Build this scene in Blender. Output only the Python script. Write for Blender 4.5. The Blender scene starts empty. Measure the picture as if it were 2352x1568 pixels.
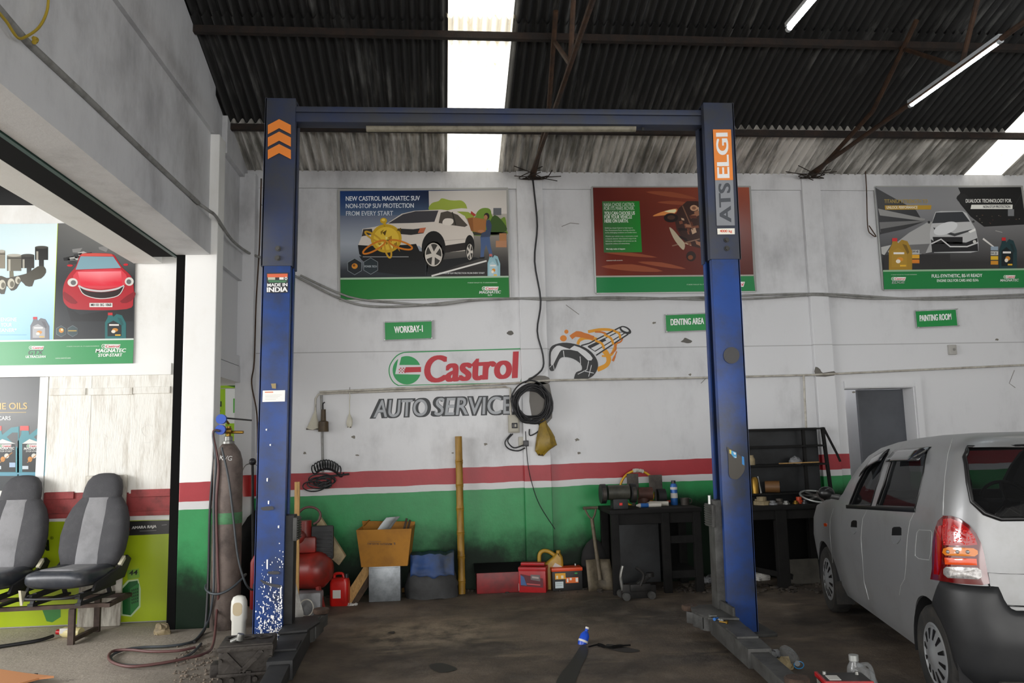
import bpy, bmesh, math, random
from math import sin, cos, tan, pi, radians, sqrt, atan2
from mathutils import Vector, Matrix, Euler, noise
from mathutils.geometry import tessellate_polygon
V = Vector
sc = bpy.context.scene
col = sc.collection
# ------------------------------------------------------------------ camera
FPX, CX, CY, CAMH = 1800.0, 1176.0, 784.0, 1.5
_p, _r, _y = radians(7.16), radians(1.46), radians(5.4)
FWD = V((sin(_y) * cos(_p), cos(_y) * cos(_p), sin(_p)))
_ri = V((cos(_y), -sin(_y), 0)); _up = _ri.cross(FWD)
RGT = _ri * cos(_r) - _up * sin(_r); UPV = _ri * sin(_r) + _up * cos(_r)
CAM = V((0, 0, CAMH))
cd = bpy.data.cameras.new('camera'); co = bpy.data.objects.new('camera', cd); col.objects.link(co)
cd.sensor_fit = 'HORIZONTAL'; cd.sensor_width = 36.0; cd.lens = FPX / 2352 * 36
cd.clip_start = 0.05; cd.clip_end = 200
co.matrix_world = Matrix(((RGT.x, UPV.x, -FWD.x, 0), (RGT.y, UPV.y, -FWD.y, 0), (RGT.z, UPV.z, -FWD.z, CAMH), (0, 0, 0, 1)))
sc.camera = co
# ------------------------------------------------------------------ world, daylight, exposure
sc.view_settings.view_transform = 'Standard'; sc.view_settings.look = 'None'
sc.view_settings.gamma = 1.0; sc.view_settings.use_curve_mapping = False
sc.view_settings.exposure = 0.15
wd = bpy.data.worlds.new('overcast_sky'); sc.world = wd; wd.use_nodes = True
nt = wd.node_tree; nt.nodes.clear()
wo = nt.nodes.new('ShaderNodeOutputWorld'); wb = nt.nodes.new('ShaderNodeBackground')
tc = nt.nodes.new('ShaderNodeTexCoord'); sx = nt.nodes.new('ShaderNodeSeparateXYZ'); cr = nt.nodes.new('ShaderNodeValToRGB')
nt.links.new(tc.outputs['Generated'], sx.inputs[0]); nt.links.new(sx.outputs['Z'], cr.inputs[0])
cr.color_ramp.elements[0].position = 0.0; cr.color_ramp.elements[0].color = (1.0, 0.985, 0.96, 1)
cr.color_ramp.elements[1].position = 0.8; cr.color_ramp.elements[1].color = (0.97, 0.98, 1.0, 1)
nt.links.new(cr.outputs[0], wb.inputs[0]); nt.links.new(wb.outputs[0], wo.inputs[0])
wb.inputs[1].default_value = 2.3
sc.cycles.max_bounces = 9; sc.cycles.diffuse_bounces = 5; sc.cycles.glossy_bounces = 4
sc.cycles.transparent_max_bounces = 12; sc.cycles.transmission_bounces = 6
sc.cycles.caustics_reflective = False; sc.cycles.caustics_refractive = False
sc.cycles.sample_clamp_indirect = 6.0

def area_light(name, loc, target, sx_, sy_, power, color):
    l = bpy.data.lights.new(name, 'AREA'); l.shape = 'RECTANGLE'; l.size = sx_; l.size_y = sy_
    l.energy = power; l.color = color
    o = bpy.data.objects.new(name, l); col.objects.link(o); o.location = loc
    o.rotation_euler = (V(target) - V(loc)).to_track_quat('-Z', 'Y').to_euler()
    return o
area_light('daylight_from_entrance', (2.4, -4.9, 1.7), (2.4, 6, 1.5), 8.5, 3.0, 330, (1.0, 0.98, 0.95))
area_light('daylight_into_side_bay', (-8.2, 3.2, 3.2), (-4.0, 6.6, 1.0), 5.0, 3.0, 620, (1.0, 1.0, 1.0))

# ------------------------------------------------------------------ measuring helpers
def ray(px, py):
    return RGT * ((px - CX) / FPX) - UPV * ((py - CY) / FPX) + FWD
def onX(px, py, x):
    d = ray(px, py); return CAM + d * (x / d.x)
def onY(px, py, y):
    d = ray(px, py); return CAM + d * (y / d.y)
def onZ(px, py, z=0.0):
    d = ray(px, py); return CAM + d * ((z - CAMH) / d.z)
def onPlane(px, py, p, n):
    d = ray(px, py); return CAM + d * ((V(p) - CAM).dot(n) / d.dot(n))

# ------------------------------------------------------------------ colours and materials
def lin(c): return c / 12.92 if c <= 0.04045 else ((c + 0.055) / 1.055) ** 2.4
def C(h, g=1.0):
    h = h.lstrip('#'); return tuple(min(0.92, lin(int(h[i:i + 2], 16) / 255) * g) for i in (0, 2, 4))
MATS = {}
def mat(name, color, rough=0.6, metal=0.0, dirt=None, dscale=6.0, damt=0.5, bump=0.0, bscale=60.0, spec=0.5, coat=0.0, stretch=None, emit=None, estr=0.0, tr=0.0):
    """procedural surface: base colour, patches of grime from noise, fine bump"""
    if name in MATS: return MATS[name]
    m = bpy.data.materials.new(name); m.use_nodes = True; n = m.node_tree.nodes; L = m.node_tree.links
    b = n['Principled BSDF']
    if isinstance(color, str): color = C(color)
    b.inputs['Base Color'].default_value = (*color, 1); b.inputs['Roughness'].default_value = rough
    b.inputs['Metallic'].default_value = metal; b.inputs['Specular IOR Level'].default_value = spec
    if coat: b.inputs['Coat Weight'].default_value = coat; b.inputs['Coat Roughness'].default_value = 0.08
    if tr: b.inputs['Transmission Weight'].default_value = tr
    if emit: b.inputs['Emission Color'].default_value = (*emit, 1); b.inputs['Emission Strength'].default_value = estr
    g = n.new('ShaderNodeNewGeometry'); mp = n.new('ShaderNodeMapping'); L.new(g.outputs['Position'], mp.inputs[0])
    if stretch: mp.inputs['Scale'].default_value = stretch
    if dirt is not None:
        if isinstance(dirt, str): dirt = C(dirt)
        t = n.new('ShaderNodeTexNoise'); t.inputs['Scale'].default_value = dscale; t.inputs['Detail'].default_value = 7; t.inputs['Roughness'].default_value = 0.65
        L.new(mp.outputs[0], t.inputs['Vector'])
        r = n.new('ShaderNodeValToRGB'); lo = 0.62 - 0.4 * damt
        r.color_ramp.elements[0].position = lo; r.color_ramp.elements[1].position = lo + 0.3
        r.color_ramp.elements[0].color = (*color, 1); r.color_ramp.elements[1].color = (*dirt, 1)
        L.new(t.outputs['Fac'], r.inputs[0]); L.new(r.outputs[0], b.inputs['Base Color'])
    if bump:
        t2 = n.new('ShaderNodeTexNoise'); t2.inputs['Scale'].default_value = bscale; t2.inputs['Detail'].default_value = 4
        L.new(mp.outputs[0], t2.inputs['Vector'])
        bp = n.new('ShaderNodeBump'); bp.inputs['Strength'].default_value = bump; bp.inputs['Distance'].default_value = 0.02
        L.new(t2.outputs['Fac'], bp.inputs['Height']); L.new(bp.outputs[0], b.inputs['Normal'])
    MATS[name] = m; return m
def print_mat(name, rough=0.3, coat=0.0):
    """printed or painted artwork: colour comes from the mesh's own colour attribute"""
    if name in MATS: return MATS[name]
    m = mat(name, (1, 1, 1), rough, coat=coat); n = m.node_tree.nodes
    a = n.new('ShaderNodeVertexColor'); a.layer_name = 'ink'
    m.node_tree.links.new(a.outputs['Color'], n['Principled BSDF'].inputs['Base Color'])
    return m
def clear_mat(name, tint=(1, 1, 1), gloss=0.05, alpha=0.9, ior=1.45):
    """thin clear sheet: see-through with a fresnel reflection"""
    if name in MATS: return MATS[name]
    m = bpy.data.materials.new(name); m.use_nodes = True; n = m.node_tree.nodes; L = m.node_tree.links; n.clear()
    o = n.new('ShaderNodeOutputMaterial'); t = n.new('ShaderNodeBsdfTransparent'); g = n.new('ShaderNodeBsdfGlossy'); f = n.new('ShaderNodeLayerWeight'); pw = n.new('ShaderNodeMath'); ma = n.new('ShaderNodeMath')
    mx = n.new('ShaderNodeMixShader'); d = n.new('ShaderNodeBsdfDiffuse'); m2 = n.new('ShaderNodeMixShader')
    t.inputs[0].default_value = (*tint, 1); g.inputs['Roughness'].default_value = gloss; f.inputs['Blend'].default_value = 0.5; pw.operation = 'POWER'; pw.inputs[1].default_value = 4.0; ma.operation = 'MULTIPLY_ADD'; ma.inputs[1].default_value = (ior - 1) * 0.9; ma.inputs[2].default_value = ((ior - 1) / (ior + 1)) ** 2; L.new(f.outputs['Facing'], pw.inputs[0]); L.new(pw.outputs[0], ma.inputs[0])
    d.inputs[0].default_value = (*[min(1, x * 0.9) for x in tint], 1); m2.inputs[0].default_value = 1 - alpha
    L.new(t.outputs[0], m2.inputs[1]); L.new(d.outputs[0], m2.inputs[2])
    L.new(ma.outputs[0], mx.inputs[0]); L.new(m2.outputs[0], mx.inputs[1]); L.new(g.outputs[0], mx.inputs[2]); L.new(mx.outputs[0], o.inputs[0])
    MATS[name] = m; return m

# ------------------------------------------------------------------ objects, things, parts
def tag(o, label=None, cat=None, group=None, kind=None):
    if label: o['label'] = label
    if cat: o['category'] = cat
    if group: o['group'] = group
    if kind: o['kind'] = kind
    return o
XF = {}
def thing(name, label, cat, loc=(0, 0, 0), rz=0.0, group=None, rot=None):
    o = bpy.data.objects.new(name, None); col.objects.link(o); o.empty_display_size = 0.1
    o.location = loc; e = Euler(rot) if rot else Euler((0, 0, rz)); o.rotation_euler = e
    XF[o.name] = Matrix.Translation(V(loc)) @ e.to_matrix().to_4x4()
    return tag(o, label, cat, group)
class MB:
    """collects shapes and links them as ONE mesh object"""
    def __init__(s): s.bm = bmesh.new()
    def _add(s, t, M=None):
        if M is not None: bmesh.ops.transform(t, matrix=M, verts=t.verts)
        me = bpy.data.meshes.new('tmp'); t.to_mesh(me); t.free(); s.bm.from_mesh(me); bpy.data.meshes.remove(me); return s
    def box(s, c, d, bev=0.0, rot=None, seg=2, M=None):
        t = bmesh.new(); bmesh.ops.create_cube(t, size=1.0)
        bmesh.ops.scale(t, vec=V(d), verts=t.verts)
        if bev: bmesh.ops.bevel(t, geom=t.edges[:], offset=bev, segments=seg, affect='EDGES', profile=0.6)
        X = Matrix.Translation(V(c))
        if rot: X = X @ Euler(rot).to_matrix().to_4x4()
        return s._add(t, (M @ X) if M is not None else X)
    def bar(s, a, b, w, h, up=(0, 0, 1), bev=0.0):
        a, b = V(a), V(b); d = b - a; q = d.to_track_quat('X', 'Z'); 
        return s.box((0, 0, 0), (d.length, w, h), bev, M=Matrix.Translation((a + b) / 2) @ q.to_matrix().to_4x4())
    def cyl(s, a, b, r0, r1=None, seg=20, caps=True):
        a, b = V(a), V(b); r1 = r0 if r1 is None else r1
        t = bmesh.new(); bmesh.ops.create_cone(t, cap_ends=caps, segments=seg, radius1=r0, radius2=r1, depth=(b - a).length)
        q = (b - a).to_track_quat('Z', 'Y'); return s._add(t, Matrix.Translation((a + b) / 2) @ q.to_matrix().to_4x4())
    def sph(s, c, r, sc3=(1, 1, 1), seg=16, M=None):
        t = bmesh.new(); bmesh.ops.create_uvsphere(t, u_segments=seg, v_segments=max(6, seg // 2), radius=r)
        bmesh.ops.scale(t, vec=V(sc3), verts=t.verts); X = Matrix.Translation(V(c)); return s._add(t, M @ X if M is not None else X)
    def lathe(s, prof, c=(0, 0, 0), seg=24, axis=None, M=None):
        t = bmesh.new(); rings = []
        for r, z in prof:
            rings.append([t.verts.new((r * cos(2 * pi * k / seg), r * sin(2 * pi * k / seg), z)) for k in range(seg)] if r > 1e-5 else [t.verts.new((0, 0, z))])
        for A, B in zip(rings, rings[1:]):
            for k in range(seg):
                q = [A[k % len(A)], A[(k + 1) % len(A)], B[(k + 1) % len(B)], B[k % len(B)]]; u = []
                for v in q:
                    if v not in u: u.append(v)
                if len(u) > 2: t.faces.new(u)
        X = Matrix.Translation(V(c))
        if axis is not None: X = X @ V(axis).to_track_quat('Z', 'Y').to_matrix().to_4x4()
        return s._add(t, M @ X if M is not None else X)
    def tube(s, pts, r, seg=8, closed=False, smooth=True, sub=5):
        P = [V(p) for p in pts]
        if smooth and len(P) > 2: P = crom(P, sub, closed)
        t = bmesh.new(); n = len(P); rings = []; N = None
        for i in range(n):
            d = (P[(i + 1) % n] - P[i - 1]) if closed else (P[min(i + 1, n - 1)] - P[max(i - 1, 0)])
            if d.length < 1e-9: d = V((0, 0, 1))
            d.normalize()
            if N is None: N = d.orthogonal().normalized()
            N = (N - d * N.dot(d)); N = N.normalized() if N.length > 1e-6 else d.orthogonal().normalized(); B = d.cross(N)
            rr = r[i * len(r) // n] if isinstance(r, (list, tuple)) else r
            rings.append([t.verts.new(P[i] + (N * cos(2 * pi * k / seg) + B * sin(2 * pi * k / seg)) * rr) for k in range(seg)])
        for i in range(n if closed else n - 1):
            A, B = rings[i], rings[(i + 1) % n]
            for k in range(seg): t.faces.new((A[k], A[(k + 1) % seg], B[(k + 1) % seg], B[k]))
        if not closed: t.faces.new(rings[0][::-1]); t.faces.new(rings[-1])
        return s._add(t)
    def loft(s, secs, cap=True, closed=True):
        t = bmesh.new(); R = [[t.verts.new(V(p)) for p in S] for S in secs]; m = len(R[0])
        for A, B in zip(R, R[1:]):
            for k in range(m if closed else m - 1): t.faces.new((A[k], A[(k + 1) % m], B[(k + 1) % m], B[k]))
        if cap and closed:
            t.faces.new(R[0][::-1]); t.faces.new(R[-1])
        return s._add(t)
    def prism(s, pts, ext, bev=0.0, M=None):
        """flat outline (3D points) pushed along a vector"""
        t = bmesh.new(); ext = V(ext); P = [V(p) for p in pts]; m = len(P)
        a = [t.verts.new(p) for p in P]; b = [t.verts.new(p + ext) for p in P]
        t.faces.new(a); t.faces.new(b[::-1])
        for k in range(m): t.faces.new((a[k], b[k], b[(k + 1) % m], a[(k + 1) % m]))
        bmesh.ops.recalc_face_normals(t, faces=t.faces)
        if bev: bmesh.ops.bevel(t, geom=t.edges[:], offset=bev, segments=2, affect='EDGES', profile=0.6)
        return s._add(t, M)
    def sheet(s, grid):
        t = bmesh.new(); R = [[t.verts.new(V(p)) for p in row] for row in grid]
        for A, B in zip(R, R[1:]):
            for k in range(len(A) - 1): t.faces.new((A[k], A[k + 1], B[k + 1], B[k]))
        return s._add(t)
    def build(s, name, m, parent=None, smooth=35, world=False, jitter=0.0, jscale=8.0, fix=True):
        bm = s.bm
        if jitter:
            for v in bm.verts:
                k = noise.noise_vector(v.co * jscale); v.co += k * jitter
        if fix: bmesh.ops.recalc_face_normals(bm, faces=bm.faces)
        if world and parent is not None: bmesh.ops.transform(bm, matrix=XF[parent.name].inverted(), verts=bm.verts)
        me = bpy.data.meshes.new(name); bm.to_mesh(me); bm.free()
        me.materials.append(m if not isinstance(m, str) else MATS[m])
        if smooth:
            for p in me.polygons: p.use_smooth = True
            me.set_sharp_from_angle(angle=radians(smooth))
        o = bpy.data.objects.new(name, me); col.objects.link(o)
        if parent is not None: o.parent = parent
        return o
def crom(P, sub=5, closed=False):
    n = len(P); out = []
    for i in range(n if closed else n - 1):
        p0, p1, p2, p3 = (P[(i - 1) % n], P[i], P[(i + 1) % n], P[(i + 2) % n]) if closed else (P[max(i - 1, 0)], P[i], P[i + 1], P[min(i + 2, n - 1)])
        for k in range(sub):
            t = k / sub
            out.append(0.5 * ((2 * p1) + (p2 - p0) * t + (2 * p0 - 5 * p1 + 4 * p2 - p3) * t * t + (3 * p1 - p0 - 3 * p2 + p3) * t ** 3))
    if not closed: out.append(P[-1].copy())
    return out
def rrect(w, d, r, n=5, z=0.0, cx=0.0, cy=0.0):
    o = []
    for sx_, sy_, a in ((1, 1, 0), (-1, 1, pi / 2), (-1, -1, pi), (1, -1, 3 * pi / 2)):
        for k in range(n + 1):
            t = a + k * pi / 2 / n; o.append(V((cx + sx_ * (w / 2 - r) + r * cos(t), cy + sy_ * (d / 2 - r) + r * sin(t), z)))
    return o

# ------------------------------------------------------------------ flat artwork (prints, painted signs, lettering)
TXT = {}
def text_geo(s, bold=0.0, shear=0.0, res=6):
    k = (s, bold, shear)
    if k in TXT: return TXT[k]
    c = bpy.data.curves.new('t', 'FONT'); c.body = s; c.offset = bold; c.shear = shear; c.resolution_u = res; c.fill_mode = 'FRONT'
    o = bpy.data.objects.new('t', c); col.objects.link(o)
    dg = bpy.context.evaluated_depsgraph_get(); me = bpy.data.meshes.new_from_object(o.evaluated_get(dg))
    vs = [v.co.copy() for v in me.vertices]; fs = [tuple(p.vertices) for p in me.polygons]
    bpy.data.objects.remove(o); bpy.data.curves.remove(c); bpy.data.meshes.remove(me)
    x0, x1 = min(v.x for v in vs), max(v.x for v in vs); y0, y1 = min(v.y for v in vs), max(v.y for v in vs)
    vs = [((v.x - x0) / (x1 - x0), (v.y - y0) / max(1e-6, y1 - y0)) for v in vs]
    TXT[k] = (vs, fs); return TXT[k]
class Art:
    def __init__(s, fn, step=0.0006):
        s.fn = fn; s.o = (0, 0, 1.0); s.v = []; s.f = []; s.c = []; s.step = step; s.g = 1.0
    def view(s, ox, oy, k): s.o = (ox, oy, k); return s
    def pt(s, p, L):
        ox, oy, k = s.o; return s.fn(ox + p[0] / k, oy + p[1] / k, 0.001 + L * s.step)
    def col(s, c): return C(c, s.g) if isinstance(c, str) else c
    def poly(s, pts, c, L=0, smooth=0, closed=True):
        if smooth: pts = [(q.x, q.y) for q in crom([V((p[0], p[1], 0)) for p in pts], smooth, True)]
        c = s.col(c); b = len(s.v); s.v += [s.pt(p, L) for p in pts]
        for t in tessellate_polygon([[V((p[0], p[1], 0)) for p in pts]]):
            s.f.append([b + i for i in t]); s.c.append([c] * 3)
        return s
    def rect(s, x0, y0, x1, y1, c, L=0): return s.poly([(x0, y0), (x1, y0), (x1, y1), (x0, y1)], c, L)
    def ell(s, x, y, rx, ry, c, L=0, n=28, rot=0.0, a0=0, a1=2 * pi):
        cr_, sr = cos(rot), sin(rot); P = []
        for k in range(n):
            t = a0 + (a1 - a0) * k / (n if a1 - a0 > 6.2 else n - 1); u, w = rx * cos(t), ry * sin(t); P.append((x + u * cr_ - w * sr, y + u * sr + w * cr_))
        return s.poly(P, c, L)
    def line(s, pts, w, c, L=0, smooth=0, closed=False):
        if smooth: pts = [(q.x, q.y) for q in crom([V((p[0], p[1], 0)) for p in pts], smooth, closed)]
        n = len(pts); l, r = [], []
        for i in range(n):
            a = V(pts[i - 1] if (i or closed) else pts[0]); b = V(pts[(i + 1) % n] if (i < n - 1 or closed) else pts[-1]); d = b - a
            d = d.normalized() if d.length > 1e-6 else V((1, 0)); q = V((-d.y, d.x)); ww = w[min(i * len(w) // n, len(w) - 1)] if isinstance(w, (list, tuple)) else w
            l.append(V(pts[i]) + q * ww / 2); r.append(V(pts[i]) - q * ww / 2)
        c = s.col(c); b = len(s.v)
        for i in range(n): s.v.append(s.pt(l[i], L)); s.v.append(s.pt(r[i], L))
        for i in range(n if closed else n - 1):
            j = (i + 1) % n; s.f.append([b + 2 * i, b + 2 * i + 1, b + 2 * j + 1, b + 2 * j]); s.c.append([c] * 4)
        return s
    def grad(s, xs, ys, cols, L=0):
        """printed picture ground: grid of colours, rows top to bottom; xs may be (left,right) lists per row"""
        b = len(s.v); nx = len(cols[0]); K = []
        for j, y in enumerate(ys):
            for i in range(nx): s.v.append(s.pt((xs[i], y), L)); K.append(s.col(cols[j][i]))
        for j in range(len(ys) - 1):
            for i in range(nx - 1):
                q = [j * nx + i, j * nx + i + 1, (j + 1) * nx + i + 1, (j + 1) * nx + i]; s.f.append([b + k for k in q]); s.c.append([K[k] for k in q])
        return s
    def warp(s, q, nx, ny, fc, L=0):
        """four corners tl,tr,br,bl filled with fc(u,v)"""
        b = len(s.v); tl, tr, br, bl = [V(p) for p in q]; K = []
        for j in range(ny + 1):
            for i in range(nx + 1):
                u, w = i / nx, j / ny; p = (tl * (1 - u) + tr * u) * (1 - w) + (bl * (1 - u) + br * u) * w; s.v.append(s.pt(p, L)); K.append(s.col(fc(u, w)))
        for j in range(ny):
            for i in range(nx):
                a = j * (nx + 1) + i; q4 = [a, a + 1, a + nx + 2, a + nx + 1]; s.f.append([b + k for k in q4]); s.c.append([K[k] for k in q4])
        return s
    def text(s, t, bl, br, h, c, L=3, bold=0.02, shear=0.0, tl=None, tr=None):
        bl, br = V(bl), V(br); d = (br - bl).normalized(); up = V((d.y, -d.x)) * h
        tl = V(tl) if tl else bl + up; tr = V(tr) if tr else br + up
        vs, fs = text_geo(t, min(bold, .01), shear); c = s.col(c); k = max(0.0, bold - .01) * h * 1.25; n_ = 0 if k < 1e-6 else max(1, math.ceil(bold / .035))
        for j in range(-n_, n_ + 1):
            sh = d * (k * j / max(1, n_)); b = len(s.v)
            for u, w in vs:
                p = (bl * (1 - u) + br * u) * (1 - w) + (tl * (1 - u) + tr * u) * w; s.v.append(s.pt(p + sh, L + .22 * (j + n_)))
            for f in fs: s.f.append([b + i for i in f]); s.c.append([c] * len(f))
        return s
    def build(s, name, m, parent=None):
        vs = [XF[parent.name].inverted() @ v for v in s.v] if parent is not None and parent.name in XF else s.v
        me = bpy.data.meshes.new(name); me.from_pydata([tuple(v) for v in vs], [], s.f)
        a = me.color_attributes.new('ink', 'FLOAT_COLOR', 'CORNER'); flat = []
        for cs in s.c:
            for c in cs: flat += [c[0], c[1], c[2], 1.0]
        a.data.foreach_set('color', flat); me.materials.append(m)
        o = bpy.data.objects.new(name, me); col.objects.link(o)
        if parent is not None: o.parent = parent
        return o
def mixc(a, b, t):
    a = C(a) if isinstance(a, str) else a; b = C(b) if isinstance(b, str) else b
    return tuple(x * (1 - t) + y * t for x, y in zip(a, b))
def board(name, label, cat, corners, fn, depth, m, group=None, parent_name='panel'):
    """flat board on a wall: corners in pixels tl,tr,br,bl; fn(px,py,off) gives a point off metres in front of the wall"""
    P = [fn(x, y, 0.004) for x, y in corners]; c = sum(P, V()) / 4
    t = thing(name, label, cat, (P[3] + P[2]) / 2, 0.0, group)
    n = (fn(*corners[0], 1.0) - fn(*corners[0], 0.0)); n = V((0, -1, 0)) if abs(n.y) > abs(n.x) else V((1, 0, 0))
    o = MB().prism(P, n * depth, 0.0).build(parent_name, m, t, 0, world=True)
    return t
# ================================================================== THE SETTING
YW, XL, XC, YB, YJ = 8.22, -2.03, -1.95, 7.39, 7.03      # back wall, left wall, its column, side bay partition, jamb of the wide opening
ZE, RS, YR = 4.40, 0.325, 0.6                               # eave height, roof slope, ridge line
def zroof(y): return ZE + RS * (YW - y) if y > YR else ZE + RS * (YW - YR) - RS * (YR - y)
RN = V((0, RS, 1)).normalized()
def onRoof(px, py, off=0.0): return onPlane(px, py, V((0, YW, ZE)) - RN * off, RN)
def wallB(px, py, off=0.0): return onY(px, py, YW - off)
def bayW(px, py, off=0.0): return onY(px, py, YB - off)
def wallL(px, py, off=0.0): return onX(px, py, XL + off)

class NG:
    """small helper for shader maths"""
    def __init__(s, name, rough=0.7):
        s.m = bpy.data.materials.new(name); s.m.use_nodes = True; s.n = s.m.node_tree.nodes; s.L = s.m.node_tree.links
        s.b = s.n['Principled BSDF']; s.b.inputs['Roughness'].default_value = rough
        g = s.n.new('ShaderNodeNewGeometry'); x = s.n.new('ShaderNodeSeparateXYZ'); s.L.new(g.outputs['Position'], x.inputs[0])
        s.P = g.outputs['Position']; s.X, s.Y, s.Z = x.outputs; MATS[name] = s.m
    def _in(s, sock, v):
        if isinstance(v, (int, float)): sock.default_value = v
        elif isinstance(v, tuple): sock.default_value = (*v, 1) if len(v) == 3 else v
        else: s.L.new(v, sock)
    def math(s, op, a, b=0.0, c=None, clamp=False):
        n = s.n.new('ShaderNodeMath'); n.operation = op; n.use_clamp = clamp; s._in(n.inputs[0], a); s._in(n.inputs[1], b)
        if c is not None: s._in(n.inputs[2], c)
        return n.outputs[0]
    def step(s, x, a, b):
        n = s.n.new('ShaderNodeMapRange'); n.interpolation_type = 'SMOOTHSTEP'; s._in(n.inputs[0], x); n.inputs[1].default_value = a; n.inputs[2].default_value = b; return n.outputs[0]
    def noise(s, scale, detail=6, rough=0.6, stretch=None, off=None):
        t = s.n.new('ShaderNodeTexNoise'); t.inputs['Scale'].default_value = scale; t.inputs['Detail'].default_value = detail; t.inputs['Roughness'].default_value = rough
        mp = s.n.new('ShaderNodeMapping'); s.L.new(s.P, mp.inputs[0]); s.L.new(mp.outputs[0], t.inputs['Vector'])
        if stretch: mp.inputs['Scale'].default_value = stretch
        if off: mp.inputs['Location'].default_value = off
        return t.outputs['Fac']
    def mix(s, f, a, b, mode='MIX'):
        n = s.n.new('ShaderNodeMix'); n.data_type = 'RGBA'; n.blend_type = mode; s._in(n.inputs[0], f); s._in(n.inputs[6], a); s._in(n.inputs[7], b); return n.outputs[2]
    def bump(s, h, st=0.3, dist=0.02):
        n = s.n.new('ShaderNodeBump'); n.inputs['Strength'].default_value = st; n.inputs['Distance'].default_value = dist; s._in(n.inputs['Height'], h); s.L.new(n.outputs[0], s.b.inputs['Normal'])
    def out(s, c, r=None):
        s._in(s.b.inputs['Base Color'], c)
        if r is not None: s._in(s.b.inputs['Roughness'], r)
        return s.m

def painted_wall(name, stripes=True, clean=(0.64, 0.645, 0.66), grime=(0.36, 0.36, 0.37), soot_x=True, joint=2.45):
    g = NG(name)
    n1 = g.noise(1.1, 8, 0.62); n2 = g.noise(3.2, 8, 0.7, (1, 1, 0.35)); n3 = g.noise(26, 5, 0.7)
    up = g.step(g.Z, 2.2, 4.3)
    d = g.math('ADD', g.math('MULTIPLY', n1, 0.7), g.math('MULTIPLY', n2, 0.5)); d = g.math('ADD', d, g.math('MULTIPLY', up, 0.10))
    c = g.mix(g.step(d, 0.58, 0.95), clean, grime)
    c = g.mix(g.step(n3, 0.70, 0.80), c, (0.40, 0.38, 0.34))
    if joint:
        ln = g.math('LESS_THAN', g.math('ABSOLUTE', g.math('SUBTRACT', g.Z, joint)), 0.005); c = g.mix(g.math('MULTIPLY', ln, 0.55), c, (0.2, 0.2, 0.2))
    if stripes:
        z = g.math('SUBTRACT', g.math('ADD', g.Z, g.math('MULTIPLY', g.math('SUBTRACT', g.noise(2.5, 2), 0.5), 0.03)), g.math('MULTIPLY', g.X, 0.008))
        pn = g.noise(5, 6); red = g.mix(pn, C('#7d161e', 1.3), C('#98202a', 1.3)); grn = g.mix(pn, C('#0f6a34', 1.25), C('#1a8446', 1.25))
        c = g.mix(g.math('LESS_THAN', z, 1.228), c, red)
        c = g.mix(g.math('LESS_THAN', z, 1.064), c, (0.58, 0.58, 0.58))
        c = g.mix(g.math('LESS_THAN', z, 0.998), c, grn)
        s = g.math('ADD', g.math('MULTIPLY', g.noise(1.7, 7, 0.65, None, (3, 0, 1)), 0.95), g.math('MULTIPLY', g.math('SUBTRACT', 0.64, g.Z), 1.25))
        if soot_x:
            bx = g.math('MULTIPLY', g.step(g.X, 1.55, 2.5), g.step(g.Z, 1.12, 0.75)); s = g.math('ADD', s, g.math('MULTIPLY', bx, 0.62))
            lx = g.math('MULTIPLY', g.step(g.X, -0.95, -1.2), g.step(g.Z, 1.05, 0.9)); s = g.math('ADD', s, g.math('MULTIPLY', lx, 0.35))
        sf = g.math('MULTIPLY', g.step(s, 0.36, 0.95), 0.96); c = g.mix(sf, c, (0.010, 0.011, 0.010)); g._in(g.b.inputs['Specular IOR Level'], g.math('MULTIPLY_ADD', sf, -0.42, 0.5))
        g.bump(g.math('ADD', n3, n2), 0.12, 0.01)
        return g.out(c, g.math('MULTIPLY_ADD', g.step(g.Z, 1.7, 2.3), 0.32, 0.42))
    g.bump(g.math('ADD', n3, n2), 0.15, 0.01)
    return g.out(c, 0.75)
painted_wall('back_wall_paint'); painted_wall('plaster_white', stripes=False, joint=None)
painted_wall('plaster_bay', stripes=False, clean=(0.80, 0.80, 0.78), grime=(0.62, 0.60, 0.55), joint=None)
painted_wall('bay_stripe_paint', clean=(0.84, 0.84, 0.82), grime=(0.70, 0.68, 0.62), soot_x=False, joint=None)

def floor_mat():
    g = NG('oily_floor')
    a = g.noise(0.9, 8, 0.65); b = g.noise(4.0, 8, 0.7); c3 = g.noise(38, 6, 0.75); e = g.noise(2.2, 6, 0.6, (0.5, 1.6, 1))
    c = g.mix(g.step(a, 0.36, 0.66), C('#302924'), C('#675a4c'))
    c = g.mix(g.math('MULTIPLY', g.step(e, 0.55, 0.78), 0.75), c, C('#8f7f69'))
    c = g.mix(g.math('MULTIPLY', g.step(c3, 0.5, 0.72), 0.45), c, C('#5e5142'))
    dry = g.math('ADD', g.step(g.X, -0.95, -2.6), g.math('MULTIPLY', g.math('SUBTRACT', b, 0.5), 0.9), None, True)
    dc = g.mix(c3, C('#8c8276'), C('#c4b9ab'))
    c = g.mix(dry, c, g.mix(g.step(b, 0.58, 0.8), dc, C('#4d463f')))
    sx_ = g.math('MULTIPLY', g.math('SUBTRACT', g.X, -0.15), 1.1); sy_ = g.math('MULTIPLY', g.math('SUBTRACT', g.Y, 6.55), 1.6)
    rr = g.math('ADD', g.math('MULTIPLY', sx_, sx_), g.math('MULTIPLY', sy_, sy_)); worn = g.math('MULTIPLY', g.step(rr, 0.9, 0.0), g.step(b, 0.32, 0.62))  # worn: pool of light painted into the floor colour as a pale patch
    c = g.mix(g.math('MULTIPLY', worn, 0.7), c, C('#a08f78'))
    g.bump(g.math('ADD', g.math('MULTIPLY', c3, 0.5), b), 0.55, 0.03)
    return g.out(c, g.math('MULTIPLY_ADD', b, 0.35, 0.5))
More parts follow.
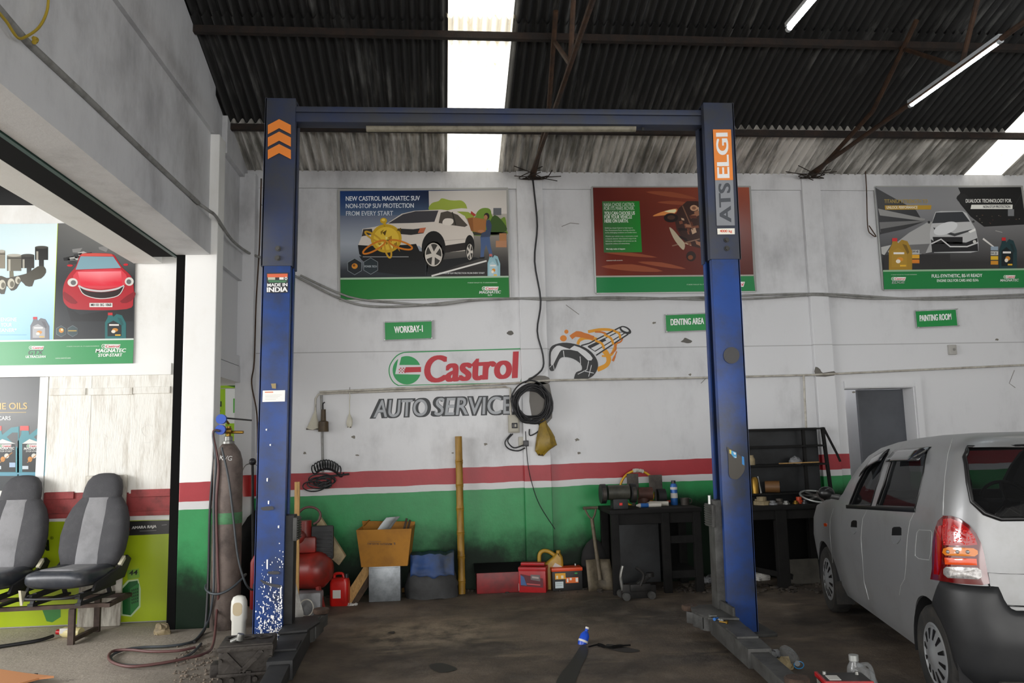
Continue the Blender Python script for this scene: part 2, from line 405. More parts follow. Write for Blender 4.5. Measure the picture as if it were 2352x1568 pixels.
floor_mat()

def roof_mat(name, base, streak, lo, hi):
    g = NG(name, 0.6)
    w = g.noise(2.2, 7, 0.7, (7.0, 0.5, 0.5)); k = g.noise(1.2, 6, 0.6); r = g.noise(9, 6, 0.7)
    c = g.mix(g.step(g.math('MULTIPLY', w, g.math('ADD', k, 0.5)), lo, hi), base, streak)
    c = g.mix(g.math('MULTIPLY', g.step(r, 0.6, 0.8), 0.5), c, C('#3a2a1e'))
    return g.out(c, 0.62)
roof_mat('sooty_roof_sheet', (0.020, 0.020, 0.020), (0.13, 0.13, 0.125), 0.52, 0.8)
roof_mat('eave_roof_sheet', (0.20, 0.195, 0.175), (0.72, 0.70, 0.66), 0.34, 0.64)  # lighter eave course: another sheet, with wall bounce put into its colour
def skylight_mat():
    g = NG('fibreglass_sheet'); g.n.remove(g.b); o = g.n['Material Output']
    t = g.n.new('ShaderNodeBsdfTranslucent'); d = g.n.new('ShaderNodeBsdfDiffuse'); m = g.n.new('ShaderNodeMixShader'); m.inputs[0].default_value = 0.12
    c = g.mix(g.step(g.noise(14, 6, 0.7), 0.58, 0.75), (0.97, 0.94, 0.86), (0.80, 0.66, 0.42)); g.L.new(c, t.inputs[0]); d.inputs[0].default_value = (0.7, 0.6, 0.42, 1)
    g.L.new(t.outputs[0], m.inputs[1]); g.L.new(d.outputs[0], m.inputs[2]); g.L.new(m.outputs[0], o.inputs[0])
skylight_mat()
mat('rusty_steel', '#1f1916', 0.75, 0.2, '#33241b', 9, 0.5, 0.2)
mat('rust_pipe', '#47301f', 0.75, 0.1, '#231914', 12, 0.5, 0.15)
mat('old_twig', '#2a211a', .8); mat('black_iron', '#101010', 0.6, 0.2, '#2a2724', 12, 0.5)
mat('dark_green_paint', '#1c3d33', 0.5)
mat('conduit_grey', '#8b8b88', 0.5, 0.0, '#5d5a55', 10, 0.4)
mat('conduit_white', '#b9b5ab', 0.5, 0.0, '#7d766a', 10, 0.45)
mat('cable_black', '#17171a', 0.5)
mat('soot_black', '#0a0a0a', 0.9, spec=.15)

S = lambda name, mb, m, smooth=0, parent=None: tag(mb.build(name, MATS[m], parent, smooth), kind='structure')
# floor
fl = MB(); N = 60
fl.sheet([[(-16 + 26 * i / N, -9 + 21 * j / N, 0.0) for i in range(N + 1)] for j in range(N + 1)])
S('floor', fl, 'oily_floor')
# back wall with door opening, top beam, pilasters
w = MB()
DX0, DX1, DZ = 4.42, 5.215, 1.965
w.box(((-2.04 + DX0) / 2, YW + 0.12, 2.2), (DX0 + 2.04, 0.24, 4.4)); w.box(((DX1 + 8) / 2, YW + 0.12, 2.2), (8 - DX1, 0.24, 4.4))
w.box(((DX0 + DX1) / 2, YW + 0.12, (DZ + 4.4) / 2), (DX1 - DX0, 0.24, 4.4 - DZ))
wall_back = S('wall_back', w, 'back_wall_paint')
t = MB(); t.box((3.0, YW - 0.012, 4.30), (10.0, 0.024, 0.19)); S('trim_1', t, 'plaster_white')
for i, (x0, x1, xs) in enumerate(((0.865, 1.149, 0), (4.085, 4.30, 0))):
    t = MB(); t.box(((x0 + x1) / 2, YW - 0.025, 2.2), (x1 - x0, 0.05, 4.395), 0.006); S('trim_%d' % (i + 2), t, 'back_wall_paint')
# door: slate leaf standing in the opening, raised frame
t = MB()
t.box((DX1 + 0.045, YW - 0.015, DZ / 2 + 0.03), (0.07, 0.03, DZ + 0.1)); t.box(((DX0 + DX1) / 2 + 0.02, YW - 0.012, DZ + 0.045), (DX1 - DX0 + 0.05, 0.024, 0.07)); S('trim_4', t, 'plaster_white')
mat('slate_door', '#4c4f55', 0.5, 0, '#3f4146', 3, 0.5)
t = MB(); lx = onY(1977, 1000, YW + 0.2).x; rx = onY(2090, 1000, YW + 0.2).x
t.box(((lx + rx) / 2, YW + 0.22, DZ / 2), (rx - lx, 0.04, DZ - 0.01), 0.004); d1 = S('door_1', t, 'slate_door')
t = MB()
for z in (0.35, 1.7): t.cyl((rx + 0.012, YW + 0.19, z - 0.05), (rx + 0.012, YW + 0.19, z + 0.05), 0.012)
tag(t.build('hinge', MATS['black_iron'], d1), kind='structure')
t = MB(); t.box((lx / 2 + DX0 / 2 - 0.1, YW + 0.6, 1.1), (lx - DX0 + 0.4, 0.05, 2.2)); t.box((5, YW + 0.75, 1.1), (2.4, 0.05, 2.2)); S('wall_passage', t, 'plaster_white')
a = Art(lambda x, y, o: onY(x, y, YW - o), 0.0004); q_ = random.Random(21)
for x, y, r in ((1172, 763, 9), (1576, 783, 10), (1503, 741, 4), (2290, 780, 4), (812, 1004, 5), (820, 1045, 4), (700, 1040, 4), (1325, 1010, 5), (1585, 860, 4), (1960, 900, 4), (1330, 1040, 4), (1040, 1040, 3), (1115, 1020, 4)):
    a.poly([(x + r * (1 + .4 * q_.uniform(-1, 1)) * cos(k * .7), y + r * .6 * (1 + .5 * q_.uniform(-1, 1)) * sin(k * .7)) for k in range(9)], '#55524c' if r > 6 else '#6f6a60', 1, 2)
for P in ([(600, 470), (618, 480), (640, 476)], [(1290, 520), (1310, 512), (1330, 514)], [(1300, 700), (1330, 722)], [(1610, 880), (1622, 868)], [(2330, 850), (2318, 880), (2332, 890)]): a.line(P, 1.5, '#77756f', 1)
a.build('plaster_damage', print_mat('painted_art', 0.5), wall_back)['kind'] = 'structure'
a = Art(lambda x, y, o: onY(x, y, YW - .051 - o), 0.0004)
for P in ([(1214, 868), (1240, 862), (1260, 866), (1261, 880), (1216, 884)], [(1217, 885), (1262, 882), (1268, 960), (1240, 975), (1222, 960)], [(1873, 842), (1884, 848), (1890, 856), (1916, 852), (1916, 862), (1874, 864)]): a.poly(P, '#5f5b55', 1, 2)
a.build('plaster_damage', print_mat('painted_art', 0.5), bpy.data.objects['trim_2'])['kind'] = 'structure'
# roof: corrugated sheets in courses with two clear strips
S1, S2 = (0.118, 0.676), (6.04, 6.52)
yP2 = onRoof(700, 284).y; yP1 = onRoof(700, 62).y
def corr(x0, x1, y0, y1, lift=0.0, amp=0.026, pitch=0.082):
    n = int((x1 - x0) / pitch * 8); rows = []
    for y in (y0, (y0 + y1) / 2, y1):
        rows.append([V((x0 + (x1 - x0) * i / n, y, zroof(y) + lift + amp * sin(2 * pi * (x0 + (x1 - x0) * i / n) / pitch))) for i in range(n + 1)])
    return rows
spans = ((-2.3, S1[0]), (S1[1], S2[0]), (S2[1], 8.2))
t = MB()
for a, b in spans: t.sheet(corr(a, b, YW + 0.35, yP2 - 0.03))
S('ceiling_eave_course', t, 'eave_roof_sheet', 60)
t = MB()
for a, b in spans:
    t.sheet(corr(a, b, yP2 + 0.12, yP1 - 0.1, 0.012)); t.sheet(corr(a, b, yP1 + 0.05, YR, 0.04))
a_, b_ = -2.3, 8.2; t.sheet([[V((a_, YR, zroof(YR) + 0.05)), V((b_, YR, zroof(YR) + 0.05))], [V((a_, -5, zroof(-5) + 0.05)), V((b_, -5, zroof(-5) + 0.05))]])
S('ceiling', t, 'sooty_roof_sheet', 60)
for i, s_ in enumerate((S1, S2)):
    t = MB(); t.sheet(corr(s_[0] - 0.02, s_[1] + 0.02, YW + 0.35, yP1 - 0.12, 0.03)); t.sheet(corr(s_[0] - 0.02, s_[1] + 0.02, yP1 + 0.16, YR, 0.055)); S('window_%d' % (i + 1), t, 'fibreglass_sheet', 60)
# purlins under the sheets
for i, y in enumerate((yP2, yP1, yP1 - 1.35, yP1 - 2.7)):
    t = MB(); z = zroof(y) - 0.045; t.bar((-2.2, y, z), (8.1, y, z), 0.05, 0.06); S('trim_%d' % (i + 5), t, 'rusty_steel')
# trusses: level bottom chords running out from the pilasters, with struts
X1, X2 = 1.03, 4.2
for i, x in enumerate((X1, X2)):
    t = MB(); zc = 4.33 if i == 0 else 4.37
    t.tube([(x, YW + 0.05, zc + 0.02), (x, 6.0, zc), (x, 1.2, zc)], 0.022, 8, False, False)
    t.tube([(x + 0.02, YW - 0.05, zc - 0.02), (x + 0.02, 6.9, zc + 0.2), (x - 0.02, yP1 - 0.3, zroof(yP1 - 0.3) - 0.07)], 0.022, 8, False, False)
    t.tube([(x, 5.6, zc), (x, 5.0, zroof(5.0) - 0.08)], 0.02, 8, False, False); t.tube([(x, 5.6, zc), (x, 6.35, zroof(6.35) - 0.08)], 0.02, 8, False, False)
    t.tube([(x, 3.6, zc), (x, 3.0, zroof(3.0) - 0.08)], 0.02, 8, False, False)
    S('trim_%d' % (i + 9), t, 'rust_pipe', 40)
    tw = MB(); q_ = random.Random(i)
    for k in range(9): a_ = q_.uniform(-2.6, -.5 + 1); tw.tube([V((x, YW - .05, zc - .03)), V((x + q_.uniform(-.18, .18), YW - .12, zc + q_.uniform(-.06, .0))), V((x + q_.uniform(-.42, .42), YW - q_.uniform(.1, .3), zc + q_.uniform(-.10, .04)))], .005, 5)
    tag(tw.build('dry_twigs', MATS['old_twig'], None, 40), ('dry twigs stuck at the roof edge above the hanging black cable', 'dry twigs stuck at the roof edge left of the grey road poster')[i], 'twigs')
# left wall above the wide opening, its ledges and column
t = MB()
t.prism([(XL, -5, 3.2), (XL, YJ, 3.2), (XL, YJ, zroof(YJ)), (XL, YR, zroof(YR)), (XL, -5, zroof(-5))], (-0.27, 0, 0))
t.prism([(XL, YB, 2.14), (XL, YW + 0.2, 2.14), (XL, YW + 0.2, zroof(YW)), (XL, YB, zroof(YB))], (-0.27, 0, 0)); t.prism([(XL, YJ, 4.3), (XL, YB, 4.3), (XL, YB, zroof(YB)), (XL, YJ, zroof(YJ))], (-0.27, 0, 0))
wall_left = S('wall_left', t, 'plaster_white')
t = MB(); t.box(((-2.225 + XC) / 2, YJ + .10, 2.16), (XC + 2.225, .20, 4.32), 0.008); S('wall_left_column', t, 'bay_stripe_paint')
t = MB(); t.prism([(XL, -5, 4.33), (XL, YJ, 4.33), (XL, YJ, zroof(YJ) - 0.02), (XL, YR, zroof(YR) - 0.02), (XL, -5, zroof(-5) - 0.02)], (0.035, 0, 0))
t.box((XL + 0.012, 1.0, 3.36), (0.024, 12.05, 0.32)); t.box((XL + 0.02, (YB + YW) / 2, 3.32), (0.04, YW - YB + .2, 0.28)); t.box((XL + 0.02, (YB + YW) / 2, 2.22), (0.04, YW - YB + .2, 0.16)); t.box((XL + 0.015, (YB + YW) / 2, 2.36), (0.03, YW - YB + .2, 0.1))
t.prism([(XL, YB, 4.28), (XL, YW, 4.28), (XL, YW, zroof(YW) - 0.02), (XL, YB, zroof(YB) - 0.02)], (0.05, 0, 0))
S('trim_11', t, 'plaster_white')
t = MB(); t.box((-1.955, YW - 0.07, 2.16), (0.17, 0.14, 4.32), 0.006); S('trim_12', t, 'plaster_white')
t = MB(); t.box((XL + 0.0, YW - 0.03, 1.07), (0.05, 0.10, 2.14)); S('trim_13', t, 'plaster_white')
# rolling shutter slot and second lintel on the bay side
t = MB(); t.box((XL - 0.40, 1.2, 3.35), (0.20, 11.8, 0.30)); t.box((-2.262, YJ + 0.04, 1.62), (0.07, 0.08, 3.24)); S('trim_14', t, 'soot_black')
t = MB(); t.box((XL - 0.29, 1.2, 3.215), (0.03, 11.8, 0.05)); S('trim_15', t, 'dark_green_paint')
zs = onY(311, 607, YB).z; xs0, xs1 = onY(311, 607, YB).x, onY(376, 598, YB).x
t = MB(); t.box(((xs0 + xs1) / 2, 1.2, zs + 0.2), (xs1 - xs0, 12.3, 0.4)); S('trim_16', t, 'plaster_bay')
# side bay: partition wall, roof, far walls
t = MB(); t.box(((-2.2 - 9) / 2, YB + 0.06, 1.88), (6.8, 0.12, 3.76)); wall_bay = S('wall_bay', t, 'plaster_bay')
t = MB(); t.box(((xs0 - 9) / 2, 2.6, 3.85), (9 + xs0, 10.5, 0.06), rot=(0, -0.04, 0)); S('ceiling_bay', t, 'soot_black')
t = MB(); t.box((2.9, -5.0, 6.1), (10.4, 0.12, 5.8)); S('wall_light_block', t, 'plaster_white')  # unseen wall over the entrance, added to cut high daylight
t = MB(); t.box((8.05, 1.6, 2.7), (0.12, 13.4, 5.4)); S('wall_right', t, 'plaster_white')
t = MB(); t.box((-4.0, 9.9, 1.6), (5, 0.1, 3.2)); S('wall_store', t, 'plaster_bay')
t = MB(); t.box((-4.2, 8.75, 3.0), (3.9, 2.3, 0.05)); S('ceiling_store', t, 'plaster_bay')
# ================================================================== POSTERS AND SIGNS
mat('bright_trim', '#b9bbb8', 0.35, 0.6)
PR = print_mat('poster_print', 0.28); PM = print_mat('painted_art', 0.42); PS = print_mat('sticker_print', 0.5)
def frame_strip(par, corners, fn, off, wpx):
    A_ = []
    a = Art(lambda x, y, o: fn(x, y, off + o)); n = 4
    mb = MB()
    for i in range(4):
        p, q = fn(*corners[i], off), fn(*corners[(i + 1) % 4], off); mb.bar(p, q, 0.02, 0.02)
    return mb.build('frame', MATS['bright_trim'], par, 0, world=True)
def poster(label, corners, fn=wallB, depth=0.03, group='framed oil posters on the back wall', framed=True, name='poster'):
    t = board(name, label, 'poster', corners, fn, depth, mat('board_back', '#9a9a96', 0.6), group)
    if framed: frame_strip(t, corners, fn, 0.022, 3)
    return t, Art(lambda x, y, o: fn(x, y, depth + 0.004 + o))
def castrol(a, q, L=4, ink='#c8102e', ring='#0b8a3e'):
    """small oval and red lettering on a white slanted tag: q = left, bottom, right, top"""
    l, b, r, t_ = q; h = b - t_
    a.poly([(l + h * .3, t_), (r + h * .15, t_), (r - h * .15, b), (l + h * .3, b)], '#e8e8e4', L); a.ell(l + h * .45, (t_ + b) / 2, h * .5, h * .5, '#e8e8e4', L + .4)
    a.ell(l + h * .48, (t_ + b) / 2, h * .4, h * .38, ring, L + 1); a.rect(l + h * .3, (t_ + b) / 2 - h * .1, l + h * .88, (t_ + b) / 2 + h * .1, '#e8e8e4', L + 2)
    a.text('Castrol', (l + h * 1.0, b - h * .18), (r - h * .1, b - h * .18), h * .64, ink, L + 2, 0.03, 0.25)
def can(a, x, y, w, h, body, lab, L=4, cap='#c8282c'):
    """oil can drawing: base centre x,y"""
    a.poly([(x - w * .5, y), (x - w * .5, y - h * .62), (x - w * .38, y - h * .8), (x - w * .34, y - h * .92), (x - w * .16, y - h * .92), (x - w * .1, y - h * .84), (x + w * .05, y - h * .95), (x + w * .3, y - h * .9), (x + w * .5, y - h * .6), (x + w * .5, y)], body, L, 0)
    a.rect(x - w * .36, y - h, x - w * .14, y - h * .9, cap, L + 1)
    a.poly([(x + w * .08, y - h * .82), (x + w * .26, y - h * .78), (x + w * .38, y - h * .56), (x + w * .3, y - h * .5)], mixc(body, '#101010', .45), L + 1)
    a.poly([(x - w * .38, y - h * .1), (x - w * .38, y - h * .58), (x - w * .1, y - h * .7), (x + w * .28, y - h * .52), (x + w * .28, y - h * .1)], lab, L + 1.4)
    a.rect(x - w * .3, y - h * .56, x + w * .16, y - h * .5, '#e6e2dc', L + 2); a.ell(x - w * .02, y - h * .34, w * .14, h * .07, '#d08a2c', L + 2); a.ell(x - w * .1, y - h * .28, w * .1, h * .06, '#e8e0d0', L + 3)
    a.rect(x - w * .02, y - h * .17, x + w * .24, y - h * .12, '#e0b030', L + 2)
def hexa(a, x, y, r, c, L=3, edge='#8a9498'):
    P = [(x + r * sin(k * pi / 3), y + r * 1.02 * cos(k * pi / 3)) for k in range(6)]; a.poly([((p[0] - x) * 1.06 + x, (p[1] - y) * 1.06 + y) for p in P], edge, L); a.poly(P, c, L + 1)
def tyre(a, x, y, rx, ry, L, rim='#c9c3ba', n=5, rot=0.0):
    a.ell(x, y, rx * 1.22, ry * 1.2, '#16150f', L); a.ell(x, y, rx, ry, '#3c3a36', L + 1)
    for k in range(n):
        t = rot + 2 * pi * k / n; a.poly([(x + rx * .16 * cos(t - 1.2), y + ry * .16 * sin(t - 1.2)), (x + rx * .96 * cos(t - .2), y + ry * .96 * sin(t - .2)), (x + rx * .96 * cos(t + .2), y + ry * .96 * sin(t + .2)), (x + rx * .16 * cos(t + 1.2), y + ry * .16 * sin(t + 1.2))], rim, L + 2)
    a.line([(x + rx * cos(2 * pi * k / 30), y + ry * sin(2 * pi * k / 30)) for k in range(30)], rx * .12, rim, L + 2.4, 0, True); a.ell(x, y, rx * .2, ry * .2, rim, L + 3)

# --- poster with a white off-roader
t, a = poster('framed poster of a white off-road car with golden molecule, above the WORKBAY-1 sign', [(778, 436), (1166, 433), (1171, 683), (780, 690)])
a.g = 1.12; a.view(580, 380, 3.7935)
a.warp([(762, 222), (2212, 210), (2232, 985), (765, 990)], 14, 10, lambda u, v: mixc(mixc('#16305f', '#aab2bd', max(0, min(1, (v - .12) * 2.2))), '#20252c', max(0, min(1, (v - .62) * 3.4))), 0)
a.warp([(765, 225), (1535, 222), (1535, 430), (765, 436)], 8, 4, lambda u, v: mixc(mixc('#143a72', '#0d1a3a', u), '#5d748f', v * v * .75), 1)
a.warp([(1535, 222), (2212, 212), (2216, 420), (1540, 420)], 4, 3, lambda u, v: mixc('#b9b5b0', '#d8d2cc', v), 1)
a.warp([(1540, 420), (2216, 420), (2232, 985), (1545, 985)], 6, 6, lambda u, v: mixc('#b8b2a9', '#2f2d2c', min(1, v * 1.35)), 1)
a.poly([(1540, 390), (1560, 330), (1620, 310), (1650, 285), (1710, 300), (1760, 305), (1820, 305), (1860, 340), (1880, 400), (1930, 420), (1900, 470), (1700, 420)], '#8f9f3e', 2, 3)
a.poly([(1890, 560), (1930, 470), (1960, 400), (2010, 370), (2070, 380), (2090, 440), (2150, 470), (2200, 450), (2214, 560), (2200, 600), (1900, 610)], '#6c8a34', 2, 3)
a.poly([(2060, 520), (2110, 430), (2190, 500), (2212, 570), (2080, 600)], '#3b5426', 3, 3); a.rect(2098, 370, 2168, 432, '#5f6266', 3); a.rect(1905, 580, 2214, 606, '#33332b', 3)
a.line([(1560, 962), (2040, 830)], 14, '#d9d7d2', 2); a.rect(1505, 700, 1530, 985, '#25282d', 2)
a.poly([(930, 790), (1100, 800), (1450, 790), (1540, 830), (1840, 800), (1980, 810), (1780, 870), (1500, 960), (1100, 930), (1000, 860)], '#17191b', 2, 2)
# the car
a.poly([(950, 620), (958, 552), (1060, 535), (1170, 506), (1300, 420), (1410, 395), (1640, 383), (1780, 400), (1850, 440), (1888, 520), (1926, 600), (1926, 690), (1890, 740), (1660, 760), (1500, 752), (1455, 700), (920, 694)], '#d3cbc2', 4, 0)
a.poly([(1180, 505), (1310, 425), (1420, 398), (1620, 392), (1585, 490), (1400, 500)], '#3e3d42', 5); a.poly([(1622, 500), (1640, 410), (1700, 396), (1790, 430), (1875, 520), (1850, 535), (1740, 520)], '#4d4740', 5)
a.line([(1740, 405), (1770, 520)], 10, '#26241f', 6); a.poly([(1655, 490), (1680, 462), (1740, 464), (1750, 495), (1720, 520), (1665, 515)], '#dcd5cc', 6, 3)
a.poly([(1700, 390), (1820, 372), (1900, 385), (1950, 430), (1930, 440), (1880, 405), (1780, 400)], '#cfc9c3', 5, 2); a.poly([(1905, 395), (1950, 432), (1930, 442), (1900, 420)], '#a5382c', 6)
a.poly([(1190, 545), (1400, 555), (1512, 540), (1490, 590), (1380, 605), (1200, 590)], '#2b2a2a', 5); a.poly([(1460, 545), (1512, 540), (1490, 585), (1440, 588)], '#c06a4a', 6); a.poly([(950, 620), (965, 555), (1040, 550), (1050, 600), (960, 615)], '#3a3633', 5)
a.poly([(918, 692), (1030, 700), (1350, 690), (1425, 682), (1455, 745), (1500, 755), (1500, 800), (1430, 835), (1150, 800), (960, 800), (930, 770)], '#141414', 5); a.line([(960, 795), (1360, 795)], 7, '#8d8d8d', 6)
a.poly([(1660, 700), (1860, 670), (1860, 735), (1665, 762)], '#2a2523', 5); a.line([(1660, 655), (1860, 640)], 5, '#b3aaa2', 5)
a.ell(1578, 720, 104, 150, '#1a1918', 6); tyre(a, 1578, 776, 72, 98, 6, rot=.4); a.ell(1892, 700, 42, 95, '#1a1918', 6); tyre(a, 1893, 752, 27, 68, 6)
# the golden molecule
a.ell(1165, 635, 135, 125, '#c9a324', 8); a.ell(1165, 635, 110, 100, '#e0bd3e', 9)
for k in range(16):
    q = random.Random(k); x, y = 1165 + q.uniform(-95, 95), 635 + q.uniform(-75, 85); a.poly([(x, y), (x + q.uniform(15, 50), y + q.uniform(-25, 10)), (x + q.uniform(5, 40), y + q.uniform(15, 50))], ['#8a6a12', '#f0dc86', '#a87c18', '#5a4410'][k % 4], 10 + k * .12)
for cx_, cy_, rx, ry, ro in ((1060, 710, 110, 30, -.5), (1290, 690, 105, 30, .3), (1180, 730, 24, 75, -.25), (1050, 620, 80, 20, .55)):
    a.line([(cx_ + rx * cos(t * pi / 14) * cos(ro) - ry * sin(t * pi / 14) * sin(ro), cy_ + rx * cos(t * pi / 14) * sin(ro) + ry * sin(t * pi / 14) * cos(ro)) for t in range(28)], 15, '#cf7a1e' if rx > 90 else '#c79a2a', 12.5 + rx * .01, 0, True)
a.ell(1142, 480, 30, 25, '#c9a11f', 9); a.ell(1140, 474, 16, 12, '#e8cc5a', 10); a.line([(1150, 500), (1156, 530)], 22, '#c9a11f', 8)
# man with a box, parcels
a.poly([(1985, 620), (2065, 610), (2075, 700), (2095, 790), (2070, 800), (2035, 690), (2020, 740), (2015, 800), (1985, 800), (1990, 700)], '#4a5f86', 4); a.poly([(2030, 480), (2065, 470), (2085, 520), (2070, 620), (1985, 625), (2000, 580), (2040, 560)], '#39455e', 5)
a.ell(2040, 442, 24, 30, '#2a201b', 5); a.ell(2032, 452, 16, 22, '#a87452', 6); a.poly([(1870, 460), (1920, 450), (2038, 470), (2030, 575), (1990, 590), (1905, 570)], '#a06a3a', 6); a.poly([(1870, 460), (1920, 456), (1925, 575), (1905, 568)], '#87552c', 7); a.ell(1990, 572, 28, 12, '#b07c58', 7)
a.rect(2120, 655, 2214, 712, '#b0805f', 4); a.rect(2150, 590, 2212, 655, '#a9784f', 4); a.poly([(1975, 800), (2025, 795), (2020, 812), (1972, 812)], '#1a1a1a', 5)
hexa(a, 890, 880, 68, '#20262a'); hexa(a, 1030, 876, 68, '#263035'); a.ell(890, 876, 26, 24, '#d08a2c', 6); a.ell(884, 870, 12, 11, '#7a4812', 7); a.text('POWER TECH', (975, 888), (1082, 888), 18, '#aab4b8', 6)
can(a, 2103, 985, 110, 215, '#8fb6c0', '#a8c4cc', 4, '#b86a60')
a.text('NEW CASTROL MAGNATEC SUV', (813, 308), (1458, 304), 40, '#dfe3e8', 3); a.text('NON-STOP SUV PROTECTION', (813, 372), (1405, 368), 40, '#d3d9e0', 3); a.text('FROM EVERY START', (815, 437), (1225, 435), 40, '#c7ced6', 3)
a.text('NON-STOP SUV PROTECTION FROM EVERY START', (1632, 945), (2022, 943), 14, '#cfd2d2', 4)
a.poly([(765, 984), (2232, 964), (2237, 1148), (768, 1168)], '#16712b', 6); a.poly([(765, 978), (2230, 960), (2232, 975), (766, 994)], '#9fb7a0', 7); a.text('IT\'S MORE THAN JUST OIL. IT\'S LIQUID ENGINEERING.', (1875, 1028), (2135, 1026), 11, '#b9d2bb', 8)
castrol(a, (2000, 1086, 2140, 1054), 8); a.text('MAGNATEC', (1975, 1116), (2165, 1113), 24, '#d6dad6', 8, .04, .2); a.text('SUV', (2050, 1137), (2090, 1136), 16, '#c6cdc6', 8)
a.build('print', PR, t)

# --- poster with a machine over a red desert
t, a = poster('framed red poster of a desert rover, behind the lift column lettered ATS ELGI', [(1359, 430), (1722, 429), (1736, 669), (1369, 673)])
a.g = 1.12; a.view(1180, 380, 3.7935)
a.warp([(690, 192), (2050, 190), (2090, 965), (718, 968)], 14, 10, lambda u, v: mixc(mixc('#5a1710', '#9a4a32', max(0, u * 1.15 - v * .6)), mixc('#7c2a14', '#4a140e', u), v * .9), 0)
for x0, y0, x1, y1, w_ in ((1150, 230, 1600, 290, 30), (1250, 320, 1580, 340, 22), (760, 880, 1300, 920, 40), (1080, 840, 1500, 900, 26), (800, 760, 1250, 800, 20)): a.poly([(x0, y0), ((x0 + x1) / 2, (y0 + y1) / 2 - w_), (x1, y1), ((x0 + x1) / 2, (y0 + y1) / 2 + w_ * .5)], mixc('#8a3a20', '#b06a48', .35), 1, 3)
a.poly([(1210, 440), (1300, 400), (1420, 375), (1400, 420), (1290, 435)], '#d98a4a', 1, 3); a.poly([(1310, 400), (1410, 380), (1400, 412)], '#f6e0b0', 2, 2)
a.poly([(1400, 460), (1440, 370), (1510, 310), (1600, 310), (1720, 360), (1760, 460), (1700, 640), (1620, 720), (1510, 690), (1420, 560)], '#3a221b', 3)
for k in range(30):
    q = random.Random(50 + k); x, y = q.uniform(1420, 1680), q.uniform(330, 690); w_, h_ = q.uniform(15, 70), q.uniform(10, 45); s_ = q.uniform(-.5, .5); a.poly([(x, y), (x + w_, y + w_ * s_), (x + w_ + h_ * .3, y + w_ * s_ + h_), (x + h_ * .3, y + h_)], ['#5f3222', '#7d4a34', '#221310', '#a06f52', '#c7a78a'][k % 5], 4 + k * .1)
a.ell(1570, 370, 34, 26, '#c79a78', 7); a.ell(1570, 370, 18, 14, '#8c6048', 8); a.ell(1370, 455, 62, 40, '#1c120f', 7); a.ell(1372, 452, 34, 20, '#4a3226', 8); a.ell(1545, 790, 42, 44, '#2a1711', 7); a.ell(1540, 800, 22, 20, '#7a4424', 8)
a.poly([(1355, 540), (1390, 560), (1440, 620), (1490, 680), (1480, 735), (1440, 700), (1390, 630)], '#b9ab92', 7, 3); a.line([(1380, 700), (1620, 640)], 10, '#8a6a58', 6); a.line([(1470, 350), (1560, 560)], 10, '#7c5844', 6)
a.poly([(770, 312), (1095, 310), (1118, 755), (785, 758)], '#2c6a2e', 2); a.warp([(770, 312), (1095, 310), (1118, 755), (785, 758)], 3, 3, lambda u, v: mixc('#3b6a3c', '#1f8a2e', u), 3)
for s_, b_, r_, h_, w_ in (('NASA CHOSE CASTROL', 356, 1055, 30, 0.0), ('FOR ITS MARS ROVER.', 389, 1052, 30, 0.0), ('YOU CAN CHOOSE US', 431, 1055, 31, .03), ('FOR YOUR VEHICLE', 464, 1030, 31, .03), ('HERE ON EARTH.', 498, 998, 31, .03), ('NASA has chosen Castrol to help keep its', 553, 1038, 14, 0), ('Mars Perseverance Rover working smoothly,', 573, 1058, 14, 0), ('so the challenging conditions are handled there.', 593, 1072, 14, 0), ('Whether your vehicle is new, a motorcycle, a truck', 625, 1082, 14, 0), ('or beyond, discover what Castrol\'s range of oils,', 646, 1070, 14, 0), ('lubricants, technologies and services can do', 667, 1068, 14, 0), ('beyond the ordinary and extraordinary.', 689, 1012, 14, 0), ('We help make it happen', 737, 970, 16, .03), ('castrol.com', 832, 948, 11, 0)): a.text(s_, (785 + (b_ - 356) * .05, b_), (r_, b_ - 2), h_, '#d9e2d6', 5, w_)
a.poly([(718, 968), (2090, 955), (2104, 1092), (724, 1108)], '#137a40', 9); a.poly([(717, 960), (2089, 950), (2090, 962), (718, 974)], '#a9a39a', 10); a.text("IT'S MORE THAN JUST OIL. IT'S LIQUID ENGINEERING.", (1508, 1044), (1780, 1041), 11, '#b9d2bb', 10)
castrol(a, (1850, 1056, 2008, 1012), 10)
a.build('print', PR, t)

# --- grey road poster
t, a = poster('framed grey poster of a white car on a road, above the PAINTING ROOM sign', [(2009, 429), (2345, 428), (2372, 660), (2029, 665)])
a.g = 1.12; a.view(1740, 380, 3.8431)
a.warp([(1035, 190), (2325, 188), (2420, 925), (1105, 935)], 14, 10, lambda u, v: mixc(mixc('#85868a', '#8f8f90', u), mixc('#262627', '#3a3837', u), max(0, min(1, v * 1.5 - .35))), 0)
a.poly([(1040, 195), (1400, 395), (1450, 480), (1080, 610), (1060, 380)], '#26272a', 1); a.poly([(1064, 380), (1480, 470), (1470, 490), (1080, 440)], '#8a8a88', 2); a.poly([(1075, 500), (1470, 485), (1480, 500), (1085, 590)], '#6e6e6e', 2); a.poly([(1085, 560), (1470, 495), (1300, 560), (1090, 605)], '#2c2c2e', 3)
a.poly([(1770, 195), (2325, 190), (2370, 520), (2000, 540), (1880, 450), (1790, 340), (1760, 290), (1790, 240)], '#191919', 1, 0); a.poly([(1755, 290), (1780, 255), (1830, 250), (1870, 300), (1840, 360), (1790, 330)], '#222222', 2, 2)
for k in range(14):
    q = random.Random(90 + k); a.ell(q.uniform(1900, 2320), q.uniform(430, 520), q.uniform(3, 8), 3, ['#7a5a44', '#8a8478', '#5a3a34'][k % 3], 3, 8)
